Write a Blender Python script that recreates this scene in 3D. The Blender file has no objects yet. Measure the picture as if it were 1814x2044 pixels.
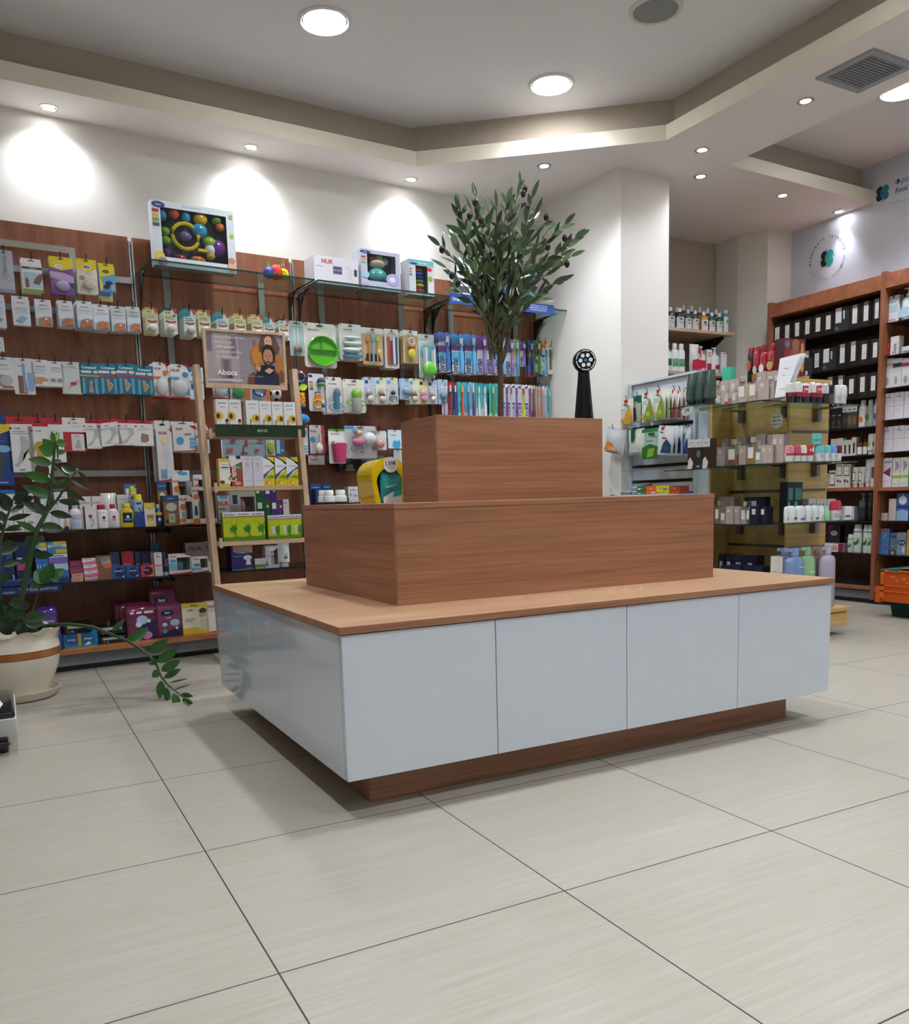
import bpy, bmesh, math, random
from math import sin, cos, pi, radians as RAD
from mathutils import Vector, Matrix
random.seed(7)
COL = bpy.context.scene.collection
SC = bpy.context.scene
# ------------------------------------------------------------------ camera, world, exposure
cam = bpy.data.cameras.new('camera'); camo = bpy.data.objects.new('camera', cam); COL.objects.link(camo)
CAMPOS = Vector((-0.35429, -1.35994, 0.80203))
def _basis(yaw, pitch, roll):
    f = Vector((sin(yaw)*cos(pitch), cos(yaw)*cos(pitch), sin(pitch)))
    r = Vector((cos(yaw), -sin(yaw), 0)); u = r.cross(f); c, s = cos(roll), sin(roll)
    return r*c+u*s, f, u*c-r*s
_r, _f, _u = _basis(RAD(27.7657), RAD(-7.6460), RAD(-1.6448))
camo.matrix_world = Matrix(((_r.x, _u.x, -_f.x, CAMPOS.x), (_r.y, _u.y, -_f.y, CAMPOS.y), (_r.z, _u.z, -_f.z, CAMPOS.z), (0, 0, 0, 1)))
cam.sensor_fit = 'HORIZONTAL'; cam.sensor_width = 36; cam.lens = 36*1694.06/1814; cam.shift_y = 201.4/1814; cam.clip_start = .02
SC.camera = camo
SC.view_settings.view_transform = 'Standard'; SC.view_settings.look = 'None'; SC.view_settings.gamma = 1
SC.view_settings.use_curve_mapping = False; SC.view_settings.exposure = 0.0
w = bpy.data.worlds.new('world'); SC.world = w; w.use_nodes = True
w.node_tree.nodes['Background'].inputs[0].default_value = (.75, .82, 1, 1); w.node_tree.nodes['Background'].inputs[1].default_value = .3
def area(name, loc, size, power, color=(1, 1, 1), rot=(0, 0, 0), sizey=None, shape='DISK'):
    l = bpy.data.lights.new(name, 'AREA'); l.shape = shape; l.size = size; l.energy = power; l.color = color
    if sizey: l.size_y = sizey
    l.spread = RAD(125)
    o = bpy.data.objects.new(name, l); o.location = loc; o.rotation_euler = rot; COL.objects.link(o); return o
def spot(loc, power, angle=132, blend=1, color=(.9, .95, 1), rot=(0, 0, 0), rad=.02):
    l = bpy.data.lights.new('spot_light', 'SPOT'); l.energy = power; l.spot_size = RAD(angle); l.spot_blend = blend; l.color = color; l.shadow_soft_size = rad
    o = bpy.data.objects.new('spot_light', l); o.location = loc; o.rotation_euler = rot; COL.objects.link(o); return o
DAY = (.885, .945, 1)
PANELS = [(1.194, 2.72), (2.527, 2.79), (4.417, 2.016), (1.19, .75), (2.56, .75), (-.2, .75), (-.2, -1.2), (1.2, -1.2), (2.6, -1.2), (4.4, -.1), (.5, -3), (2.0, -3)]
PANEL_W = 12.4
for x, y in PANELS: area('panel_light', (x, y, 3.036), .17, PANEL_W, DAY)
SPOTS = [(.033, 3.552), (1.065, 3.623), (2.093, 3.706), (2.742, 3.186), (3.464, 2.609), (3.761, 2.929), (3.505, 1.913), (4.544, 2.965), (5.21, 3.04), (-1.0, 3.47), (3.55, .9)]
SPOT_W = 25
for i, (x, y) in enumerate(SPOTS): spot((x, y, 2.776), SPOT_W*(.6 if i == 8 else 1 if i in (0, 1, 2, 9) else .6), 74 if i == 8 else 132)

# ------------------------------------------------------------------ materials
def lin(c):
    if isinstance(c, str):
        if len(c) == 3: c = ''.join(a*2 for a in c)
        c = [int(c[i:i+2], 16)/255 for i in (0, 2, 4)]
    return tuple((x/12.92 if x <= .04045 else ((x+.055)/1.055)**2.4) for x in c[:3])+(1,)
MATS = {}
def mat(name, col='888', rough=.5, metal=0, alpha=1, emit=0, coat=0, attr=False, spec=.5):
    if name in MATS: return MATS[name]
    m = bpy.data.materials.new(name); m.use_nodes = True; b = m.node_tree.nodes['Principled BSDF']
    b.inputs['Base Color'].default_value = lin(col); b.inputs['Roughness'].default_value = rough; b.inputs['Metallic'].default_value = metal
    b.inputs['Alpha'].default_value = alpha; b.inputs['Coat Weight'].default_value = coat; b.inputs['Specular IOR Level'].default_value = spec
    if attr:
        a = m.node_tree.nodes.new('ShaderNodeAttribute'); a.attribute_name = 'Col'
        m.node_tree.links.new(a.outputs['Color'], b.inputs['Base Color'])
    if emit:
        b.inputs['Emission Color'].default_value = lin(col); b.inputs['Emission Strength'].default_value = emit
    MATS[name] = m; return m
mat('p', attr=True, rough=.38); mat('q', attr=True, rough=.7, spec=.3); mat('g', attr=True, rough=.12, coat=.3)
mat('c', attr=True, rough=.06, alpha=.1, spec=.8); mat('t', attr=True, rough=.15, alpha=.6)
mat('m', attr=True, rough=.28, metal=1); mat('l', attr=True, rough=.35, coat=.2)
mat('steel', 'b8bbbd', .35, 1); mat('darkmetal', '3c3f42', .4, .8); mat('chrome', 'd8dadc', .12, 1)
mat('lamp', 'ffffff', .5, emit=14)
mat('bulb', 'ffffff', .5, emit=40)
mat('white_gloss', 'c8d0da', .06, coat=.4); mat('black', '0c0c0e', .3)
def nodes(m): return m.node_tree.nodes, m.node_tree.links
def ramp(n, stops):
    r = n.new('ShaderNodeValToRGB'); e = r.color_ramp.elements
    while len(e) < len(stops): e.new(.5)
    for i, (p, c) in enumerate(stops): e[i].position = p; e[i].color = lin(c)
    return r
def wood(name, cols, scale, rough=.42, rot=(0, 0, 0), fine=60, bands=None, strength=.28):
    m = mat(name, cols[0], rough); n, l = nodes(m); b = n['Principled BSDF']
    tc = n.new('ShaderNodeTexCoord'); mp = n.new('ShaderNodeMapping'); mp.inputs['Scale'].default_value = scale; mp.inputs['Rotation'].default_value = rot
    l.new(tc.outputs['Object'], mp.inputs['Vector'])
    nz = n.new('ShaderNodeTexNoise'); nz.inputs['Scale'].default_value = 1.6; nz.inputs['Detail'].default_value = 6; nz.inputs['Distortion'].default_value = .5
    l.new(mp.outputs[0], nz.inputs['Vector'])
    r = ramp(n, [(.28, cols[0]), (.5, cols[1]), (.72, cols[2])]); l.new(nz.outputs[0], r.inputs[0])
    n2 = n.new('ShaderNodeTexNoise'); n2.inputs['Scale'].default_value = fine; n2.inputs['Detail'].default_value = 2
    m2 = n.new('ShaderNodeMapping'); m2.inputs['Scale'].default_value = [.035 if s == min(scale) else 1.6 for s in scale]
    l.new(tc.outputs['Object'], m2.inputs['Vector']); l.new(m2.outputs[0], n2.inputs['Vector'])
    mx = n.new('ShaderNodeMixRGB'); mx.blend_type = 'MULTIPLY'; mx.inputs[0].default_value = strength
    r2 = ramp(n, [(.35, '999999'), (.65, 'ffffff')]); l.new(n2.outputs[0], r2.inputs[0])
    l.new(r.outputs[0], mx.inputs[1]); l.new(r2.outputs[0], mx.inputs[2]); out = mx.outputs[0]
    if bands:   # planks glued side by side: a step of tone every few centimetres
        ax, wd = bands
        sp = n.new('ShaderNodeSeparateXYZ'); l.new(tc.outputs['Object'], sp.inputs[0])
        dv = n.new('ShaderNodeMath'); dv.operation = 'DIVIDE'; dv.inputs[1].default_value = wd; l.new(sp.outputs[ax], dv.inputs[0])
        fl = n.new('ShaderNodeMath'); fl.operation = 'FLOOR'; l.new(dv.outputs[0], fl.inputs[0])
        wn = n.new('ShaderNodeTexWhiteNoise'); wn.noise_dimensions = '1D'; l.new(fl.outputs[0], wn.inputs['W'])
        r3 = ramp(n, [(0, 'd2c8c2'), (1, 'ffffff')]); l.new(wn.outputs['Value'], r3.inputs[0])
        m3 = n.new('ShaderNodeMixRGB'); m3.blend_type = 'MULTIPLY'; m3.inputs[0].default_value = .8
        l.new(out, m3.inputs[1]); l.new(r3.outputs[0], m3.inputs[2]); out = m3.outputs[0]
    l.new(out, b.inputs['Base Color']); return m
wood('pear_x', ['976748', 'a37052', 'af7c5c'], (1.0, 16, 16), fine=90, strength=.4)
wood('pear_y', ['976748', 'a37052', 'af7c5c'], (16, 1.0, 16), fine=90, bands=(2, .093), strength=.4)
wood('pear_lit_top', ['b08b6c', 'bd9876', 'c7a382'], (1.2, 12, 12), .3, bands=(1, .11))  # paler copy of the pear wood: light from above put into its colour
wood('walnut_v', ['8a5236', '9a6041', 'aa704c'], (9, 9, .8), .4, bands=(0, .31))
wood('walnut_h', ['8a5238', '9b6143', 'a96d4d'], (.9, 9, 9), .4)
wood('walnut_dark', ['5a3426', '643b2b', '704433'], (9, 9, .8), .45)
wood('beech', ['b79b7b', 'c3a788', 'ccb194'], (10, 10, .9), .5)
wood('beech_h', ['b79b7b', 'c3a788', 'ccb194'], (.9, 10, 10), .5)
wood('maple', ['c39f5c', 'cfab69', 'd9b676'], (1, 12, 12), .45)
wood('orange_edge', ['a5673c', 'b07045', 'b87a4c'], (.9, 9, 9), .4)
def paint(name, col, rough=.85, bump=.04):
    m = mat(name, col, rough, spec=.25); n, l = nodes(m); b = n['Principled BSDF']
    nz = n.new('ShaderNodeTexNoise'); nz.inputs['Scale'].default_value = 180; bp = n.new('ShaderNodeBump'); bp.inputs['Strength'].default_value = bump; bp.inputs['Distance'].default_value = .002
    l.new(nz.outputs[0], bp.inputs['Height']); l.new(bp.outputs[0], b.inputs['Normal']); return m
paint('wall_paint', 'ebe8e2'); paint('ceiling_paint', 'e9e8ea'); paint('soffit_paint', 'f2ebe7'); paint('cream_paint', 'efecda'); paint('taupe_shade', 'bdb2a4')  # the taupe puts part of the recess shade into cove band and alcove
paint('blue_wall', 'd4dae8', .5, .01)
# glass
def glassmat(name, tint, alpha):
    m = bpy.data.materials.new(name); m.use_nodes = True; n, l = nodes(m); n.clear()
    o = n.new('ShaderNodeOutputMaterial'); tr = n.new('ShaderNodeBsdfTransparent'); tr.inputs[0].default_value = lin(tint)
    gl = n.new('ShaderNodeBsdfGlossy'); gl.inputs['Roughness'].default_value = .02; fr = n.new('ShaderNodeFresnel'); fr.inputs[0].default_value = 1.5
    mx = n.new('ShaderNodeMixShader'); ad = n.new('ShaderNodeMath'); ad.operation = 'ADD'; ad.inputs[1].default_value = alpha
    gm = n.new('ShaderNodeNewGeometry'); iv = n.new('ShaderNodeMath'); iv.operation = 'SUBTRACT'; iv.inputs[0].default_value = 1; l.new(gm.outputs['Backfacing'], iv.inputs[1]); mu = n.new('ShaderNodeMath'); mu.operation = 'MULTIPLY'; l.new(fr.outputs[0], mu.inputs[0]); l.new(iv.outputs[0], mu.inputs[1]); l.new(mu.outputs[0], ad.inputs[0]); l.new(ad.outputs[0], mx.inputs[0]); l.new(tr.outputs[0], mx.inputs[1]); l.new(gl.outputs[0], mx.inputs[2]); l.new(mx.outputs[0], o.inputs[0])
    MATS[name] = m
glassmat('glass', 'dbe8e4', .02); glassmat('smoked', '6b736f', .02); glassmat('clear_pane', 'f2f4f4', .02)
mat('glass_edge', '22403b', .15, alpha=.95); mat('dark_edge', '0e1413', .2)
# floor tiles
def floor_mat():
    m = mat('floor_tile', 'b8b2a4', .3); n, l = nodes(m); b = n['Principled BSDF']
    tc = n.new('ShaderNodeTexCoord'); sp = n.new('ShaderNodeSeparateXYZ'); l.new(tc.outputs['Object'], sp.inputs[0])
    def M(op, a, b_=None):
        k = n.new('ShaderNodeMath'); k.operation = op
        for i, v in enumerate((a, b_)):
            if v is None: continue
            if isinstance(v, (int, float)): k.inputs[i].default_value = v
            else: l.new(v, k.inputs[i])
        return k.outputs[0]
    ds = []; ids = []
    for ax, wd in ((0, .5973), (1, .6027)):
        q = M('DIVIDE', sp.outputs[ax], wd); ids.append(M('FLOOR', q)); fr = M('FRACT', q)
        ds.append(M('MULTIPLY', M('MINIMUM', fr, M('SUBTRACT', 1.0, fr)), wd))
    d = M('MINIMUM', ds[0], ds[1]); g = M('LESS_THAN', d, .0016)
    mp = n.new('ShaderNodeMapping'); mp.inputs['Scale'].default_value = (1.6, 34, 1); l.new(tc.outputs['Object'], mp.inputs[0])
    cb = n.new('ShaderNodeCombineXYZ'); l.new(ids[0], cb.inputs[0]); l.new(ids[1], cb.inputs[1])
    wn = n.new('ShaderNodeTexWhiteNoise'); wn.noise_dimensions = '2D'; l.new(cb.outputs[0], wn.inputs['Vector'])
    av = n.new('ShaderNodeVectorMath'); av.operation = 'MULTIPLY_ADD'; l.new(wn.outputs['Color'], av.inputs[0]); av.inputs[1].default_value = (9, 9, 9); l.new(mp.outputs[0], av.inputs[2])
    nz = n.new('ShaderNodeTexNoise'); nz.inputs['Scale'].default_value = 2.2; nz.inputs['Detail'].default_value = 8; nz.inputs['Roughness'].default_value = .68; l.new(av.outputs[0], nz.inputs[0])
    r = ramp(n, [(.25, '989284'), (.5, 'a29c90'), (.75, 'aca79c')]); l.new(nz.outputs[0], r.inputs[0])
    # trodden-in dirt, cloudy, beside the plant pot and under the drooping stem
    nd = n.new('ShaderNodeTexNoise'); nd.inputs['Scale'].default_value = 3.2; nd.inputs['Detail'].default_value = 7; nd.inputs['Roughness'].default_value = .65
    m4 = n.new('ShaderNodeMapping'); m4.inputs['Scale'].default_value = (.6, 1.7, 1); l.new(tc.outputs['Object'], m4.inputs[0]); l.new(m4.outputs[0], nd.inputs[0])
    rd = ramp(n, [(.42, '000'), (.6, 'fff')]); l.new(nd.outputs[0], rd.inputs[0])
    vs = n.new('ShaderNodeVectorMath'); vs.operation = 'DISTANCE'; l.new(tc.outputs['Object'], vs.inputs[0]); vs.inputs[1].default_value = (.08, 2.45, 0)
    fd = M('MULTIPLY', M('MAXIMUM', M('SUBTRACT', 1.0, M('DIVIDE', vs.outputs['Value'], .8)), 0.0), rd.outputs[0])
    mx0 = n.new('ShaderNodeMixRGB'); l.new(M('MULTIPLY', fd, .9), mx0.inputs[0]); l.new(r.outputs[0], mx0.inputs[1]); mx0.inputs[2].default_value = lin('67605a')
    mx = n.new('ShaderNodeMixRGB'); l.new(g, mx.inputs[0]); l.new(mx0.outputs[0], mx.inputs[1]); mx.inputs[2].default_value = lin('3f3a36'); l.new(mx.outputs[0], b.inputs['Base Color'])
    rr = M('ADD', M('MULTIPLY', nz.outputs[0], .22), .24); l.new(M('MAXIMUM', rr, g), b.inputs['Roughness'])
    bp = n.new('ShaderNodeBump'); bp.inputs['Strength'].default_value = .12; bp.inputs['Distance'].default_value = .002; l.new(nz.outputs[0], bp.inputs['Height']); l.new(bp.outputs[0], b.inputs['Normal'])
floor_mat()

# ------------------------------------------------------------------ mesh builder
GLYPH = {}
def glyphs(s):
    if s in GLYPH: return GLYPH[s]
    cu = bpy.data.curves.new('t', 'FONT'); cu.body = s; cu.size = 1; cu.resolution_u = 2; cu.offset = 0 if 'ε' in s or 'έ' in s or 'α' in s else .03 if s in ('NUK', 'PROSPAN', 'Compeed', 'Jordan', 'CURAPROX') else .018; cu.align_x = 'CENTER'; cu.align_y = 'CENTER'
    o = bpy.data.objects.new('t', cu); me = o.to_mesh()
    vs = [(v.co.x, v.co.y) for v in me.vertices]; fs = [tuple(p.vertices) for p in me.polygons]
    o.to_mesh_clear(); bpy.data.objects.remove(o); bpy.data.curves.remove(cu)
    if vs:
        x0 = min(v[0] for v in vs); x1 = max(v[0] for v in vs); y0 = min(v[1] for v in vs); y1 = max(v[1] for v in vs)
        cx, cy = (x0+x1)/2, (y0+y1)/2; vs = [(x-cx, y-cy) for x, y in vs]; GLYPH[s] = (vs, fs, x1-x0, max(y1-y0, .01))
    else: GLYPH[s] = ([], [], 1, 1)
    return GLYPH[s]
class MB:
    def __init__(s): s.v = []; s.f = []; s.c = []; s.m = []; s.mats = []
    def mi(s, m):
        if m not in s.mats: s.mats.append(m)
        return s.mats.index(m)
    def add(s, vs, fs, col='fff', m='p'):
        k = len(s.v); c = lin(col); i = s.mi(m); s.v += [tuple(v) for v in vs]
        for f in fs: s.f.append(tuple(a+k for a in f)); s.c.append(c); s.m.append(i)
        return s
    def box(s, x0, y0, z0, x1, y1, z1, col='fff', m='p', T=None):
        vs = [(x, y, z) for z in (z0, z1) for y in (y0, y1) for x in (x0, x1)]
        if T: vs = [T @ Vector(v) for v in vs]
        return s.add(vs, [(0, 2, 3, 1), (4, 5, 7, 6), (0, 1, 5, 4), (2, 6, 7, 3), (0, 4, 6, 2), (1, 3, 7, 5)], col, m)
    def hexa(s, lo, hi, z0, z1, col='fff', m='p'):
        vs = [(x, y, z0) for x, y in lo]+[(x, y, z1) for x, y in hi]; n = len(lo)
        return s.add(vs, [tuple(range(n))[::-1], tuple(range(n, 2*n))]+[(i, (i+1) % n, n+(i+1) % n, n+i) for i in range(n)], col, m)
    def prism(s, pts, z0, z1, col='fff', m='p'): return s.hexa(pts, pts, z0, z1, col, m)
    def plate(s, pts, y0, y1, col='fff', m='p'):   # outline in x,z pushed from y0 to y1
        n = len(pts); vs = [(x, y0, z) for x, z in pts]+[(x, y1, z) for x, z in pts]
        return s.add(vs, [tuple(range(n)), tuple(range(n, 2*n))[::-1]]+[(i, n+i, n+(i+1) % n, (i+1) % n) for i in range(n)], col, m)
    def poly(s, pts, y, col, m='p'): return s.add([(x, y, z) for x, z in pts], [tuple(range(len(pts)))], col, m)
    def disc(s, cx, cz, rx, rz, y, col, m='p', n=20, a0=0, a1=2*pi): return s.poly([(cx+rx*cos(a0+(a1-a0)*i/n), cz+rz*sin(a0+(a1-a0)*i/n)) for i in range(n)], y, col, m)
    def text(s, t, x, z, h, y, col, maxw=None, rot=0, m='p'):
        vs, fs, w_, h_ = glyphs(t); k = h/h_; kx = k
        if maxw and w_*k > maxw: kx = maxw/w_; k = max(kx, k*.75)
        ca, sa = cos(rot), sin(rot)
        return s.add([(x+a*kx*ca-b*k*sa, y, z+a*kx*sa+b*k*ca) for a, b in vs], fs, col, m)
    def lathe(s, prof, col='fff', m='p', seg=20, c=(0, 0), sx=1, sy=1, T=None, ripple=None):
        vs = []; fs = []
        for r, z in prof:
            for i in range(seg):
                a = 2*pi*i/seg; k = ripple(a, z) if ripple else (1, 0)
                vs.append((c[0]+r*sx*cos(a)*k[0], c[1]+r*sy*sin(a)*k[0], z+k[1]))
        for j in range(len(prof)-1):
            for i in range(seg): fs.append((j*seg+i, j*seg+(i+1) % seg, (j+1)*seg+(i+1) % seg, (j+1)*seg+i))
        if prof[0][0] > 1e-5: fs.append(tuple(range(seg))[::-1])
        if prof[-1][0] > 1e-5: fs.append(tuple((len(prof)-1)*seg+i for i in range(seg)))
        if T: vs = [T @ Vector(v) for v in vs]
        return s.add(vs, fs, col, m)
    def ball(s, c, r, col='fff', m='p', seg=12, rings=8, T=None):
        rx, ry, rz = (r, r, r) if not isinstance(r, tuple) else r
        vs = [(rx*sin(pi*j/rings)*cos(2*pi*i/seg), ry*sin(pi*j/rings)*sin(2*pi*i/seg), rz*cos(pi*j/rings)) for j in range(rings+1) for i in range(seg)]
        vs = [(T @ Vector(v) if T else Vector(v))+Vector(c) for v in vs]
        return s.add(vs, [(j*seg+i, (j+1)*seg+i, (j+1)*seg+(i+1) % seg, j*seg+(i+1) % seg) for j in range(rings) for i in range(seg)], col, m)
    def tube(s, pts, r, col='fff', m='p', seg=8, closed=False):
        pts = [Vector(p) for p in pts]; n = len(pts); vs = []; up = Vector((.013, .021, 1)).normalized()
        for i, p in enumerate(pts):
            d = (pts[(i+1) % n]-pts[i-1]) if closed else (pts[min(i+1, n-1)]-pts[max(i-1, 0)])
            d = d.normalized() if d.length > 1e-9 else Vector((0, 0, 1))
            a = d.cross(up); a = a.normalized() if a.length > .05 else d.cross(Vector((1, 0, 0))).normalized(); b = a.cross(d)
            rr = r[i] if isinstance(r, (list, tuple)) else r
            vs += [p+(a*cos(2*pi*k/seg)+b*sin(2*pi*k/seg))*rr for k in range(seg)]
        fs = [(j*seg+i, j*seg+(i+1) % seg, ((j+1) % n)*seg+(i+1) % seg, ((j+1) % n)*seg+i) for j in range(n if closed else n-1) for i in range(seg)]
        if not closed: fs += [tuple(range(seg))[::-1], tuple((n-1)*seg+i for i in range(seg))]
        return s.add(vs, fs, col, m)
    def mesh(s, name, smooth=True):
        me = bpy.data.meshes.new(name); me.from_pydata(s.v, [], s.f)
        for k in s.mats: me.materials.append(MATS[k])
        me.polygons.foreach_set('material_index', s.m)
        ca = me.color_attributes.new('Col', 'FLOAT_COLOR', 'CORNER'); buf = []
        for f, c in zip(s.f, s.c): buf += list(c)*len(f)
        ca.data.foreach_set('color', buf)
        if smooth:
            me.polygons.foreach_set('use_smooth', [True]*len(me.polygons)); me.update()
            me.set_sharp_from_angle(angle=RAD(32))
        me.validate(); me.update(); return me
    def obj(s, name, parent=None, smooth=True): return link(name, s.mesh(name, smooth), parent)
def link(name, data, parent=None):
    o = bpy.data.objects.new(name, data); COL.objects.link(o)
    if parent: o.parent = parent
    return o
def tag(o, label, cat, group=None, kind=None):
    o['label'] = label; o['category'] = cat
    if group: o['group'] = group
    if kind: o['kind'] = kind
    return o
def struct(o): o['kind'] = 'structure'; return o
def thing(name, label, cat, loc=(0, 0, 0), rz=0, group=None):
    o = bpy.data.objects.new(name, None); o.empty_display_size = .05; COL.objects.link(o); o.location = loc; o.rotation_euler = (0, 0, rz); return tag(o, label, cat, group)
def bev(o, wd=.002, seg=2):
    m = o.modifiers.new('b', 'BEVEL'); m.width = wd; m.segments = seg; m.limit_method = 'ANGLE'; return o
def bx(name, parent, x0, y0, z0, x1, y1, z1, m, b=.0015, col='fff'):
    o = MB().box(x0, y0, z0, x1, y1, z1, col, m).obj(name, parent, False)
    return bev(o, b) if b else o

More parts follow.
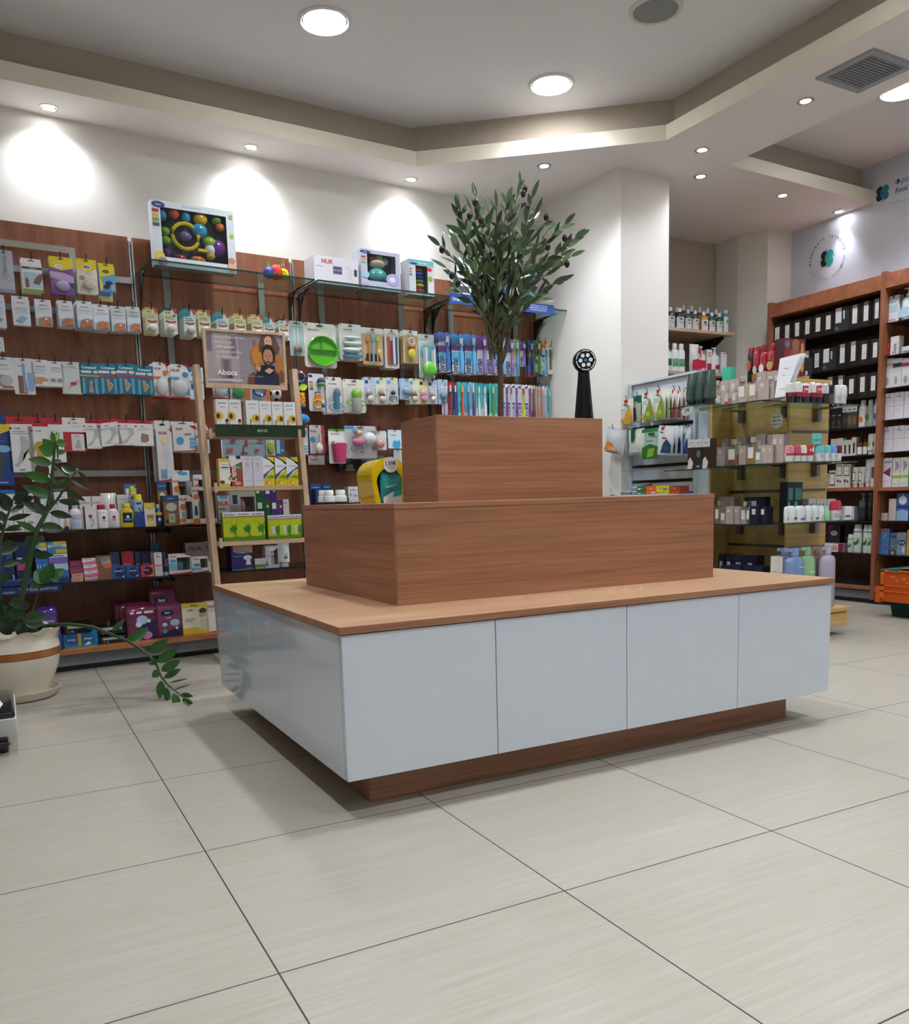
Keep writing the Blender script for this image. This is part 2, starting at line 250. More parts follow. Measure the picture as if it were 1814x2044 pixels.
RAILS = [[2.0,1.812,1.52,1.24,0.99],[2.0,1.812,1.52,1.24,0.99],[1.81,1.52,1.22,0.99],[1.8,1.52,1.22,1.075],[1.81,1.525]]
LADZ = [1.168,0.897,0.619,0.34]
POSTER = [0.623,1.049,1.4,1.693]
ZZ = [[[[-0.254,2.72,0.291],[-0.236,2.676,0.31],[-0.133,2.632,0.313],[-0.045,2.588,0.297],[0.009,2.545,0.272],[0.081,2.501,0.235],[0.121,2.457,0.206],[0.159,2.413,0.168],[0.174,2.369,0.138],[0.183,2.325,0.094],[0.197,2.282,0.07],[0.216,2.238,0.051],[0.235,2.194,0.033],[0.245,2.15,0.025]],0.009019999999999999,[[[0.011,2.545,0.297],[0.014,2.501,0.337],0.0103,"265a18"],[[0.028,2.545,0.277],[0.081,2.514,0.332],0.0256,"265a18"],[[0.095,2.501,0.233],[0.173,2.515,0.285],0.0431,"265a18"],[[0.091,2.501,0.236],[0.087,2.497,0.26],0.0203,"265a18"],[[0.156,2.413,0.188],[0.229,2.371,0.247],0.0471,"265a18"],[[0.151,2.413,0.194],[0.149,2.398,0.224],0.0198,"265a18"],[[0.177,2.369,0.15],[0.262,2.358,0.203],0.0441,"265a18"],[[0.16,2.369,0.14],[0.164,2.332,0.18],0.0269,"265a18"],[[0.146,2.369,0.141],[0.158,2.378,0.163],0.0196,"265a18"],[[0.184,2.325,0.119],[0.258,2.284,0.166],0.0411,"265a18"],[[0.181,2.369,0.112],[0.149,2.351,0.094],0.0343,"265a18"],[[0.192,2.325,0.088],[0.264,2.317,0.123],0.029,"265a18"],[[0.181,2.325,0.079],[0.167,2.31,0.007],0.0363,"265a18"],[[0.207,2.282,0.074],[0.282,2.278,0.085],0.0086,"265a18"],[[0.191,2.282,0.056],[0.197,2.291,-0.013],0.0287,"265a18"],[[0.216,2.238,0.051],[0.29,2.264,0.062],0.0066,"265a18"],[[0.211,2.238,0.037],[0.229,2.21,-0.029],0.0331,"265a18"],[[0.235,2.194,0.038],[0.284,2.196,0.023],0.021,"265a18"],[[0.231,2.15,0.027],[0.274,2.156,-0.002],0.0254,"265a18"],[[0.236,2.15,0.022],[0.254,2.123,-0.002],0.0111,"265a18"]]],[[[-0.323,2.72,0.29],[-0.309,2.716,0.43],[-0.289,2.712,0.499],[-0.247,2.708,0.645],[-0.22,2.704,0.727],[-0.181,2.7,0.794],[-0.158,2.696,0.872],[-0.144,2.692,0.963],[-0.132,2.688,1.03],[-0.123,2.684,1.089],[-0.125,2.68,1.125]],0.013940000000000001,[[[-0.129,2.684,1.082],[-0.135,2.634,1.134],0.0222,"5f962c"],[[-0.123,2.684,1.084],[-0.102,2.712,1.137],0.0168,"5f962c"],[[-0.129,2.688,1.044],[-0.19,2.662,1.069],0.0593,"2f6c1c"],[[-0.13,2.688,1.058],[-0.173,2.663,1.103],0.0395,"2f6c1c"],[[-0.12,2.684,1.084],[-0.077,2.705,1.088],0.037,"2f6c1c"],[[-0.123,2.688,1.044],[-0.083,2.685,1.053],0.0237,"2f6c1c"],[[-0.141,2.688,0.999],[-0.232,2.676,1.021],0.042,"265a18"],[[-0.134,2.688,1.008],[-0.102,2.7,1.013],0.0198,"265a18"],[[-0.151,2.692,0.928],[-0.258,2.644,0.962],0.0445,"265a18"],[[-0.146,2.696,0.857],[-0.266,2.703,0.915],0.0471,"265a18"],[[-0.139,2.688,0.999],[-0.076,2.668,0.938],0.0198,"173818"],[[-0.147,2.696,0.899],[-0.089,2.653,0.938],0.0238,"2f6c1c"],[[-0.182,2.7,0.78],[-0.224,2.703,0.846],0.0397,"173818"],[[-0.181,2.7,0.79],[-0.271,2.725,0.847],0.0397,"173818"],[[-0.223,2.704,0.715],[-0.3,2.671,0.764],0.0288,"265a18"],[[-0.211,2.704,0.735],[-0.117,2.704,0.722],0.0471,"173818"],[[-0.168,2.7,0.794],[-0.08,2.674,0.772],0.0347,"173818"],[[-0.227,2.704,0.685],[-0.276,2.713,0.66],0.0546,"173818"],[[-0.227,2.704,0.69],[-0.195,2.712,0.674],0.0347,"173818"],[[-0.25,2.708,0.613],[-0.167,2.675,0.614],0.0348,"173818"],[[-0.247,2.708,0.645],[-0.201,2.724,0.595],0.0298,"173818"],[[-0.254,2.708,0.608],[-0.302,2.711,0.583],0.0298,"173818"]]],[[[-0.182,2.68,0.794],[-0.131,2.676,0.852],[-0.102,2.672,0.897],[-0.079,2.668,0.929],[-0.055,2.664,0.96],[-0.044,2.66,0.972]],0.00656,[[[-0.107,2.672,0.888],[-0.161,2.677,0.964],0.0197,"173818"],[[-0.059,2.664,0.96],[-0.108,2.68,0.994],0.0393,"173818"],[[-0.076,2.668,0.933],[-0.005,2.652,0.886],0.0207,"173818"],[[-0.046,2.66,0.965],[-0.004,2.671,0.923],0.0177,"173818"],[[-0.099,2.672,0.888],[-0.023,2.692,0.84],0.0256,"173818"],[[-0.132,2.676,0.843],[-0.046,2.634,0.826],0.0276,"173818"],[[-0.046,2.66,0.969],[-0.046,2.678,0.979],0.0098,"2f6c1c"],[[-0.102,2.672,0.897],[-0.154,2.654,0.889],0.0197,"173818"]]],[[[-0.393,2.78,0.384],[-0.381,2.776,0.57],[-0.362,2.772,0.685],[-0.34,2.768,0.758],[-0.314,2.764,0.821],[-0.297,2.76,0.867]],0.009019999999999999,[[[-0.315,2.764,0.803],[-0.362,2.752,0.873],0.0403,"173818"],[[-0.309,2.764,0.821],[-0.349,2.726,0.885],0.0403,"173818"],[[-0.335,2.768,0.762],[-0.368,2.774,0.809],0.0353,"173818"],[[-0.351,2.772,0.722],[-0.379,2.745,0.769],0.0303,"173818"],[[-0.316,2.764,0.798],[-0.254,2.784,0.838],0.0242,"173818"],[[-0.331,2.768,0.767],[-0.238,2.74,0.791],0.0242,"173818"],[[-0.347,2.768,0.722],[-0.273,2.763,0.746],0.0222,"173818"],[[-0.299,2.76,0.848],[-0.24,2.742,0.883],0.0453,"173818"],[[-0.3,2.764,0.835],[-0.218,2.763,0.865],0.0403,"173818"],[[-0.346,2.768,0.726],[-0.277,2.734,0.726],0.0131,"173818"],[[-0.36,2.772,0.662],[-0.31,2.736,0.675],0.0303,"173818"],[[-0.372,2.776,0.626],[-0.295,2.786,0.654],0.0354,"173818"],[[-0.368,2.776,0.57],[-0.292,2.786,0.593],0.0303,"173818"],[[-0.383,2.776,0.501],[-0.329,2.771,0.553],0.0303,"173818"]]],[[[-0.272,2.6,0.387],[-0.257,2.6,0.423],[-0.246,2.6,0.458],[-0.226,2.6,0.502]],0.00492,[[[-0.226,2.6,0.496],[-0.246,2.624,0.557],0.0435,"265a18"],[[-0.224,2.6,0.498],[-0.179,2.566,0.588],0.058,"265a18"],[[-0.213,2.6,0.511],[-0.134,2.618,0.555],0.0459,"265a18"],[[-0.19,2.6,0.541],[-0.164,2.564,0.501],0.0387,"265a18"],[[-0.235,2.6,0.489],[-0.272,2.627,0.497],0.0338,"265a18"]]],[[[-0.328,2.6,0.301],[-0.318,2.58,0.33],[-0.31,2.56,0.354]],0.00984,[[[-0.308,2.56,0.359],[-0.222,2.56,0.374],0.0527,"173818"],[[-0.309,2.56,0.352],[-0.235,2.559,0.334],0.0527,"173818"],[[-0.305,2.56,0.345],[-0.262,2.588,0.299],0.0503,"173818"],[[-0.317,2.56,0.35],[-0.323,2.573,0.279],0.0503,"173818"],[[-0.312,2.56,0.354],[-0.344,2.573,0.32],0.0407,"173818"],[[-0.298,2.56,0.425],[-0.359,2.514,0.435],0.0479,"173818"],[[-0.299,2.56,0.376],[-0.364,2.54,0.402],0.0574,"173818"],[[-0.348,2.6,0.303],[-0.387,2.557,0.451],0.0484,"173818"],[[-0.357,2.6,0.295],[-0.407,2.565,0.363],0.0484,"173818"],[[-0.319,2.58,0.321],[-0.381,2.547,0.433],0.0529,"173818"],[[-0.319,2.56,0.423],[-0.344,2.579,0.45],0.0383,"173818"],[[-0.297,2.56,0.394],[-0.309,2.52,0.448],0.0431,"173818"]]]]
OTR = [[[[1.422,1.575,0.9],[1.422,1.575,1.117],[1.426,1.575,1.282],[1.424,1.575,1.369],[1.418,1.575,1.45],[1.419,1.575,1.532]],[0.0135,0.008]],[[[1.425,1.575,1.32],[1.436,1.56,1.357],[1.451,1.555,1.415],[1.459,1.55,1.472]],[0.01,0.006]]]
OTIPS = [[1.115,1.494,1.722],[1.196,1.572,1.784],[1.299,1.715,1.827],[1.354,1.761,1.972],[1.38,1.658,1.967],[1.352,1.46,1.871],[1.485,1.593,1.956],[1.592,1.657,2.057],[1.472,1.396,1.905],[1.662,1.647,1.952],[1.637,1.522,1.877],[1.689,1.611,1.865],[1.799,1.643,1.914],[1.863,1.643,1.869],[1.794,1.584,1.821],[1.797,1.597,1.799],[1.696,1.454,1.728],[1.724,1.573,1.661],[1.59,1.425,1.612],[1.621,1.567,1.575],[1.334,1.589,1.505],[1.246,1.685,1.698],[1.182,1.532,1.589],[1.145,1.383,1.756],[1.393,1.586,1.884],[1.411,1.457,1.88],[1.402,1.672,1.844],[1.623,1.53,1.788],[1.51,1.527,1.812],[1.38,1.739,1.797],[1.41,1.532,1.783],[1.547,1.515,1.737],[1.443,1.514,1.727],[1.394,1.567,1.67],[1.461,1.412,1.616],[1.671,1.594,1.722],[1.369,1.744,1.719],[1.332,1.6,1.615],[1.575,1.673,1.638],[1.564,1.754,1.92],[1.473,1.712,1.887],[1.641,1.673,1.906],[1.7,1.7,1.761],[1.382,1.703,1.931],[1.208,1.477,1.763],[1.503,1.568,1.892],[1.508,1.512,1.914],[1.648,1.48,1.739],[1.371,1.604,1.742],[1.215,1.502,1.695]]
OLIVES = [[1.122,1.46,1.688],[1.199,1.46,1.821],[1.263,1.46,1.866],[1.478,1.46,1.941],[1.471,1.46,1.924],[1.572,1.46,1.853],[1.657,1.46,1.786],[1.578,1.46,1.745],[1.667,1.46,1.691],[1.159,1.46,1.602],[1.183,1.46,1.577],[1.452,1.46,1.702],[1.239,1.46,1.817],[1.286,1.46,1.807],[1.486,1.46,1.876]]

# ------------------------------------------------------------------ the room
th = RAD(5); TX = Vector((cos(th), sin(th), 0)); TN = Vector((-sin(th), cos(th), 0)); TA = Vector((.18504, 3.2383, 0))
def G(t, d, z=0): return TA+TX*t+TN*d+Vector((0, 0, z))
def sbox(name, *a, m='wall_paint'): return struct(MB().box(*a, 'fff', m).obj(name, None, False))
struct(MB().box(-3.2, -4.6, -.05, 5.7, 4.6, 0, 'fff', 'floor_tile').obj('floor', None, False))
struct(MB().box(-3.2, -4.6, 3.05, 5.7, 4.6, 3.15, 'fff', 'ceiling_paint').obj('ceiling', None, False))
p0 = G(-3.4, .43); p1 = G(2.985, .43); q0 = G(-3.4, .6)
struct(MB().prism([(p0.x, p0.y), (p1.x, p1.y), (p1.x+.3, p1.y+.2), (q0.x, q0.y)], 0, 3.05, 'fff', 'wall_paint').obj('wall_back', None, False))
struct(MB().prism([(3.122, 3.83), (3.177, 3.0), (3.597, 3.036), (3.597, 4.25), (3.122, 4.25)], 0, 3.05, 'fff', 'wall_paint').obj('wall_column', None, False))
struct(MB().prism([(3.59, 4.0), (4.95, 4.0), (4.95, 4.2), (3.59, 4.2)], 0, 3.05, 'fff', 'taupe_shade').obj('wall_alcove', None, False))
struct(MB().prism([(4.96, 4.2), (4.96, 3.76), (5.035, 3.53), (5.285, 3.52), (5.285, 4.2)], 0, 3.05, 'fff', 'wall_paint').obj('wall_corner', None, False))
struct(MB().prism([(5.285, 4.2), (5.285, -4.6), (5.45, -4.6), (5.45, 4.2)], 0, 3.05, 'fff', 'blue_wall').obj('wall_right', None, False))
sbox('wall_left', -3.2, -4.6, 0, -3.05, 4.3, 3.05); sbox('wall_front', -3.05, -4.6, 0, 5.3, -4.45, 3.05)
lip = [(-3.05, 3.108), (2.032, 3.502), (3.174, 2.592), (3.31, -4.0), (4.0, -4.0), (3.782, 2.72), (5.285, 2.814), (5.285, 4.2), (-3.05, 4.2)]
def soffit(name, pts, z0, z1, m1, m2):
    from mathutils.geometry import tessellate_polygon
    n = len(pts); tr = tessellate_polygon([[Vector((x, y, 0)) for x, y in pts]])
    fs = [tuple(t_)[::-1] for t_ in tr]+[tuple(i+n for i in t_) for t_ in tr]; k = len(fs); fs += [(i, (i+1) % n, n+(i+1) % n, n+i) for i in range(n)]
    me = bpy.data.meshes.new(name); me.from_pydata([(x, y, z0) for x, y in pts]+[(x, y, z1) for x, y in pts], [], fs); me.materials.append(MATS[m1]); me.materials.append(MATS[m2])
    for i, p in enumerate(me.polygons): p.material_index = 0 if i < k else 1
    return struct(link(name, me))
soffit('ceiling_soffit', lip, 2.79, 2.873, 'soffit_paint', 'cream_paint')
band = [(-3.05, 3.21), (2.062, 3.61), (3.282, 2.645), (3.42, -4.0), (3.9, -4.0), (3.68, 2.82), (5.285, 2.92), (5.285, 4.2), (-3.05, 4.2)]
soffit('ceiling_cove', band, 2.873, 3.05, 'soffit_paint', 'taupe_shade')
for (x, y), d in zip(PANELS[:3], ('set in the ceiling above the tall box in the photo top', 'above the olive tree', 'partly cut off beside the air vent')):
    t = thing('recessed_ceiling_light', {0: 'round recessed ceiling light with white rim, at the top edge over the toy shelf', 1: 'round recessed ceiling light with white rim, in front of the cove corner', 2: 'round recessed ceiling light half cut off behind the air vent beam'}[PANELS.index((x, y))], 'ceiling light', (x, y, 3.05), group='round recessed ceiling lights')
    MB().lathe([(.108, -.0), (.108, -.008), (.112, -.012), (.126, -.008), (.128, 0)], 'e6e6e6', 'q', 40).obj('rim', t)
    MB().lathe([(.1, -.004), (.0, -.004)], 'fff', 'lamp', 40).obj('diffuser', t)
for x, y in PANELS[3:]:
    t = thing('recessed_ceiling_light', 'round recessed ceiling light outside the picture in the front half of the shop', 'ceiling light', (x, y, 3.05), group='ceiling lights over the shop front')
    MB().lathe([(.108, -.0), (.108, -.008), (.112, -.012), (.126, -.008), (.128, 0)], 'e6e6e6', 'q', 24).obj('rim', t)
    MB().lathe([(.1, -.004), (.0, -.004)], 'fff', 'lamp', 24).obj('diffuser', t)
SD = ['above the plant end of the peg wall', 'above the big bath toy box', 'above the striped stacking toy, by the cove corner', 'above the olive tree', 'where the cove turns toward the air vent', 'above the alcove column, the lower of two', 'on the beam below the air vent', 'on the low ceiling beyond the alcove', 'close to the blue wall above the round emblem', 'above the peg wall outside the picture', 'on the beam outside the picture']
for (x, y), d in zip(SPOTS, SD):
    t = thing('ceiling_spotlight', 'small chrome-rimmed ceiling spotlight '+d, 'spotlight', (x, y, 2.79), group='small ceiling spotlights')
    MB().lathe([(.031, .0), (.031, -.003), (.036, -.006), (.043, -.004), (.044, 0)], 'c9c9c6', 'm', 24).obj('ring', t)
    MB().lathe([(.026, -.003), (.0, -.003)], 'fff', 'bulb', 20).obj('bulb', t)
t = thing('ceiling_speaker', 'round grey ceiling speaker grille at the top edge of the picture', 'speaker', (2.565, 1.985, 3.05))
MB().lathe([(.104, -.0), (.104, -.006), (.108, -.01), (.124, -.006), (.126, 0)], 'd6d4d0', 'q', 36).obj('rim', t); MB().lathe([(.104, -.003), (.05, -.009), (0, -.01)], '8f918f', 'q', 36).obj('grille', t)
t = thing('air_vent', 'grey metal air vent with slanted slats set into the ceiling beam', 'air vent', (3.51, 1.57, 2.79), RAD(2))
for a in ((-.165, -.15, -.125, .15), (.125, -.15, .165, .15), (-.125, -.15, .125, -.115), (-.125, .115, .125, .15)): pass
f = MB()
for a in ((-.165, -.155, -.128, .155), (.128, -.155, .165, .155), (-.128, -.155, .128, -.118), (-.128, .118, .128, .155)): f.box(a[0], a[1], -.01, a[2], a[3], 0, 'a4a6aa', 'q')
f.obj('frame', t, False)
f = MB()
for i in range(13): 
    y = -.108+i*.018; f.box(-.128, y, -.009, .128, y+.004, -.002, 'b4b6ba', 'q')
f.obj('slats', t, False); MB().box(-.128, -.118, -.0004, .128, .118, -.0001, '18191b', 'q').obj('duct', t, False)

# ------------------------------------------------------------------ the island
isl = thing('display_island', 'stepped island counter with white gloss doors, pear wood top and two wooden tiers', 'counter', (0, 0, 0))
def ib(name, *a, m='pear_x', b=.0012): return bx(name, isl, *a, m, b)
X0, X1, Y0, Y1 = .3583, 2.1415, .5974, 1.9886
ib('plinth', .455, .6942, 0, 2.0446, 1.892, .1013)
ib('carcass', X0+.02, Y0+.02, .1013, X1-.02, Y1-.02, .4783, m='white_gloss')
xs = [X0, .800, 1.2505, 1.705, X1]; ys = [Y0+.019, 1.068, 1.504, Y1]
for i in range(4): ib('door', xs[i]+.0012, Y0, .1013, xs[i+1]-.0012, Y0+.018, .4755, m='white_gloss', b=.001)
for i in range(3):
    ib('door', X0, ys[i]+.0012, .1013, X0+.018, ys[i+1]-.0012, .4755, m='white_gloss', b=.001)
    ib('door', X1-.018, ys[i]+.0012, .1013, X1, ys[i+1]-.0012, .4755, m='white_gloss', b=.001)
ib('worktop', X0-.006, Y0-.007, .4783, X1+.006, Y1+.004, .4977, m='pear_lit_top')
wt = [c for c in COL.objects if c.name == 'worktop'][0]; wt.data.materials.append(MATS['pear_x'])
for p in wt.data.polygons: p.material_index = 0 if p.normal.z > .5 else 1  # lit tone on the upper face, darker pear tone on the edges
mx0, mx1, my0, my1 = .6433, 1.8784, .8855, 1.7285
ib('side_panel', mx0, my0+.0185, .4977, mx0+.018, my1, .778, m='pear_y'); ib('side_panel', mx1-.018, my0+.0185, .4977, mx1, my1, .778, m='pear_y')
ib('front_panel', mx0, my0, .4977, mx1, my0+.018, .778); ib('rear_panel', mx0+.0185, my1-.018, .4977, mx1-.0185, my1, .778)
ib('middle_top', mx0-.0015, my0-.002, .778, mx1+.0015, my1+.002, .7945)
tx0, tx1, ty0, ty1 = .9149, 1.5852, 1.140, 1.4153
ib('side_panel', tx0, ty0+.0185, .7945, tx0+.018, ty1, 1.073, m='pear_y'); ib('side_panel', tx1-.018, ty0+.0185, .7945, tx1, ty1, 1.073, m='pear_y')
ib('front_panel', tx0, ty0, .7945, tx1, ty0+.018, 1.073); ib('rear_panel', tx0+.0185, ty1-.018, .7945, tx1-.0185, ty1, 1.073)
ib('top_cover', tx0+.0185, ty0+.0185, 1.055, tx1-.0185, ty1-.0185, 1.071, m='pear_lit_top')
cr = MB()
for i in range(260):
    x = random.gauss(1.30, .16); y = random.gauss(.79, .03)
    if .60 < y < .88 and x < 2.1: s_ = random.uniform(.0008, .0022); cr.box(x, y, .4977, x+s_, y+s_, .4977+s_*.7, 'e9e0cf', 'q')
tag(cr.obj('wood_crumbs', None, False), 'pale crumbs scattered on the counter top in front of the lower tier', 'crumbs', kind='stuff')

# ------------------------------------------------------------------ peg wall shelving
mat('kick', '74777c', .4)
BAYS = [(-1.60, -.687), (-.687, .231), (.231, 1.143), (1.143, 2.075), (2.075, 2.985)]
BAYD = ['outside the picture beyond the plant', 'behind the potted plant, the one with foot care', 'behind the wooden ladder rack, with the toy box on its glass', 'left of the olive tree with baby feeding goods', 'behind the olive tree with the toothbrushes']
BAYD = ['cut off by the picture edge beyond the plant', 'holding foot care packs behind the potted plant', 'holding soothers behind the wooden ladder rack', 'holding baby plates and cups', 'holding toothbrushes behind the olive tree']
mat('kick', '74777c', .4)
GS = [(-.687, .231, .695), (-.687, .231, .435), (.231, 1.143, .695), (.231, 1.143, .435), (-1.6, -.687, .695), (-1.6, -.687, .435), (1.143, 2.075, .79), (2.075, 2.985, .79), (1.143, 2.075, .435), (2.075, 2.985, .435)]
for i, (a, b_) in enumerate(BAYS):
    t = thing('shelving_bay', 'brown wood panel shelving bay '+BAYD[i], 'shelving', G(0, 0), th, 'brown wall shelving bays')
    W_ = b_-a
    bx('back_panel', t, a+.0115, .38, .12, b_-.0115, .40, 2.236, 'walnut_v')
    for s_ in ((a+.003, a+.011), (b_-.011, b_-.003)): bx('upright', t, s_[0], .372, .02, s_[1], .41, 2.215, 'steel', 0)
    MB().box(a, .385, .02, a+.0028, .41, 2.2, '101010', 'q').box(b_-.0028, .385, .02, b_, .41, 2.2, '101010', 'q').obj('channel', t, False)
    bx('base_shelf', t, a+.001, -.02, .092, b_-.001, .38, .116, 'orange_edge'); bx('kick_board', t, a+.001, .02, .03, b_-.001, .035, .092, 'kick', .001)
    bx('toe_recess', t, a, .05, 0, b_, .06, .04, 'black', 0)
    for k, q in enumerate(RAILS[i]): 
        MB().box(a+.01, .335, q-.016, b_-.01, .352, q+.016, '8d9297', 'm').obj('rail', t, False)
        MB().box(a+.012, .352, q-.01, a+.03, .38, q+.01, '55585c', 'm').box(b_-.03, .352, q-.01, b_-.012, .38, q+.01, '55585c', 'm').obj('rail_bracket', t, False)
    if i >= 2:
        for u in (.17, .76): MB().box(a+W_*u, .355, 1.55, a+W_*u+.034, .362, 2.07, '9da19f', 'q').obj('frame_strip', t, False)
    if i == 1: MB().box(-.6, .33, 2.10, a+.63, .335, 2.132, '8e8a84', 'm').box(a+.60, .33, 1.80, a+.63, .335, 2.10, '8e8a84', 'm').obj('frame_strip', t, False)
for a, b_, z in GS:
    m = MB().box(a+.006, .05, z, b_-.006, .37, z+.008, 'fff', 'smoked'); m.box(a+.006, .046, z-.002, b_-.006, .05, z+.008, 'fff', 'dark_edge'); m.box(a+.03, .1, z-.03, a+.036, .375, z, '2a2a2c', 'm').box(b_-.036, .1, z-.03, b_-.03, .375, z, '2a2a2c', 'm')
    o = m.obj('glass_shelf', None, False); o.location = G(0, 0); o.rotation_euler.z = th
    wz = {(.695): 'middle', .435: 'lower', .79: 'middle'}[z]
    tag(o, 'dark glass shelf, %s one, bay %s' % (wz, BAYD[[x[0] for x in BAYS].index(a)]), 'shelf', 'glass shelves in the wall bays')

for i, d in ((2, 'carrying the bath toy box and knitted toy'), (3, 'carrying the stacking toy and two other boxes'), (4, 'behind the olive leaves with the blue header strip')):
    a, b_ = BAYS[i]; z = 2.036
    t = thing('glass_shelf', 'clear glass top shelf on black brackets '+d, 'shelf', G(0, 0), th, 'glass top shelves')
    m = MB(); m.box(a+.012, .034, z, b_-.012, .352, z+.008, 'fff', 'glass').obj('pane', t, False)
    MB().box(a+.012, .03, z, b_-.012, .034, z+.008, 'fff', 'glass_edge').box(a+.009, .03, z, a+.0118, .352, z+.008, 'fff', 'glass_edge').box(b_-.0118, .03, z, b_-.009, .352, z+.008, 'fff', 'glass_edge').box(a+.012, .3525, z-.001, b_-.012, .356, z+.009, '8d8f90', 'm').obj('edge', t, False)
    for x in (a+.03, b_-.03):
        MB().plate([(0, 0), (0, -.17), (.02, -.14), (.045, -.07), (.11, -.012), (.17, -.004), (.17, 0)], -.003, .003, '1a1a1c', 'g').obj('bracket', t, False)
        o = t.children[-1] if t.children else None
        o = [c for c in COL.objects if c.name.startswith('bracket')][-1]
        o.rotation_euler.z = RAD(-90); o.location = (x, .37, z-.001)
        MB().tube([(x, .35, z-.002), (x, .26, z-.002)], .007, 'c9cbcc', 'm').obj('clamp', t)
# ------------------------------------------------------------------ right-hand shelving (front plane x = 4.9)
def rbay(ya, yb, zs, woods, label, head):
    t = thing('shelving_unit', label, 'shelving', (4.9, 0, 0), 0, 'brown shelving units along the blue wall')
    bx('back_panel', t, .36, yb+.03, .1, .372, ya, 2.19, 'walnut_dark')
    for y in ((ya, ya+.03),): bx('side_panel', t, 0, y[0], .03, .37, y[1], 2.2, 'walnut_v', .001)
    bx('header', t, .004, yb+.03, head, .03, ya, 2.185, 'walnut_h'); bx('top_panel', t, .03, yb+.03, 2.17, .36, ya, 2.185, 'walnut_h'); bx('header_shelf', t, .03, yb+.03, head, .36, ya, head+.018, 'walnut_h')
    for z in woods: bx('shelf_board', t, .004, yb+.03, z-.024, .36, ya, z, 'walnut_h')
    bx('kick_board', t, .03, yb+.03, .03, .045, ya, .086, 'kick'); bx('toe_recess', t, .05, yb, 0, .06, ya+.03, .04, 'black', 0)
    for z in zs:
        o = MB().box(4.924, yb+.034, z-.008, 5.255, ya-.004, z, 'fff', 'smoked').box(4.92, yb+.034, z-.009, 4.924, ya-.004, z, 'fff', 'dark_edge').obj('glass_shelf', None, False)
        tag(o, 'dark glass shelf %s in the %s' % (RSN[z], head == 2.088 and 'unit of dark cosmetic boxes' or 'unit above the orange crate'), 'shelf', 'glass shelves by the blue wall')
RSN = {1.884: 'topmost', 1.632: 'second from top', 1.415: 'third from top', 1.212: 'fourth from top', 1.022: 'above the wooden middle shelf', .568: 'below the wooden middle shelf', .346: 'lowest', 1.872: 'highest', 1.66: 'second highest', 1.45: 'third highest', 1.242: 'fourth highest', 1.03: 'just above the wooden board', .573: 'just below the wooden board', .344: 'nearest the floor'}
rbay(3.37, 2.425, [1.884, 1.632, 1.415, 1.212, 1.022, .568, .346], [.803, .118], 'tall reddish wood shelving unit with dark cosmetic boxes beside the white column', 2.088)
rbay(2.425, 1.45, [1.872, 1.66, 1.45, 1.242, 1.03, .573, .344], [.797, .112], 'tall reddish wood shelving unit behind the orange and green crate', 2.092)
# ------------------------------------------------------------------ alcove shelves
for z, d in ((2.012, 'upper wooden alcove shelf with brown-capped'), (1.70, 'x')):
    pass
for z, lb in ((2.012, 'upper thin wooden shelf in the alcove on a black bracket'), (1.70, 'lower thin wooden shelf in the alcove behind the slatted stand')):
    t = thing('wall_shelf', lb, 'shelf', (0, 0, 0), 0, 'wooden alcove shelves')
    bx('board', t, 3.62, 3.6, z-.022, 4.77, 3.99, z, 'beech_h'); MB().plate([(0, 0), (0, -.2), (.03, -.19), (.34, -.02), (.34, 0)], -.008, .008, '17130f', 'q').obj('bracket', t, False)
    o = [c for c in COL.objects if c.name.startswith('bracket')][-1]; o.rotation_euler.z = RAD(-90); o.location = (4.7, 3.99, z-.0225)
# ------------------------------------------------------------------ ladder rack
t = thing('ladder_rack', 'leaning beech wood ladder rack with framed winter poster and stacked medicine boxes', 'rack', (0, 0, 0))
def post(x0, x1, nm='post'):
    m = MB(); lo = [(x0, 2.955), (x1, 2.955), (x1, 3.025), (x0, 3.025)]; hi = [(x0, 3.155), (x1, 3.155), (x1, 3.225), (x0, 3.225)]; o = m.hexa(lo, hi, .028, 1.515, 'fff', 'beech').obj(nm, t, False); bev(o, .002)
post(.575, .605); post(1.085, 1.115)
bx('foot', t, .57, 2.87, 0, .61, 3.14, .028, 'beech'); bx('foot', t, 1.08, 2.87, 0, 1.12, 3.14, .028, 'beech')
def lean(z): return 2.955+.2*(z-.028)/1.487
for z in LADZ:
    y = lean(z)-.045; bx('shelf', t, .6055, y, z-.022, 1.0845, y+.15, z, 'beech_h'); bx('shelf_side', t, .6055, y-.012, z-.03, .622, y-.0005, z+.02, 'beech'); bx('shelf_side', t, 1.068, y-.012, z-.03, 1.0845, y-.0005, z+.02, 'beech')
o = MB().box(.637, lean(LADZ[0])-.05, LADZ[0]-.02, 1.108, lean(LADZ[0])-.047, LADZ[0]+.042, '14301a').text('ΒΗΧΑΣ', .88, LADZ[0]+.012, .012, lean(LADZ[0])-.0505, 'dfe6da').obj('green_strip', t, False)
y = lean(1.5)-.02; px0, px1, pz0, pz1 = POSTER
pf = MB()
for a in ((px0, pz0, px0+.014, pz1), (px1-.014, pz0, px1, pz1), (px0+.014, pz1-.014, px1-.014, pz1), (px0+.014, pz0, px1-.014, pz0+.022)): pf.box(a[0], y, a[1], a[2], y+.018, a[3], 'fff', 'beech')
bev(pf.obj('poster_frame', t, False), .001)
A_ = MB(); PW = px1-px0; PH = pz1-pz0; yy = y+.006
A_.box(px0+.01, yy, pz0+.01, px1-.01, yy+.004, pz1-.01, '8f8790')
def pu(u, v): return (px0+u*PW, pz0+v*PH)
def pp(c, *q): 
    global yy
    yy -= .00012; A_.poly([pu(u, v) for u, v in q], yy, c)
def rr(c, a, b_, c2, d): pp(c, (a, b_), (c2, b_), (c2, d), (a, d))
yy = y+.0058
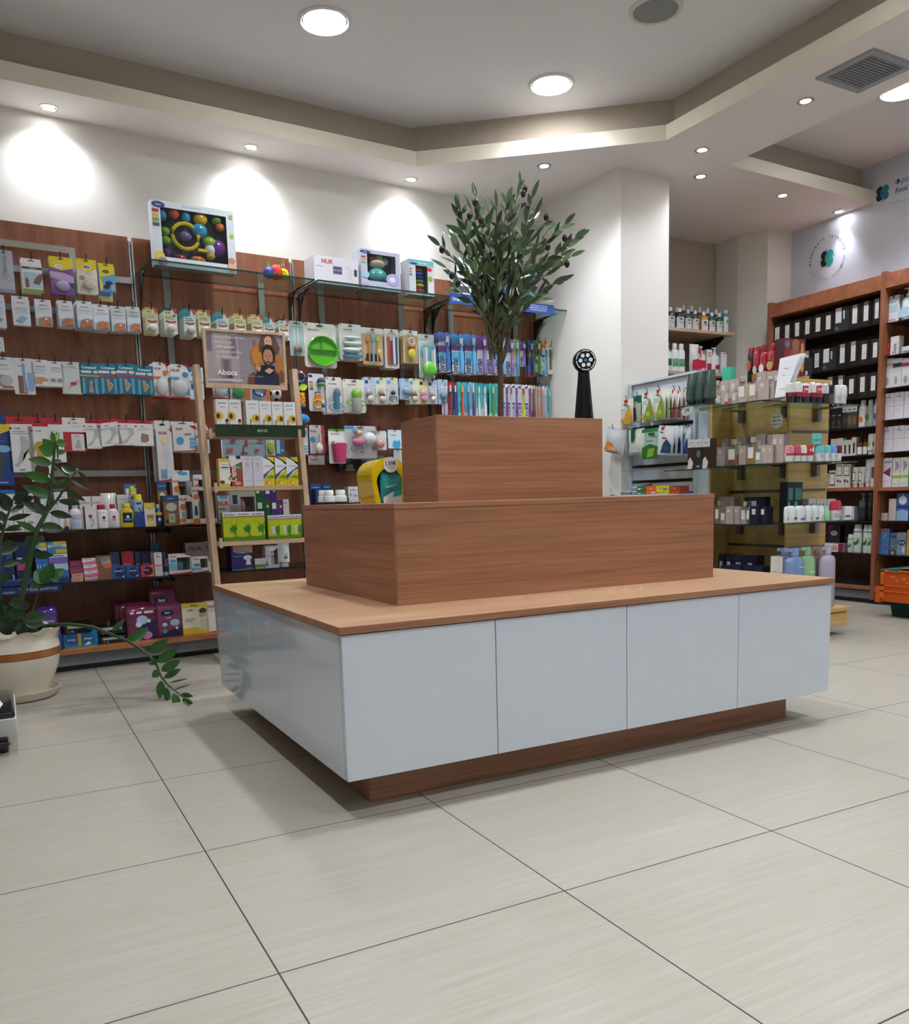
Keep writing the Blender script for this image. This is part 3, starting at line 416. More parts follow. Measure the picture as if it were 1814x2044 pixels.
for c, q in (('a49a9c', (.02, .1, .42, .97)), ('b0a5a4', (.12, .35, .3, .95)), ('776f7c', (.04, .62, .1, .92)), ('746b78', (.33, .55, .39, .9)), ('8d7f83', (.2, .1, .32, .5)), ('6a6371', (.23, .3, .29, .48)), ('c1b7b4', (.02, .12, .45, .16)), ('9b8482', (.56, .5, .66, .95)), ('6f6870', (.59, .62, .63, .85)), ('a08f8b', (.88, .3, .98, .8)), ('575059', (.27, .18, .33, .22))): rr(c, *q)
pp('6b3d29', (.5, .06), (.52, .24), (.6, .3), (.62, .06)); pp('7a4630', (.88, .06), (.86, .3), (.93, .4), (.975, .24), (.97, .06))
pp('1b2340', (.585, .03), (.6, .25), (.66, .33), (.82, .33), (.9, .25), (.9, .03)); pp('12131f', (.63, .26), (.65, .42), (.85, .42), (.86, .27), (.75, .22))
pp('b06f22', (.555, .62), (.6, .74), (.68, .8), (.9, .8), (.94, .6), (.965, .42), (.9, .28), (.86, .36), (.88, .5), (.72, .56), (.68, .4), (.58, .42)); pp('c37d2a', (.57, .6), (.63, .74), (.7, .72), (.68, .5), (.62, .42))
def pd(c, u, v, ru, rv):
    global yy
    yy -= .00012; A_.disc(*pu(u, v), ru*PW, rv*PH, yy, c)
pp('5b4130', (.665, .66), (.68, .84), (.72, .95), (.76, .99), (.83, .985), (.88, .9), (.93, .72), (.9, .62), (.84, .6), (.72, .62)); pd('d4a184', .785, .83, .047, .13); pp('5b4130', (.73, .86), (.75, .97), (.84, .97), (.845, .88), (.82, .93), (.77, .93))
pd('8a5a48', .785, .765, .018, .01); pd('1c1715', .785, .6, .083, .18); pd('b98266', .775, .56, .06, .165); pp('1c1715', (.7, .6), (.71, .72), (.76, .79), (.83, .77), (.862, .66), (.85, .58), (.835, .66), (.79, .7), (.74, .69), (.72, .62))
pp('3a2a22', (.722, .52), (.735, .43), (.77, .385), (.805, .4), (.83, .5), (.81, .475), (.775, .495), (.745, .475)); pp('f2ece6', (.752, .462), (.775, .445), (.798, .462), (.775, .455)); pd('a87258', .772, .54, .008, .03)
for u, v in ((.768, .845), (.805, .845), (.752, .59), (.797, .59)): pd('2a1c18', u, v, .008, .008)
pp('c7937a', (.61, .36), (.63, .42), (.68, .38), (.66, .3)); pp('c7937a', (.72, .32), (.78, .38), (.84, .34), (.78, .27)); pp('b98266', (.9, .1), (.97, .14), (.97, .06), (.93, .05))
for i, s_ in enumerate(('Αντιμετωπίστε τον', 'χειμώνα με', '100% φυσικά', 'προϊόντα για όλη', 'την οικογένεια.')):
    g = glyphs(s_); wd = (.40, .24, .28, .36, .33)[i]; A_.text(s_, *pu(.115+wd/2, .865-.083*i), .056*PH, yy-.0005, 'ecebea', wd*PW)
A_.text('Aboca', *pu(.265, .27), .12*PH, yy-.0005, 'f2f1ef', .24*PW); A_.text('Για την υγεία και του ούρων', *pu(.56, .22), .03*PH, yy-.0005, 'bdb6b4', .3*PW); pp('d9d4d0', (.12, .135), (.43, .128), (.43, .124), (.12, .131))
A_.obj('poster', t, False)
# ------------------------------------------------------------------ white slat stand
t = thing('slat_stand', 'white slatted display stand with plastic shelves beside the grey-green tubes', 'display stand', (0, 0, 0))
bx('slat_panel', t, 3.26, 2.435, .1, 3.276, 2.985, 1.48, 'white_gloss')
for y in (2.415, 2.9855): bx('frame_post', t, 3.245, y, 0, 3.278, y+.018, 1.495, 'white_gloss')
bx('top_rail', t, 3.245, 2.4335, 1.4805, 3.278, 2.985, 1.495, 'white_gloss')
for z in (1.209, 1.085, .97, .876): MB().box(3.2555, 2.437, z-.009, 3.2597, 2.983, z+.009, '4a4c4e', 'm').obj('slot', t, False)
bx('base', t, 2.95, 2.415, 0, 3.185, 2.98, .08, 'white_gloss')
bx('plastic_tray', t, 3.14, 2.5, 1.095, 3.255, 2.98, 1.099, 'clear_pane', 0); bx('plastic_tray', t, 3.15, 2.5, .945, 3.255, 2.98, .949, 'clear_pane', 0); bx('shelf', t, 3.0, 2.42, .785, 3.255, 2.98, .795, 'white_gloss')
bx('side_panel', t, 3.262, 2.335, .1, 3.27, 2.414, 1.262, 'white_gloss')
MB().box(3.06, 2.16, 1.272, 3.27, 2.43, 1.278, 'fff', 'glass').box(3.055, 2.16, 1.272, 3.06, 2.43, 1.278, 'fff', 'glass_edge').obj('tray_pane', t, False)
MB().box(3.06, 2.16, .924, 3.27, 2.46, .93, 'fff', 'glass').box(3.055, 2.16, .924, 3.06, 2.46, .93, 'fff', 'glass_edge').obj('tray_pane', t, False)
# ------------------------------------------------------------------ yellow wood gondola
t = thing('wood_gondola', 'yellow maple free-standing display unit on castors with glass shelves and perfume', 'display unit', (0, 0, 0))
bx('end_panel', t, 3.485, 1.95, .155, 3.80, 1.968, 1.40, 'maple'); bx('end_panel', t, 3.485, 2.525, .155, 3.80, 2.543, 1.42, 'maple'); bx('centre_panel', t, 3.635, 1.9685, .155, 3.653, 2.5245, 1.42, 'maple')
for z in (1.115, .795, .475):
    MB().box(3.6335, 1.969, z-.008, 3.6347, 2.524, z+.008, '6e6656', 'm').obj('slot', t, False); MB().box(3.50, 1.9485, z-.008, 3.79, 1.9497, z+.008, '6e6656', 'm').obj('slot', t, False)
bx('base', t, 3.2, 1.73, .05, 3.72, 2.62, .125, 'maple', .004); bx('base_lip', t, 3.19, 1.72, .13, 3.735, 2.63, .155, 'maple', .004)
for x, y in ((3.45, 1.78), (3.68, 2.55), (3.24, 2.55)):
    o = MB().lathe([(.022, -.01), (.024, -.006), (.024, .006), (.022, .01)], '2c2c2e', 'g', 16, T=Matrix.Translation((x, y, .025)) @ Matrix.Rotation(pi/2, 4, 'Y')).box(x-.014, y-.01, .03, x+.014, y+.01, .05, 'a0a2a4', 'm').obj('castor', t)
for z, d in ((1.28, 'top'), (.943, 'middle'), (.615, 'low')):
    o = MB().box(3.284, 1.972, z-.006, 3.634, 2.522, z, 'fff', 'glass').box(3.28, 1.972, z-.006, 3.284, 2.522, z, 'fff', 'glass_edge').box(3.28, 1.9695, z-.006, 3.634, 1.972, z, 'fff', 'glass_edge')
    for y in (2.08, 2.40): o.box(3.54, y, z-.011, 3.634, y+.035, z-.0065, '5c5d60', 'm').box(3.60, y+.004, z-.075, 3.634, y+.031, z-.011, '77787a', 'm')
    tag(o.obj('glass_shelf', None, False), '%s glass shelf of the yellow unit, carrying perfume' % d, 'shelf', 'glass shelves with perfume')
for z, d in ((1.243, 'top'), (.943, 'middle'), (.628, 'low')):
    o = MB().box(3.27, 1.729, z-.006, 3.76, 1.947, z, 'fff', 'glass').box(3.27, 1.725, z-.006, 3.76, 1.729, z, 'fff', 'glass_edge').box(3.76, 1.729, z-.006, 3.763, 1.947, z, 'fff', 'glass_edge')
    for x in (3.66,): o.box(x, 1.84, z-.011, x+.035, 1.948, z-.0065, '5c5d60', 'm').box(x+.004, 1.91, z-.075, x+.031, 1.948, z-.011, '77787a', 'm')
    tag(o.obj('glass_shelf', None, False), '%s glass shelf at the end of the yellow unit, carrying deodorants' % d, 'shelf', 'glass shelves with deodorants')
# ------------------------------------------------------------------ wall graphics (flat vinyl on the blue wall)
def onright(name, mb, label, cat):   # drawn in x,z facing -y then turned onto the right wall
    o = mb.obj(name, None, False); o.rotation_euler.z = RAD(-90); return tag(o, label, cat)
def heart(m, cx, cz, s, y, c1, c2, c3):
    import math as _m
    def lobe(ax, az, ang, c, yy):
        pts = []
        for i in range(25):
            a = pi*i/24; pts.append((.30*cos(a), .34+.30*sin(a)))
        pts.append((-.30, -.02)); pts.append((.30, -.02)) if False else None
        L = [(.30*cos(pi*i/24), .36+.30*sin(pi*i/24)) for i in range(25)]+[(-.30, .1), (0, -.28), (.30, .1)]
        m.poly([(cx+s*(x*cos(ang)-z*sin(ang)), cz+s*(x*sin(ang)+z*cos(ang))) for x, z in L][::1], yy, c)
    lobe(0, 0, RAD(45), c1, y); lobe(0, 0, RAD(135), c1, y-.0002); lobe(0, 0, RAD(-45), c2, y-.0004); lobe(0, 0, RAD(-135), c2, y-.0006)
    m.poly([(cx-.16*s, cz), (cx-.05*s, cz+.05*s), (cx, cz+.2*s), (cx+.06*s, cz+.06*s), (cx+.2*s, cz+.03*s), (cx+.08*s, cz-.06*s), (cx+.02*s, cz-.2*s), (cx-.07*s, cz-.07*s)], y-.0009, c3)
    for a in (90, 0, 180, -90): m.disc(cx+.62*s*cos(RAD(a+8)), cz+.62*s*sin(RAD(a+8)), .04*s, .04*s, y, c1)
m = MB(); heart(m, 0, 0, .1, 0, '141826', '2aa3ad', '7d9a3c')
for s_, a0, a1, c, r_ in (('ΦΑΡΜΑΚΕΙΟ ΤΡΥΦΩΝΟΣ', 186, 12, '3a4152', .150), ('THE LOCAL PHARMACY', 207, 352, 'a9b3c0', .150)):
    for i, ch in enumerate(s_):
        a = RAD(a0+(a1-a0)*i/(len(s_)-1))
        if ch != ' ': m.text(ch, r_*cos(a), r_*sin(a), 0.0195, 0, c, rot=(a-pi/2 if a0 < 200 else a+pi/2))
o = onright('wall_emblem', m, 'round lettered emblem with dark and teal four-lobed heart on the blue wall', 'wall sign'); o.location = (5.283, 3.19, 2.512)
m = MB(); heart(m, 0, 0, .088, 0, '1c2233', '2b8a99', '2560b0')
m.text('Φροντίδα', .205, .036, .046, 0, '1e4f93'); m.text('Foot care', .19, -.018, .034, 0, '1e4f93')
for i in range(26): m.disc(.06+i*.018, -.085-.012*sin(i*.2), .004, .004, 0, '8a92a3', n=8)
o = onright('wall_lettering', m, 'blue foot care lettering with four-lobed heart high on the blue wall', 'wall sign'); o.location = (5.283, 2.747, 2.835)
# ------------------------------------------------------------------ crate at the end
t = thing('tote_crate', 'dark green plastic tote crate with mottled orange lid flap hanging down', 'crate', (4.497, 1.7, 0))
m = MB(); m.hexa([(0, -.27), (.36, -.27), (.36, .30), (0, .30)], [(-.03, -.3), (.39, -.3), (.39, .34), (-.03, .34)], 0, .27, '0b3a38', 'q'); m.obj('body', t, False)
m = MB(); m.box(-.05, -.32, .27, .41, .36, .295, '0f5149', 'q'); m.obj('rim', t, False)
m = MB(); m.box(-.085, -.36, .10, -.073, .325, .295, 'cc5a1c', 'q'); 
for z in (.165, .20, .288): m.box(-.092, -.36, z-.004, -.085, .325, z+.004, 'dc6a28', 'q')
m.box(-.092, .30, .12, -.085, .325, .295, 'dc6a28', 'q'); m.box(-.09, .325, .09, -.07, .36, .19, 'd4601f', 'q')
for y in (.05, -.14): m.lathe([(.038, -.006), (.038, .006)], 'cc5a1c', 'q', 20, T=Matrix.Translation((-.079, y, .098)) @ Matrix.Rotation(pi/2, 4, 'Y'))
for i in range(3): m.box(-.0925, .17-i*.03, .283, -.0915, .19-i*.03, .287, '8a2410', 'q')
random.seed(5)
for i in range(16): m.ball((-.086, random.uniform(-.3, .28), random.uniform(.215, .275)), (.0018, random.uniform(.008, .022), random.uniform(.005, .014)), 'd98a4a', 'q', 10, 6)
o = m.obj('lid_flap', t); 
m = MB()
for y in (.27, .10): m.tube([(-.08, y, .297), (-.08, y-.06, .297)], .012, '11665b', 'q')
m.obj('hinge', t)
tag(MB().box(4.5, 1.45, .355, 4.86, 1.86, .395, 'e9eaf0').obj('white_carton', None, False), 'flat white carton lying on top of the green crate', 'carton')
tag(MB().add([(4.44, 1.95, .296), (4.8, 1.95, .296), (4.8, 1.45, .355), (4.44, 1.45, .355), (4.44, 1.95, .30), (4.8, 1.95, .30), (4.8, 1.45, .36), (4.44, 1.45, .36)], [(0, 1, 2, 3), (4, 7, 6, 5), (0, 3, 7, 4), (1, 5, 6, 2), (0, 4, 5, 1), (3, 2, 6, 7)], 'a58a66', 'q').obj('cardboard_flap', None, False), 'sloping brown cardboard flap on the green crate under the white carton', 'cardboard')
# tub beside the crate, on the lowest board
t = thing('plastic_tub', 'clear plastic tub with yellowish powder on the lowest wooden shelf by the crate', 'tub', (4.985, 2.34, .112))
MB().lathe([(.03, 0), (.038, .03), (.0385, .028), (0, .028)], 'c99f45', 'q').obj('contents', t); MB().lathe([(.033, 0), (.042, .055), (.041, .055), (.032, .002)], 'd8dcdc', 'c').obj('tub', t)
t = thing('spray_trigger', 'blue spray bottle trigger poking up behind the plastic tub', 'spray bottle', (5.06, 2.27, .112)); MB().lathe([(.03, 0), (.03, .08), (.012, .1), (.012, .12)], '23504e', 'g').obj('bottle', t); MB().box(-.045, -.012, .12, .03, .012, .14, '4c86b8', 'g').obj('trigger', t, False)
# ------------------------------------------------------------------ weighing device bottom left
t = thing('wheeled_scale', 'white wheeled device with black top and loose papers beside the potted plant', 'device', (0, 0, 0))
bev(MB().hexa([(-.86, 1.79), (-.366, 1.79), (-.366, 2.12), (-.86, 2.12)], [(-.86, 1.70), (-.366, 1.70), (-.366, 2.14), (-.86, 2.14)], .055, .135, 'e3e6e8', 'g').obj('body', t, False), .006, 3)
bev(MB().box(-.85, 1.705, .1352, -.37, 2.12, .155, '15161a', 'g').obj('cover', t, False), .008, 3)
o = MB().lathe([(.018, -.016), (.023, -.012), (.023, .012), (.018, .016)], '111214', 'g', 20, T=Matrix.Translation((-.415, 1.81, .023)) @ Matrix.Rotation(pi/2, 4, 'Y')).box(-.43, 1.8, .03, -.40, 1.82, .055, '222', 'g').ball((-.393, 1.81, .026), .006, 'c0b8a0', 'm').obj('castor', t)
for a, dz, ll in ((.12, .1555, 'curled'), (-.15, .1565, 'flat')):
    o = MB().box(-.12, -.05, 0, .07, .05, .0008, 'dfe2e6', 'q').obj('paper_sheet', None, False); o.location = (-.48, 1.86+a*.3, dz); o.rotation_euler.z = a; tag(o, 'loose %s white paper sheet on the black cover of the wheeled device' % ('lower' if dz < .156 else 'upper'), 'paper', 'loose papers')

# ------------------------------------------------------------------ plants
def leafmesh(m, a, b_, wd, col, up=Vector((0, 0, 1)), fold=.18, droop=.06, seg=6, shape=.8):
    a = Vector(a); b_ = Vector(b_); d = b_-a; L = d.length
    if L < 1e-5: return
    d /= L; s_ = d.cross(up); s_ = s_.normalized() if s_.length > .05 else d.cross(Vector((1, 0, 0))).normalized(); nrm = s_.cross(d)
    vs = []; fs = []
    for i in range(seg+1):
        u = i/seg; w_ = wd/2*(sin(pi*u**shape))**.8 if 0 < i < seg else .0004
        c = a+d*(L*u)-Vector((0, 0, 1))*droop*L*u*u
        vs += [c-s_*w_+nrm*w_*fold, c, c+s_*w_+nrm*w_*fold]
    for i in range(seg):
        k = i*3; fs += [(k, k+1, k+4, k+3), (k+1, k+2, k+5, k+4)]
    m.add(vs, fs, col, 'l')
VIEW = Vector((-.0003, -1, .12)).normalized()
t = thing('potted_plant', 'large arching green plant in a cream glazed pot with brown stripe', 'plant', (-.36, 2.74, 0))
def rip(a, z): return (1+.055*sin(9*a)*max(0, (z-.24)/.06), .012*sin(9*a+.8)*max(0, (z-.255)/.035))
m = MB(); pr_ = [(.128, .012), (.131, .04), (.158, .09), (.178, .14), (.187, .185)]
m.lathe(pr_, 'd8cfbd', 'g', 48); m.lathe([(.187, .185), (.1875, .1875)], '241a14', 'g', 48); m.lathe([(.1875, .1875), (.1885, .215)], '9a5a22', 'g', 48); m.lathe([(.1885, .215), (.1885, .2175)], '241a14', 'g', 48)
m.lathe([(.1885, .2175), (.186, .235), (.182, .25), (.182, .265), (.19, .285), (.196, .292), (.188, .288), (.172, .262), (.165, .22)], 'd8cfbd', 'g', 72, ripple=rip); m.obj('pot', t)
MB().lathe([(.12, .0), (.155, .004), (.175, .035), (.178, .038), (.172, .038), (.15, .012), (.0, .012)], 'd8cfbd', 'g', 48).obj('saucer', t)
MB().lathe([(.165, .235), (.0, .25)], '2c2119', 'q', 30).obj('soil', t)
O_ = Vector((-.36, 2.74, 0))
for path, rad, leaves in ZZ:
    m = MB(); P_ = [Vector(p)-O_ for p in path]; n = len(P_); m.tube(P_, [rad*(1-.7*i/(n-1)) for i in range(n)], '2a4220', 'l'); so = m.obj('stem', t)
    m = MB()
    for a, b_, w_, c in leaves: leafmesh(m, Vector(a)-O_, Vector(b_)-O_, w_, c, VIEW, .22, .02, 7, .85)
    o = m.obj('foliage', so)
t = thing('olive_tree', 'slim artificial olive tree with dark olives behind the top tier of the island', 'tree', (1.44, 1.575, .795))
O_ = Vector((1.44, 1.575, .795))
MB().lathe([(.07, .0), (.085, .02), (.1, .15), (.105, .155), (.095, .155), (.09, .13), (0, .13)], '4a4038', 'q', 24).obj('pot', t)
m = MB()
for path, rad in OTR:
    P_ = [Vector(p)-O_ for p in path]; n = len(P_); m.tube(P_, [rad[0]+(rad[1]-rad[0])*i/(n-1) for i in range(n)], '4b3a30', 'q', 10)
m.obj('trunk', t)
random.seed(11); mb = MB(); ml = MB(); GR = ['28401f', '2f4a26', '223720', '36522c', '3f5a34', '4d6440', '1f321c']
for tip in OTIPS[:46]:
    tip = Vector(tip)-O_; b0 = Vector((1.40+random.uniform(-.02, .03), 1.575, random.uniform(1.33, 1.56)))-O_
    mid = b0.lerp(tip, .5)+Vector((0, 0, .03))+Vector((-(tip.x-b0.x)*.18, 0, 0)); P_ = [b0*(1-u)**2+mid*2*u*(1-u)+tip*u*u for u in [i/12 for i in range(13)]]
    mb.tube(P_, [.0032*(1-.8*i/12)+.0006 for i in range(13)], '4a4a2c', 'q', 5)
    L = (tip-b0).length; k = int(L*random.uniform(25, 32))
    for i in range(k):
        u = .22+.78*(i+random.random())/k
        if random.random() < .12: continue
        q = b0*(1-u)**2+mid*2*u*(1-u)+tip*u*u; dr = (tip-mid).normalized() if u > .5 else (mid-b0).normalized()
        s_ = (-1 if i % 2 else 1); side = Vector((random.uniform(.3, 1)*s_, random.uniform(-.8, .8), random.uniform(-.1, .5))); dd = (dr*random.uniform(.5, 1.3)+side*.8).normalized()
        if u > .94: dd = (dr+side*.25).normalized()
        leafmesh(ml, q, q+dd*random.uniform(.05, .085), random.uniform(.016, .023), random.choice(GR if u < .9 else GR[3:6]), Vector((random.uniform(-.7, .7), -1, random.uniform(-.5, .9))), .12, .08, 5)
mb.obj('branch', t); ml.obj('foliage', t)
for p in OLIVES:
    m = MB().ball(Vector(p)-O_, (.0105, .0105, .0145), '17121a', 'g', 12, 8); m.obj('olive', t)
# ------------------------------------------------------------------ tall brush-head standee
t = thing('brush_standee', 'tall glossy black standee shaped like an electric toothbrush head with white dots', 'display standee', (2.79, 2.87, 0)); t.rotation_euler.z = RAD(-22)
m = MB(); m.lathe([(.165, 0), (.168, .02), (.075, 1.08), (.036, 1.50), (.033, 1.56)], '08080a', 'g', 32, sy=.6); m.obj('neck', t)
m = MB(); T_ = Matrix.Translation((0, -.02, 1.592)) @ Matrix.Rotation(pi/2, 4, 'X')
m.lathe([(.0, -.035), (.055, -.035), (.066, -.025), (.068, .0), (.066, .02), (.062, .026), (0, .026)], '08080a', 'g', 40, T=T_); m.obj('head', t)
m = MB(); y = -.0475
for i in range(6):
    a0 = RAD(60*i+5); a1 = RAD(60*i+55); n = 8
    pts = [(.058*cos(a0+(a1-a0)*k/n), 1.592+.058*sin(a0+(a1-a0)*k/n)) for k in range(n+1)]+[(.0525*cos(a1+(a0-a1)*k/n), 1.592+.0525*sin(a1+(a0-a1)*k/n)) for k in range(n+1)]
    m.poly(pts, y, 'e4e8ee')
    m.disc(.031*cos(RAD(60*i+5)), 1.592+.031*sin(RAD(60*i+5)), .0115, .0115, y, 'e9ecee')
m.disc(0, 1.592, .011, .011, y, '2c62b4'); m.obj('bristle_print', t, False)
m = MB(); y = -.0925
m.text('iO', 0, 1.195, .03, -.052, 'd9dde2', rot=-pi/2); m.box(-.018, -.0702, .86, .018, -.0700, 1.165, 'b9c4cc'); m.text('Oral-B', 0, 1.08, .032, -.0712, '101114', rot=-pi/2)
m = MB(); T_ = Matrix.Rotation(RAD(-3), 4, 'X')
def fy(z): return -.6*(.075+(1.08-z)*.0885 if z < 1.08 else .075-(z-1.08)*.093)-.003
z0_, z1_ = 1.0, 1.165
m.add([(-.017, fy(z0_)-.001, z0_), (.017, fy(z0_)-.001, z0_), (.017, fy(z1_)-.001, z1_), (-.017, fy(z1_)-.001, z1_)], [(0, 1, 2, 3)], 'b9c4cc')
def tt(s_, zc, h, c, off):
    vs, fs, w_, h_ = glyphs(s_); k = h/h_
    m.add([(b*k, fy(zc-a*k)-off, zc-a*k) for a, b in vs], fs, c)
tt('Oral-B', 1.075, .024, '0c0d10', .002); tt('iO', 1.2, .03, 'd9dde2', .001); m.obj('lettering', t, False)

# ------------------------------------------------------------------ products
def face(m, spec, w, h, y, m_='p'):
    """print pattern: R rectangle, E ellipse, P polygon, T text - in fractions of the face, over its own surface"""
    k = 0
    for e in spec.split(';'):
        a = e.split()
        if not a: continue
        k += 1; yy = y-.0003*k; F = [float(q) for q in a[1:-1]] if a[0] in 'REPS' else None
        if a[0] == 'R': x0, v0, x1, v1 = F; m.poly([((x0-.5)*w, v0*h), ((x1-.5)*w, v0*h), ((x1-.5)*w, v1*h), ((x0-.5)*w, v1*h)], yy, a[-1], m_)
        elif a[0] == 'E': m.disc((F[0]-.5)*w, F[1]*h, F[2]*w, F[3]*h, yy, a[-1], m_, 16)
        elif a[0] == 'P': m.poly([((F[i]-.5)*w, F[i+1]*h) for i in range(0, len(F), 2)], yy, a[-1], m_)
        elif a[0] == 'S': n_ = 18; m.poly([((F[0]-.5)*w+F[2]*w*cos(pi*i/n_)*(1 if i % 2 else .72), F[1]*h+F[2]*w*sin(pi*i/n_)*(1 if i % 2 else .72)) for i in range(2*n_)], yy, a[-1], m_)
        elif a[0] == 'T':   # T text u v height rotation maxwidth colour
            u, v, hh, ro, mw = [float(q) for q in a[2:7]]; m.text(a[1].replace('_', ' '), (u-.5)*w, v*h, hh*h, yy, a[7], mw*(w if ro == 0 else h), RAD(ro), m_)
def rpts(w, h, r, n=4, tab=None):
    pts = []
    for cx, cz, a0 in ((w/2-r, r, -90), (w/2-r, h-r, 0), (-w/2+r, h-r, 90), (-w/2+r, r, 180)):
        pts += [(cx+r*cos(RAD(a0+90*i/n)), cz+r*sin(RAD(a0+90*i/n))) for i in range(n+1)]
    return pts
def pillow(m, w, h, d, col, mm='g', nx=7, nz=9, top=.12, crimp=0.):
    for sgn in (-1, 1):
        vs = []
        for j in range(nz+1):
            for i in range(nx+1):
                u, v = i/nx, j/nz; b_ = (max(0, sin(pi*u))**.6)*(max(0, sin(pi*min(1, v/(1-top) if v < 1-top else 1)))**.5 if v < 1-top else 0)
                b_ *= 1+.12*sin(i*2.3+j*1.7)
                vs.append(((u-.5)*w*(1-.03*b_), sgn*(d/2*b_+.0008), v*h))
        fs = [(j*(nx+1)+i, j*(nx+1)+i+1, (j+1)*(nx+1)+i+1, (j+1)*(nx+1)+i) for j in range(nz) for i in range(nx)]
        if sgn > 0: fs = [f[::-1] for f in fs]
        m.add(vs, fs, col, mm)
PROTO = {}
SHAPES = {}
def shape(f): SHAPES[f.__name__] = f; return f
# each shape builds (root mesh, [(part name, mesh), ...]) for width w, height h, depth d
@shape
def box(st, w, h, d):
    m = MB().box(-w/2, 0, 0, w/2, d, h, st[1]); 
    if len(st) > 3: m.box(w/2-.0001, .0005, .0005, w/2+.0001, d-.0005, h-.0005, st[3]).box(-w/2-.0001, .0005, .0005, -w/2+.0001, d-.0005, h-.0005, st[3])
    face(m, st[2], w, h, 0); return m, []
@shape
def hangbox(st, w, h, d):
    hb = h*.86; m = MB().box(-w/2, 0, 0, w/2, d, hb, st[1]); face(m, st[2], w, hb, 0)
    k = MB().box(-w/2, d*.5, hb, w/2, d*.5+.0008, h, st[3] if len(st) > 3 else st[1]).box(-w*.16, d*.5-.0004, hb+(h-hb)*.42, w*.16, d*.5-.0001, hb+(h-hb)*.62, '2a2a2a')
    return m, [('hang_tab', k)]
@shape
def card(st, w, h, d):
    m = MB(); m.plate(rpts(w, h, min(w, h)*.06), 0, .0012, st[1]); face(m, st[2], w, h, 0); m.box(-w*.1, -.0019, h*.93, w*.1, -.0016, h*.955, '222'); return m, []
@shape
def blister(st, w, h, d):   # card with a clear bubble in its lower part and something inside
    m = MB(); m.plate(rpts(w, h, min(w, h)*.08), 0, .0012, st[1]); face(m, st[2], w, h, 0); m.box(-w*.1, -.0034, h*.93, w*.1, -.003, h*.955, '222')
    z0, z1 = (st[4] if len(st) > 4 else (.05, .5)); b_ = MB(); pts = [(x*.86, z0*h+z*(z1-z0)) for x, z in rpts(w, h, w*.1)]; n = len(pts); hi = [(x*.9, z0*h+(z-z0*h)*.94+.03*(z1-z0)*h) for x, z in pts]
    b_.add([(x, -.004, z) for x, z in pts]+[(x, -d, z) for x, z in hi], [tuple(range(n, 2*n))]+[(i, (i+1) % n, n+(i+1) % n, n+i) for i in range(n)], '7d8488', 'c')
    i_ = MB(); 
    for a in st[3].split(';'):
        q = a.split(); x, z, r1, r2 = [float(v) for v in q[1:5]]
        c = ((x-.5)*w, -d*.5, z*h)
        if q[0] == 'o': i_.ball(c, (r1*w, d*.4, r2*h), q[5], 'g', 14, 8)
        elif q[0] == 'r': i_.tube([(c[0]+r1*w*cos(k*pi/8), c[1], c[2]+r2*h*sin(k*pi/8)) for k in range(16)], min(r1*w, r2*h)*.22, q[5], 'g', 6, True)
        elif q[0] == 'c': i_.lathe([(r1*w*.72, c[2]-r2*h), (r1*w*.8, c[2]-r2*h*.9), (r1*w, c[2]+r2*h), (0, c[2]+r2*h)], q[5], 'g', 16, c=(c[0], -d*.5), sy=min(1, d*.46/(r1*w)))
        elif q[0] == 'd':
            P_ = [(c[0]+r1*w*cos(k*pi/16), -d*.3, c[2]+r2*h*sin(k*pi/16)) for k in range(32)]; i_.tube([(x, -d*.7, z) for x, y, z in P_], min(r1*w, r2*h)*.05, q[5], 'g', 6, True); i_.add([(x, -d*.7, z) for x, y, z in P_]+[(c[0]+(x-c[0])*.9, -d*.2, c[2]+(z-c[2])*.9) for x, y, z in P_], [(k, (k+1) % 32, 32+(k+1) % 32, 32+k) for k in range(32)]+[tuple(range(32, 64))], q[5], 'g')
        elif q[0] == 'b': i_.box(c[0]-r1*w, -d*.8, c[2]-r2*h, c[0]+r1*w, -.005, c[2]+r2*h, q[5], 'g')
    return m, [('content', i_), ('bubble', b_)]
@shape
def brush(st, w, h, d):    # toothbrush pack: card, clear shell and the brush
    m = MB(); m.plate(rpts(w, h, w*.12), 0, .001, st[1]); face(m, st[2], w, h, 0)
    b_ = MB(); c1, c2 = st[3].split(); x = w*(.0 if len(st) < 5 else st[4])
    b_.tube([(x, -d*.5, h*.04), (x, -d*.55, h*.3), (x, -d*.4, h*.55), (x, -d*.5, h*.74)], [w*.16, w*.2, w*.12, w*.09], c1, 'g', 8); b_.box(x-w*.13, -d*.8, h*.74, x+w*.13, -d*.35, h*.9, c2, 'g')
    s_ = MB().box(-w*.44, -d, h*.02, w*.44, -.002, h*.92, '7d8488', 'c'); return m, [('toothbrush', b_), ('shell', s_)]
@shape
def bag(st, w, h, d):
    m = MB(); pillow(m, w, h, d, st[1], 'g', top=.1); k = MB(); face(k, st[2], w, h, -d/2*1.12-.002, 'p'); return m, [('print', k)]
@shape
def pad(st, w, h, d):   # soft plastic pack of pads, pinched at the top
    m = MB(); n = 10; lo = []
    for z, kx, ky in ((0, .94, .9), (.04, 1, 1), (.85, 1, 1), (.93, .96, .8), (1, .9, .25)):
        lo.append([((w/2)*kx*c_, d/2+(d/2)*ky*s_, z*h) for c_, s_ in ((-1, -.75), (-.85, -1), (.85, -1), (1, -.75), (1, .75), (.85, 1), (-.85, 1), (-1, .75))])
    vs = [v for r in lo for v in r]; fs = [tuple(range(8))[::-1], tuple(range(32, 40))]+[(j*8+i, j*8+(i+1) % 8, (j+1)*8+(i+1) % 8, (j+1)*8+i) for j in range(4) for i in range(8)]
    m.add(vs, fs, st[1], 'g'); k = MB(); face(k, st[2], w*.84, h*.84, -.0006); return m, [('print', k)]
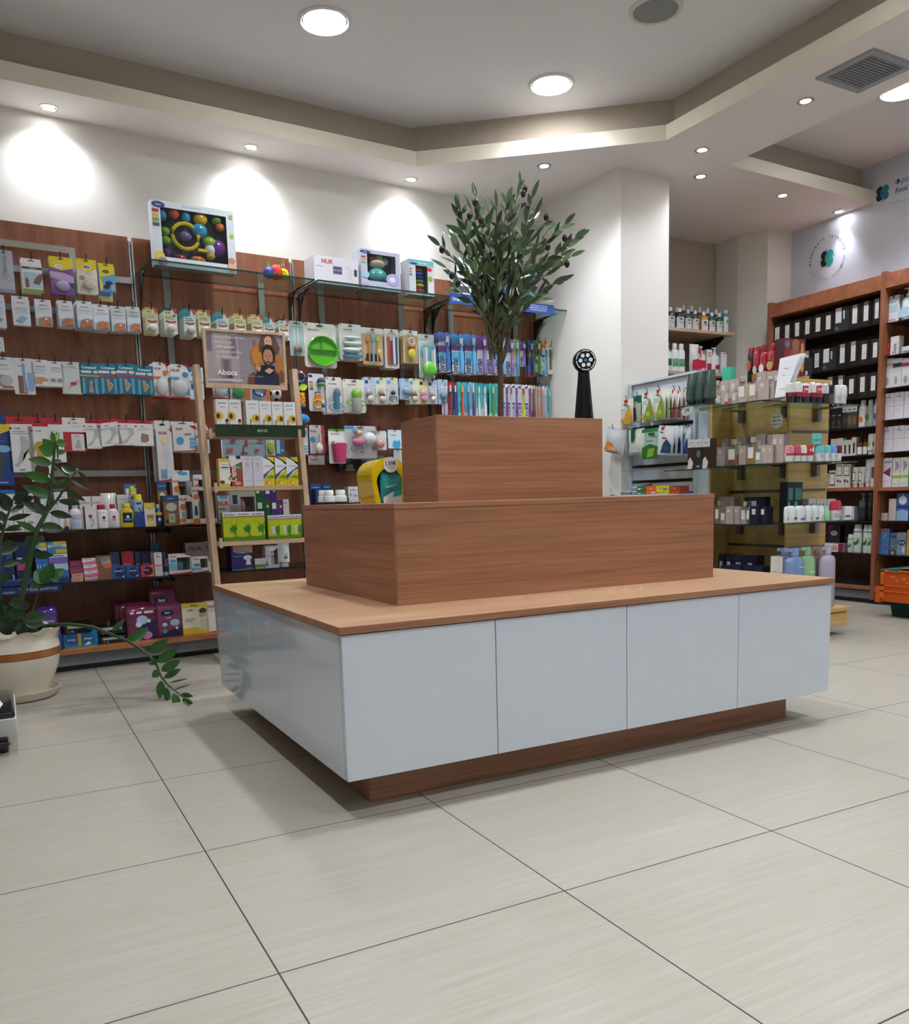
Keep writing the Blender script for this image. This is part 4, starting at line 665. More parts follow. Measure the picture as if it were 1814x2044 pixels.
PROF = {
 'pump': ([(.46, 0), (.5, .02), (.5, .6), (.42, .68), (.2, .72), (.18, .75)], [(.2, .74), (.2, .80), (.08, .81), (.07, .93), (.16, .94), (.16, .975), (0, .98)], 1),
 'flatp': ([(.44, 0), (.5, .02), (.5, .72), (.47, .79), (.36, .835), (.22, .845), (.21, .87)], [(.235, .87), (.235, .96), (.21, .985), (0, .99)], 2),
 'flip': ([(.44, 0), (.5, .02), (.5, .7), (.4, .78), (.3, .8)], [(.31, .8), (.31, .97), (.27, 1), (0, 1)], 0),
 'round': ([(.42, 0), (.46, .02), (.5, .1), (.5, .6), (.38, .74), (.2, .8)], [(.22, .79), (.22, .96), (.19, .98), (0, .98)], 0),
 'roll': ([(.36, 0), (.4, .02), (.46, .35), (.5, .5)], [(.5, .5), (.5, .8), (.42, .95), (.25, 1), (0, 1)], 0),
 'can': ([(.48, 0), (.5, .02), (.5, .82), (.44, .85)], [(.42, .85), (.42, .98), (.38, 1), (0, 1)], 0),
 'tub': ([(.47, 0), (.5, .04), (.5, .78)], [(.51, .78), (.51, .97), (.48, 1), (0, 1)], 0),
 'jar': ([(.44, 0), (.5, .06), (.5, .4), (.46, .54), (.36, .6)], [(.34, .6), (.39, .64), (.38, .94), (.34, 1), (0, 1)], 0),
 'dome': ([(.46, 0), (.5, .03), (.5, .42)], [(.5, .42), (.5, .8), (.4, .94), (.2, 1), (0, 1)], 0),
 'stick': ([(.46, 0), (.5, .02), (.5, .5)], [(.48, .5), (.5, .52), (.5, .96), (.45, 1), (0, 1)], 0),
}
def bottle(kind):
    def f(st, w, h, d):
        a, b_, pump = PROF[kind]; sy = max(.35, min(1, d/w)); m = MB().lathe([(r*w, z*h) for r, z in a], st[1], 'g', 20, sy=sy, c=(0, 0)); 
        k = MB().lathe([(r*w, z*h) for r, z in b_], st[3], 'g', 16, sy=sy)
        if pump == 2: k.box(-w*.5, -w*.1, h*.935, 0, w*.1, h*.985, st[3], 'g')
        elif pump: k.box(-w*.34, -w*.05, h*.945, 0, w*.05, h*.975, st[3], 'g')
        lb = MB(); n = 8
        # label wrapped round the front
        for e in st[2].split(';'):
            q = e.split()
            if not q: continue
            if q[0] == 'R':
                x0, v0, x1, v1 = [float(v) for v in q[1:5]]; R_ = w*.503
                aa = [RAD(-90+(x0-.5)*150+((x1-x0)*150)*i/n) for i in range(n+1)]
                lb.add([(R_*cos(a_), sy*R_*sin(a_), v*h) for v in (v0, v1) for a_ in aa], [(i, i+1, n+2+i, n+1+i) for i in range(n)], q[5], 'p')
            elif q[0] == 'T': u, v, hh, ro, mw = [float(v_) for v_ in q[2:7]]; lb.text(q[1].replace('_', ' '), (u-.5)*w, v*h, hh*h, -sy*w*.506-.0004, q[7], mw*(w if ro == 0 else h), RAD(ro))
            elif q[0] == 'E': u, v, r1, r2 = [float(v_) for v_ in q[1:5]]; lb.disc((u-.5)*w, v*h, r1*w, r2*h, -sy*w*.506, q[5])
            elif q[0] == 'P': F = [float(v_) for v_ in q[1:-1]]; lb.poly([((F[i]-.5)*w, F[i+1]*h) for i in range(0, len(F), 2)], -sy*w*.506, q[-1])
        parts = [('cap', k)]
        if lb.v: parts.append(('label_print', lb))
        return m, parts
    return f
for k_ in PROF: SHAPES[k_] = bottle(k_)
@shape
def tube(st, w, h, d):   # squeeze tube standing on its cap, crimped flat at the top
    rings = [(.36, .36, .14), (.47, .47, .2), (.49, .4, .5), (.5, .22, .8), (.5, .04, 1)]; n = 16
    m = MB(); vs = [(rx*w*cos(2*pi*i/n), ry*w*sin(2*pi*i/n), z*h) for rx, ry, z in rings for i in range(n)]
    m.add(vs, [(j*n+i, j*n+(i+1) % n, (j+1)*n+(i+1) % n, (j+1)*n+i) for j in range(4) for i in range(n)]+[tuple(range(4*n, 5*n))], st[1], 'g')
    k = MB().lathe([(.36*w, 0), (.38*w, .01*h), (.38*w, .14*h), (0, .14*h)], st[3], 'g', 16); lb = MB(); face(lb, st[2], w*.8, h, -w*.47); return m, [('cap', k), ('label_print', lb)]
@shape
def perfume(st, w, h, d):  # rectangular glass bottle, coloured liquid, paper label, clear cap
    m = MB().box(-w/2, 0, 0, w/2, d, h*.74, 'e6e2dc', 'c'); li = MB().box(-w*.44, d*.08, h*.03, w*.44, d*.92, h*st[4], st[1], 't')
    lb = MB().box(-w*.3, -.0012, h*.22, w*.3, -.0004, h*.62, 'e9e7e0'); lb.text(st[2], 0, h*.5, h*.03, -.0015, '55504a', w*.5)
    k = MB().lathe([(w*.2, h*.74), (w*.2, h*.79)], 'b8b2a6', 'm', 12, c=(0, d/2)).lathe([(w*.22, h*.79), (w*.24, h*.8), (w*.24, h), (0, h)], st[3], 't', 14, c=(0, d/2)).lathe([(w*.1, h*.79), (w*.1, h*.95), (0, h*.95)], 'c9b58a', 'm', 10, c=(0, d/2))
    return m, [('liquid', li), ('label_print', lb), ('cap', k)]
@shape
def pouch(st, w, h, d):
    m = MB(); pillow(m, w, h, d, st[1], 'g', 8, 10, .14); k = MB(); face(k, st[2], w, h, -d/2*1.14-.002); return m, [('print', k)]
@shape
def windowbox(st, w, h, d):  # carton with a see-through front and the goods inside
    m = MB(); y0 = .0; u0, v0, u1, v1 = st[4]; X = lambda u: (u-.5)*w
    m.box(-w/2, .002, 0, w/2, d, .002, st[1]).box(-w/2, d-.002, 0, w/2, d, h, st[5] if len(st) > 5 else '444').box(-w/2, .002, .002, -w/2+.001, d-.002, h, st[1]).box(w/2-.001, .002, .002, w/2, d-.002, h, st[1]).box(-w/2, .002, h-.001, w/2, d-.002, h, st[1])
    for a in ((0, 0, 1, v0), (0, v1, 1, 1), (0, v0, u0, v1), (u1, v0, 1, v1)):
        if a[2]-a[0] > .004 and a[3]-a[1] > .004: m.box(X(a[0]), 0, a[1]*h, X(a[2]), .002, a[3]*h, st[1])
    face(m, st[2], w, h, 0)
    i_ = MB()
    for a in st[3].split(';'):
        q = a.split(); x, z, r1, r2 = [float(v) for v in q[1:5]]; c = (X(x), d*.45, z*h); dd = d*.38
        if q[0] == 'o': i_.ball(c, (r1*w, min(dd, r1*w), r2*h), q[5], 'g', 14, 8)
        elif q[0] == 'r': i_.tube([(c[0]+r1*w*cos(k*pi/8), c[1]-d*.1, c[2]+r2*h*sin(k*pi/8)) for k in range(16)], min(r1*w, r2*h)*.16, q[5], 'g', 6, True)
        elif q[0] == 'b': i_.box(c[0]-r1*w, d*.2, c[2]-r2*h, c[0]+r1*w, d*.8, c[2]+r2*h, q[5], 'g')
        elif q[0] == 'c': i_.lathe([(r1*w*.9, c[2]-r2*h), (r1*w, c[2]), (r1*w*.85, c[2]+r2*h), (0, c[2]+r2*h)], q[5], 'g', 14, c=(c[0], d*.5), sy=min(1, dd/(r1*w)))
    p = MB().box(X(u0), .0006, v0*h, X(u1), .0012, v1*h, '50565a', 'c'); return m, [('content', i_), ('window', p)]
@shape
def textile(st, w, h, d):
    m = MB(); pillow(m, w, h, d, st[1], 'q', top=.02); k = MB(); face(k, st[2], w, h, -d/2-.004); return m, [('print', k)]
ORD = 'zero first second third fourth fifth sixth seventh eighth ninth tenth eleventh twelfth thirteenth fourteenth fifteenth sixteenth seventeenth eighteenth nineteenth twentieth'.split()
def build(style, w, h, d):
    key = (style, round(w, 3), round(h, 3), round(d, 3))
    if key not in PROTO:
        st = STY[style]; nm = st[-1]; root, parts = SHAPES[st[0]](st[:-1], *key[1:])
        PROTO[key] = (nm[1:], root.mesh(nm[1:]), [(n, p.mesh(n)) for n, p in parts])
    return PROTO[key]
def place(style, loc, rz, w, h, d, label, cat, group=None, tilt=0, name=None):
    if STY[style][0] in ('box', 'windowbox'): w *= .972
    nm, me, parts = build(style, w, h, d); nm = name or nm
    o = link(nm, me); o.location = loc; o.rotation_euler = (0, tilt, rz); tag(o, label, cat, group)
    for n, pm in parts: link(n, pm, o)
    return o
def frame(fr, a, dpt, z):
    if fr == 'G': return G(a, dpt, z), th
    if fr == 'R': return Vector((4.9+dpt, a, z)), RAD(-90)
    if fr == 'Y': return Vector((a, dpt, z)), 0          # facing the viewer: a = x, dpt = y
    if fr == 'X': return Vector((dpt, a, z)), RAD(-90)   # facing left: a = y, dpt = x

STY = {
 # hanging foot care
 'scis': ('card', 'b9bccb', 'R .0 .0 1 .08 8f94b8;E .35 .35 .13 .05 9a9da6;E .35 .35 .09 .03 c9ccd6;E .68 .33 .13 .05 9a9da6;E .68 .33 .09 .03 c9ccd6;P .45 .4 .6 .85 .55 .86 .38 .4 8d9097;P .58 .4 .42 .85 .48 .86 .66 .4 a3a6ad', '@manicure_scissors_pack'),
 'legs': ('hangbox', 'e6e6e3', 'R 0 .78 1 .85 1d2a4d;T MASTER-AID .55 .815 .03 0 .5 eee;R .08 .14 1 .66 a9cfe2;P .12 .14 .3 .14 .3 .4 .2 .5 .12 .4 8a5a4c;P .5 .3 .8 .25 .98 .45 1 .66 .8 .6 .6 .45 8d5a48;R 0 0 1 .1 7fa62c', '@bandage_box'),
 'party': ('blister', '7b4fa0', 'P 0 .72 .5 .64 1 .72 1 1 0 1 e2cf1c;E .4 .75 .2 .05 e8e8e8;T Scholl .4 .75 .035 0 .3 1d3f8f;T PartyFeet .5 .63 .05 0 .8 5c2a8c;P 0 .45 .5 .36 1 .15 1 .5 .6 .58 0 .6 b9a3d3;P .0 .5 .5 .36 1 .12 1 .15 .5 .39 0 .53 9ab52c;P .55 .33 1 .15 1 .33 .8 .33 2b2a73', 'o .5 .22 .3 .14 a98fd0', (.04, .36), '@insole_pack'),
 'tape': ('blister', 'dedccf', 'P 0 .74 .5 .62 1 .74 1 1 0 1 e2c81c;E .5 .77 .24 .06 e8e8e8;E .5 .77 .17 .04 1d3f8f;T Scholl .5 .77 .03 0 .25 fff;E .25 .45 .14 .07 a77b5e;T Heel_Cushion .6 .58 .025 0 .6 7d7b70', 'o .58 .26 .33 .13 ded0ca', (.04, .45), '@heel_cushion_pack'),
 'schb': ('hangbox', '4f9ccb', 'P 0 .62 .3 .58 1 .74 1 1 0 1 e2c81c;P 0 0 .14 0 .2 .3 .05 .6 0 .62 e2c81c;E .42 .8 .2 .06 16202e;T Scholl .42 .8 .035 0 .3 e2c81c;E .58 .33 .24 .1 1c2552;E .42 .18 .2 .09 1c2552;R .7 .05 .95 .3 9aa4ad', 'e2c81c', '@roller_refill_box'),
 'schw': ('card', 'b5bfc8', 'R 0 0 1 .1 d9c23a;R 0 .8 1 1 d9c23a;R .1 .2 .9 .6 8f9bab', '@refill_pack'),
 'gwpad': ('hangbox', 'dfe5ec', 'T GEHWOL .5 .88 .055 0 .6 b0343a;R .15 .66 .85 .68 7fa0c4;R .12 .6 .8 .615 8fb0d0;R .2 .54 .8 .555 8fb0d0;R .12 .48 .9 .495 8fb0d0;P .15 .2 .5 .38 .85 .3 .5 .1 8fb4d6;P .15 .2 .5 .1 .5 .05 .15 .14 6f97bd', '@gel_pad_box'),
 'gwtoe': ('hangbox', 'dfe5ec', 'P 0 .32 1 .42 1 0 0 0 a9cfe6;T GEHWOL .5 .88 .055 0 .6 b0343a;R .1 .74 .9 .76 7fa0c4;R .2 .68 .8 .695 8fb0d0;R .12 .6 .9 .61 8fb0d0;P .15 .02 .95 .02 .95 .34 .88 .4 .8 .34 .74 .42 .66 .36 .58 .43 .5 .36 .42 .4 .36 .32 .28 .34 .15 .2 b47c5c;R .48 .16 .5 .36 8b583f;R .64 .16 .66 .36 8b583f;R .33 .14 .35 .32 8b583f;E .6 .3 .09 .05 e8ecee;R .5 .02 .95 .1 c34a44', '@toe_protector_box'),
 'gwtoe2': ('hangbox', 'dfe5ec', 'P 0 .32 1 .42 1 0 0 0 a9cfe6;T GEHWOL .5 .88 .055 0 .6 b0343a;R .1 .74 .9 .76 7fa0c4;R .2 .68 .8 .695 8fb0d0;P .15 .02 .95 .02 .95 .34 .88 .4 .8 .34 .74 .42 .66 .36 .58 .43 .5 .36 .42 .4 .36 .32 .28 .34 .15 .2 b47c5c;R .48 .16 .5 .36 8b583f;R .64 .16 .66 .36 8b583f;R .33 .14 .35 .32 8b583f;R .5 .02 .95 .1 c34a44', '@toe_protector_box'),
 'gwbrn': ('hangbox', 'dfe5ec', 'T GEHWOL .4 .85 .07 0 .7 b0343a;R .05 .7 .8 .72 7fa0c4;R 0 .1 .7 .5 b07f60;E .6 .3 .35 .2 b9bcc0;R .35 .04 .95 .1 b23c3c', '@heel_pad_box'),
 'gwpen': ('card', 'dfe3e8', 'T GEHWOL .4 .78 .035 0 .45 b0343a;P .2 .02 .62 .02 .55 .5 .2 .52 8a5d48;R .44 .1 .56 .85 7f9cc8;P .44 .1 .56 .1 .5 .02 c6cad2;R .66 .1 .94 .6 8fb0e0', '@nail_pen_pack'),
 'gwcorn': ('hangbox', 'e3e7ec', 'T GEHWOL .55 .84 .07 0 .6 b0343a;R .2 .72 .8 .74 5f86b8;R .25 .65 .8 .665 5f86b8;R .15 .57 .8 .585 5f86b8;P .15 .1 .85 .1 .95 .3 .7 .4 .2 .38 c79a7c;R .6 .08 .9 .2 eee', '@corn_plaster_box'),
 'gwcorn2': ('hangbox', 'e3e7ec', 'T GEHWOL .55 .84 .07 0 .6 b0343a;R .2 .72 .8 .74 5f86b8;R .25 .65 .8 .665 5f86b8;E .3 .28 .2 .11 9fc0dd;E .72 .28 .2 .11 9fc0dd;E .3 .28 .12 .07 b9805f;E .72 .28 .12 .07 b9805f', '@corn_plaster_box'),
 'hydro': ('card', 'ccd8d4', 'R .05 .8 .9 .82 a9b5b2;P .15 .1 .35 .18 .95 .42 .75 .46 d7a3b0;E .55 .32 .17 .055 a83c6c;T Carnation .55 .86 .03 0 .6 b0506c', '@plaster_card'),
 'comp': ('blister', '17789a', 'T Compeed .5 .85 .11 0 .86 e6eef0;R .08 .68 .6 .76 cfdfe2;E .82 .72 .13 .05 d6dfae;R 0 .57 1 .62 d9a02a;P .1 0 .25 .04 .25 .5 .12 .54 69aecb;P .9 0 .75 .04 .75 .5 .88 .54 69aecb;P .42 .05 .68 .05 .6 .3 .66 .42 .5 .44 .45 .25 b79f86', 'o .5 .28 .02 .02 17789a', (.03, .55), '@blister_plaster_pack'),
 'compr': ('blister', '17789a', 'T Compeed .5 .85 .11 0 .86 e6eef0;R .0 .68 .55 .76 e2dfe4;E .78 .72 .16 .055 d6dfae;R 0 .57 1 .63 c23a44;P .1 0 .25 .04 .25 .5 .12 .54 69aecb;P .9 0 .75 .04 .75 .5 .88 .54 69aecb;E .55 .3 .14 .08 e6eef0;E .55 .3 .1 .06 2a2e3a;P .35 .5 .5 .5 .66 .22 .5 .08 .4 .1 b79f86', 'o .5 .28 .02 .02 17789a', (.03, .55), '@blister_plaster_pack'),
 'insblue': ('hangbox', '1e3f86', 'P 0 .86 .5 .84 1 .9 1 1 0 1 dfc62b;R .1 .72 .7 .735 b0506c;E .6 .6 .36 .06 79b9dd;P .0 .1 .34 .12 .3 .5 .36 .55 .1 .58 0 .5 d06a3a;P .36 .12 .6 .2 .66 .5 .5 .56 .36 .5 3e474f;R .1 .04 .7 .06 9db7dd', '1e3f86', '@insole_box'),
 'pod': ('hangbox', 'e4e5e5', 'E .14 .91 .06 .025 a81f2c;T Podia .42 .91 .035 0 .4 333;R .2 .84 .7 .85 666;R .2 .8 .85 .81 666;P .55 .35 .75 .4 .85 .6 .7 .75 .5 .75 .5 .5 .3 .2 .15 .14 .3 .1 .55 .25 b4b8bb;P .58 .38 .9 .42 .8 .5 .7 .44 .6 .3 .5 .22 b59a62;R .35 .04 .6 .06 777', 'b5202e', '@foot_support_box'),
 'podi': ('hangbox', 'e4e5e5', 'E .16 .92 .07 .02 a81f2c;T Podia .5 .92 .03 0 .4 333;E .5 .62 .3 .11 b9963f;P .3 .2 .7 .2 .66 .62 .34 .62 b9963f;E .5 .2 .34 .14 3d1e14;R .3 .3 .7 .42 3d1e14', 'b5202e', '@insole_box'),
 'podt': ('hangbox', 'e4e5e5', 'P .4 .2 .52 .18 .58 .6 .48 .85 .42 .6 1a1a1c;R .4 .1 .5 .3 1a1a1c', 'b5202e', '@nail_file_box'),
 'podr': ('blister', 'c02430', 'R 0 .58 1 1 e6e6e4;E .3 .84 .05 .025 a81f2c;T Podia .55 .84 .04 0 .4 333;R .36 .74 .8 .75 999;R .34 .04 .9 .52 e6e6e4;T Podia .6 .46 .035 0 .35 333;P .5 .1 .75 .1 .7 .35 .6 .35 b4b8bb', 'o .5 .2 .02 .02 eee', (.02, .5), '@toe_cap_pack'),
 'podf': ('hangbox', 'e2e3e3', 'E .12 .88 .06 .04 a81f2c;T Podia .45 .88 .06 0 .4 333;R .1 .76 .7 .775 555;R .1 .7 .5 .71 777;P .6 .75 .85 .8 .9 .5 .7 .4 .5 .15 .3 .1 .2 .14 .5 .3 .65 .55 b4b8bb;R .55 .06 .9 .075 888', 'b5202e', '@foot_support_box'),
 'podfb': ('hangbox', 'e2e3e3', 'E .12 .88 .06 .04 a81f2c;T Podia .45 .88 .06 0 .4 333;R .2 .76 .8 .775 555;R .2 .68 .6 .69 777;P .35 .2 .6 .16 .75 .24 .75 .5 .4 .58 .35 .4 9c7d5f;R .6 .06 .9 .075 888', 'b5202e', '@foot_support_box'),
 # baby goods
 'paci': ('blister', 'e2dcb8', 'P .6 1 1 1 1 .8 .85 .8 c4544c;P 0 1 .62 1 .55 .9 0 .93 d9b24a;T NUK .3 .83 .07 0 .38 b3262e;E .85 .82 .12 .04 d98a3a;R .1 .68 .7 .71 a9b86a;R .1 .61 .8 .64 b7c47a;P .12 .47 .5 .42 .9 .47 .9 .52 .5 .48 .12 .52 b3262e', 'o .5 .22 .36 .15 e4e2de;o .5 .22 .15 .07 cfccc8', (.0, .42), '@pacifier_pack'),
 'pacit': ('blister', 'dfe3da', 'P .6 1 1 1 1 .8 .85 .8 c4544c;P 0 1 .62 1 .55 .75 0 .7 3f9db0;T NUK .3 .83 .07 0 .38 b3262e;R .1 .64 .7 .67 59a9b5;R .1 .57 .8 .6 59a9b5;P .12 .47 .5 .42 .9 .47 .9 .52 .5 .48 .12 .52 b3262e', 'o .5 .22 .36 .15 c9bcb8;o .5 .22 .15 .07 9b7f7a', (.0, .42), '@pacifier_pack'),
 'pacig': ('blister', 'e3e3d8', 'P .6 1 1 1 1 .8 .85 .8 c4544c;P 0 1 .62 1 .55 .92 0 .9 3d4a48;T NUK .3 .83 .07 0 .38 b3262e;R .1 .64 .7 .67 a6bf4a;R .1 .57 .8 .6 a6bf4a;E .78 .72 .1 .05 51605c;P .12 .47 .5 .42 .9 .47 .9 .52 .5 .48 .12 .52 b3262e', 'o .5 .22 .36 .15 e6e4e0;o .5 .22 .15 .07 5a6464', (.0, .42), '@pacifier_pack'),
 'syr': ('blister', 'a9c0bd', 'R .2 .93 .8 .95 334;R .3 .3 .4 .8 c9dcda;R .55 .3 .65 .8 c9dcda;R .2 .84 .9 .87 c0a0a0', 'o .35 .18 .14 .1 8a6f66;o .65 .18 .14 .1 8a6f66', (.04, .4), '@dosing_syringe_pack'),
 'plate': ('blister', 'e3e1dc', 'R .04 .93 .12 .98 d98a3a;T munchkin .3 .85 .05 0 .45 7c4a4a;E .8 .75 .08 .035 d4d1ca', 'd .54 .37 .46 .33 5fc41f;b .54 .4 .41 .008 4fae18;b .5 .53 .012 .13 4fae18', (.0, .72), '@divided_plate_pack'),
 'bowls': ('blister', 'dfdedb', 'R .04 .94 .12 .98 d98a3a;T munchkin .4 .85 .05 0 .6 7c4a4a', 'o .5 .6 .4 .06 d8dfdf;o .5 .44 .44 .07 b9d8c0;o .5 .27 .46 .08 cfd8d8;b .5 .1 .38 .03 3a8fb5;o .82 .3 .11 .05 dadfce', (.02, .75), '@bowl_set_pack'),
 'spoons': ('blister', 'c3a67e', 'R 0 .84 1 1 e3e1dc;T munchkin .45 .88 .05 0 .6 7c4a4a;P .1 .1 .9 .1 .8 .3 .2 .3 2a1c22;E .8 .4 .12 .055 cfe0b8', 'o .25 .68 .09 .09 d07a2a;o .5 .7 .09 .1 5aa9b5;o .75 .7 .09 .09 9cb83a;b .3 .35 .03 .25 d07a2a;b .5 .33 .04 .27 6ab9c9;b .7 .35 .03 .25 d98a3a', (.08, .84), '@baby_spoon_pack'),
 'cutl': ('blister', 'd5cdc4', 'R 0 .88 1 1 e3e1dc;T munchkin .5 .9 .04 0 .8 7c4a4a;E .7 .45 .14 .06 e8dfe8', 'b .25 .45 .08 .34 b8482f;b .45 .4 .06 .3 7a3a5a;b .62 .45 .07 .34 e4e4e6;b .8 .45 .06 .34 2f5f80', (.05, .86), '@baby_cutlery_pack'),
 'feed': ('blister', 'c3a67e', 'R 0 .84 1 1 e3e1dc;T munchkin .5 .87 .05 0 .8 7c4a4a;E .65 .28 .17 .07 e2e4cf', 'r .5 .66 .2 .1 e8e8e8;o .5 .5 .3 .07 b5682c;o .5 .28 .26 .16 c9c22c', (.05, .82), '@baby_feeder_pack'),
 'bowlsp': ('blister', 'cfd3d8', 'T munchkin .35 .88 .04 0 .5 7c4a4a;E .5 .6 .45 .18 7fc3d6', 'o .55 .2 .46 .18 63c22f;b .3 .45 .05 .25 e6e8e8;b .82 .45 .05 .25 e6e8e8;o .3 .7 .06 .05 9cd04a;o .82 .68 .07 .06 4fb4d6', (.0, .8), '@bowl_and_spoon_pack'),
 'nukbag': ('blister', 'e2e0de', 'T NUK .32 .82 .09 0 .5 b3262e;P .6 1 1 1 1 .72 .95 .85 .85 .95 b3262e;E .82 .7 .17 .085 c87f3a;R 0 .52 .5 .6 d0803a;R 0 0 1 .04 b3262e', 'o .5 .3 .42 .24 dcdddd', (.05, .62), '@bottle_teat_pack'),
 'nukbagb': ('blister', 'e2e0de', 'T NUK .3 .82 .09 0 .5 b3262e;P .6 1 1 1 1 .75 .95 .88 .85 .95 b3262e;E .8 .7 .17 .085 4f9cc9;R 0 .55 .45 .63 5fa5cf;R 0 0 1 .04 b3262e;R .8 .1 1 .3 5fa5cf', 'o .45 .3 .4 .24 dcdddd', (.05, .62), '@bottle_teat_pack'),
 'nukbagn': ('card', 'dfe2e4', 'P 0 1 .9 1 0 .82 2f7fb5;T NUK .5 .76 .1 0 .8 b3262e;R .05 .5 .95 .58 6fb0d6;R .1 .3 .6 .48 2c5f98', '@bottle_teat_pack'),
 'nukbrush': ('hangbox', 'd4d2d2', 'T NUK .45 .92 .06 0 .55 b3262e;P .8 1 1 1 1 .93 b3262e;E .5 .78 .22 .07 dcd08a;R .4 .45 .75 .7 c2cad2;R .55 .2 .62 .46 c2cad2;R .15 .19 .55 .235 5fa5cf;R .15 .13 .55 .175 5fa5cf;R .15 .07 .55 .115 5fa5cf;P 0 0 1 .03 1 .06 0 .02 b3262e', '@bottle_brush_box'),
 'nukwide': ('hangbox', 'd9d7d5', 'T NUK .3 .86 .09 0 .4 b3262e;P .7 1 1 1 1 .85 b3262e;E .3 .42 .17 .15 4f9cc9;R .7 .44 1 .54 5fa5cf;R .7 .3 1 .4 5fa5cf;R .7 .15 1 .25 5fa5cf;R .5 .66 .8 .69 a83c44;P 0 0 1 .04 1 .08 0 .03 b3262e', '@feeding_set_box'),
 'nukblu': ('card', 'dcdfe2', 'T NUK .3 .9 .07 0 .5 b3262e;E .6 .8 .3 .12 4f9cc9;R .2 .3 1 .36 5fa5cf;R .2 .2 1 .26 5fa5cf;R .2 .1 1 .16 5fa5cf;R 0 0 1 .04 b3262e', '@baby_care_card'),
 'nukspoon': ('blister', 'c9c8c8', 'T NUK .25 .8 .08 0 .45 b3262e;R .78 .0 1 1 a8323c;E .2 .52 .18 .1 3f8cc0;R 0 0 1 .06 8f2c3c', 'o .55 .24 .24 .18 e8e8e8;b .62 .5 .04 .2 dcdcdc', (.05, .9), '@silicone_spoon_pack'),
 'mcard': ('card', 'ddd8d4', 'R .03 .8 .1 .9 d98a3a;T munchkin .35 .6 .2 0 .5 7c4a4a', '@shelf_tag'),
 'bottleb': ('blister', 'e0deda', 'R .04 .93 .14 .98 d98a3a;T munchkin .4 .82 .05 0 .6 7c4a4a', 'o .55 .55 .22 .14 6f8ea6;c .5 .3 .2 .2 4f8fa8;r .5 .18 .45 .12 a9cbd6', (.02, .7), '@training_cup_pack'),
 'bottleg': ('blister', 'e2e0da', 'R .04 .93 .12 .98 d98a3a;T munchkin .4 .84 .055 0 .6 7c4a4a', 'o .5 .55 .24 .16 8cc63a;c .5 .22 .22 .2 b9c4bd;r .5 .28 .42 .1 8cc63a', (.02, .75), '@training_cup_pack'),
 'cuppink': ('blister', 'e0e0da', 'R 0 .94 1 1 5c9c3a;T munchkin .4 .86 .05 0 .6 7c4a4a', 'c .5 .3 .42 .28 e0337c;b .5 .6 .38 .04 e6e4e4', (.0, .66), '@toddler_cup_pack'),
 'doll': ('blister', 'cfcfcf', 'R 0 .9 .3 1 4f9cc9;T munchkin .45 .2 .06 0 .6 7c4a4a', 'o .35 .76 .12 .1 dcb98c;o .35 .5 .2 .14 d9739b;o .7 .6 .2 .2 dfe3e6;r .3 .3 .18 .12 8c9099;o .25 .82 .06 .08 7fb9d0', (.1, .95), '@squeeze_toy_pack'),
 'pinkb': ('blister', 'dcdad8', 'T chkin .3 .85 .06 0 .4 7c4a4a', 'o .45 .3 .3 .22 d98a90', (.02, .6), '@toddler_cup_pack'),
 'bluecat': ('card', 'cfdfe8', 'T munchkin .4 .72 .07 0 .6 7c4a4a;E .6 .2 .3 .22 3fa4dc;P .35 .3 .45 .5 .55 .35 3fa4dc;P .7 .35 .8 .5 .88 .3 3fa4dc', '@bath_toy_card'),
 'mam': ('blister', 'c4ced9', 'R .08 .76 .38 .88 1d4f8f;R .45 .8 .95 .97 a9c4d6;R .45 .68 .9 .7 9db2c6', 'o .4 .42 .3 .12 c9b4bc;o .5 .2 .3 .12 dcdcd0;o .4 .42 .12 .05 8f7f8a', (.03, .6), '@pacifier_pack'),
 'mamg': ('blister', 'dfe0cc', 'R .08 .76 .38 .88 3a9ad0;R .45 .78 .95 .97 d6dcb4', 'o .42 .45 .28 .11 b9a0a6;o .55 .2 .34 .12 e0c4b8;o .62 .34 .14 .06 3c3f4a', (.03, .6), '@pacifier_pack'),
 'mamd': ('blister', 'c9d0d4', 'R .08 .76 .38 .88 3a9ad0;R .45 .78 .95 .97 d6dcb4', 'o .5 .42 .2 .09 2a3440;r .5 .2 .3 .1 4a5662', (.03, .6), '@pacifier_pack'),
 'mamb': ('blister', 'a9c4dc', 'R .3 .82 .6 .94 8fb0cc', 'o .5 .42 .36 .16 8fb4c9;r .6 .18 .25 .1 5a8098', (.03, .65), '@pacifier_pack'),
 'mamp': ('blister', 'e0d8a0', 'R .15 .76 .42 .88 2a3a4a', 'o .45 .42 .3 .13 d9a0bc;o .5 .2 .34 .13 c884a8', (.03, .6), '@pacifier_pack'),
 'bib': ('textile', '8fa3ab', 'R 0 .0 .02 1 e6e8e8;R .98 0 1 1 e6e8e8;R .2 .7 .3 .85 a83440;R .5 .5 .56 .8 a83440;R .7 .3 .8 .4 a83440;R .1 .3 .24 .42 a83440;R .4 .15 .55 .25 a83440;R .78 .75 .9 .86 a83440;R .15 .88 .45 .9 22303c;R .6 .62 .9 .64 22303c;R .45 .2 .47 .55 22303c;R .1 .6 .35 .62 22303c', '@baby_bib'),
 'teeg': ('blister', 'cfd8d4', 'R .7 0 1 .5 c8742c', 'r .4 .7 .25 .16 2f9a5a;o .4 .3 .32 .2 2f9a5a', (.0, 1), '@teether_pack'),
 'teeb': ('blister', 'b9cfd4', 'R .75 0 1 .5 c8742c', 'r .45 .4 .3 .2 24479a;o .5 .8 .15 .15 2d55b0', (.0, 1), '@teether_pack'),
 'lime': ('blister', 'b0c4cc', 'R 0 .8 1 1 d0704a', 'o .5 .4 .4 .3 a9b82c', (.0, .8), '@teether_pack'),
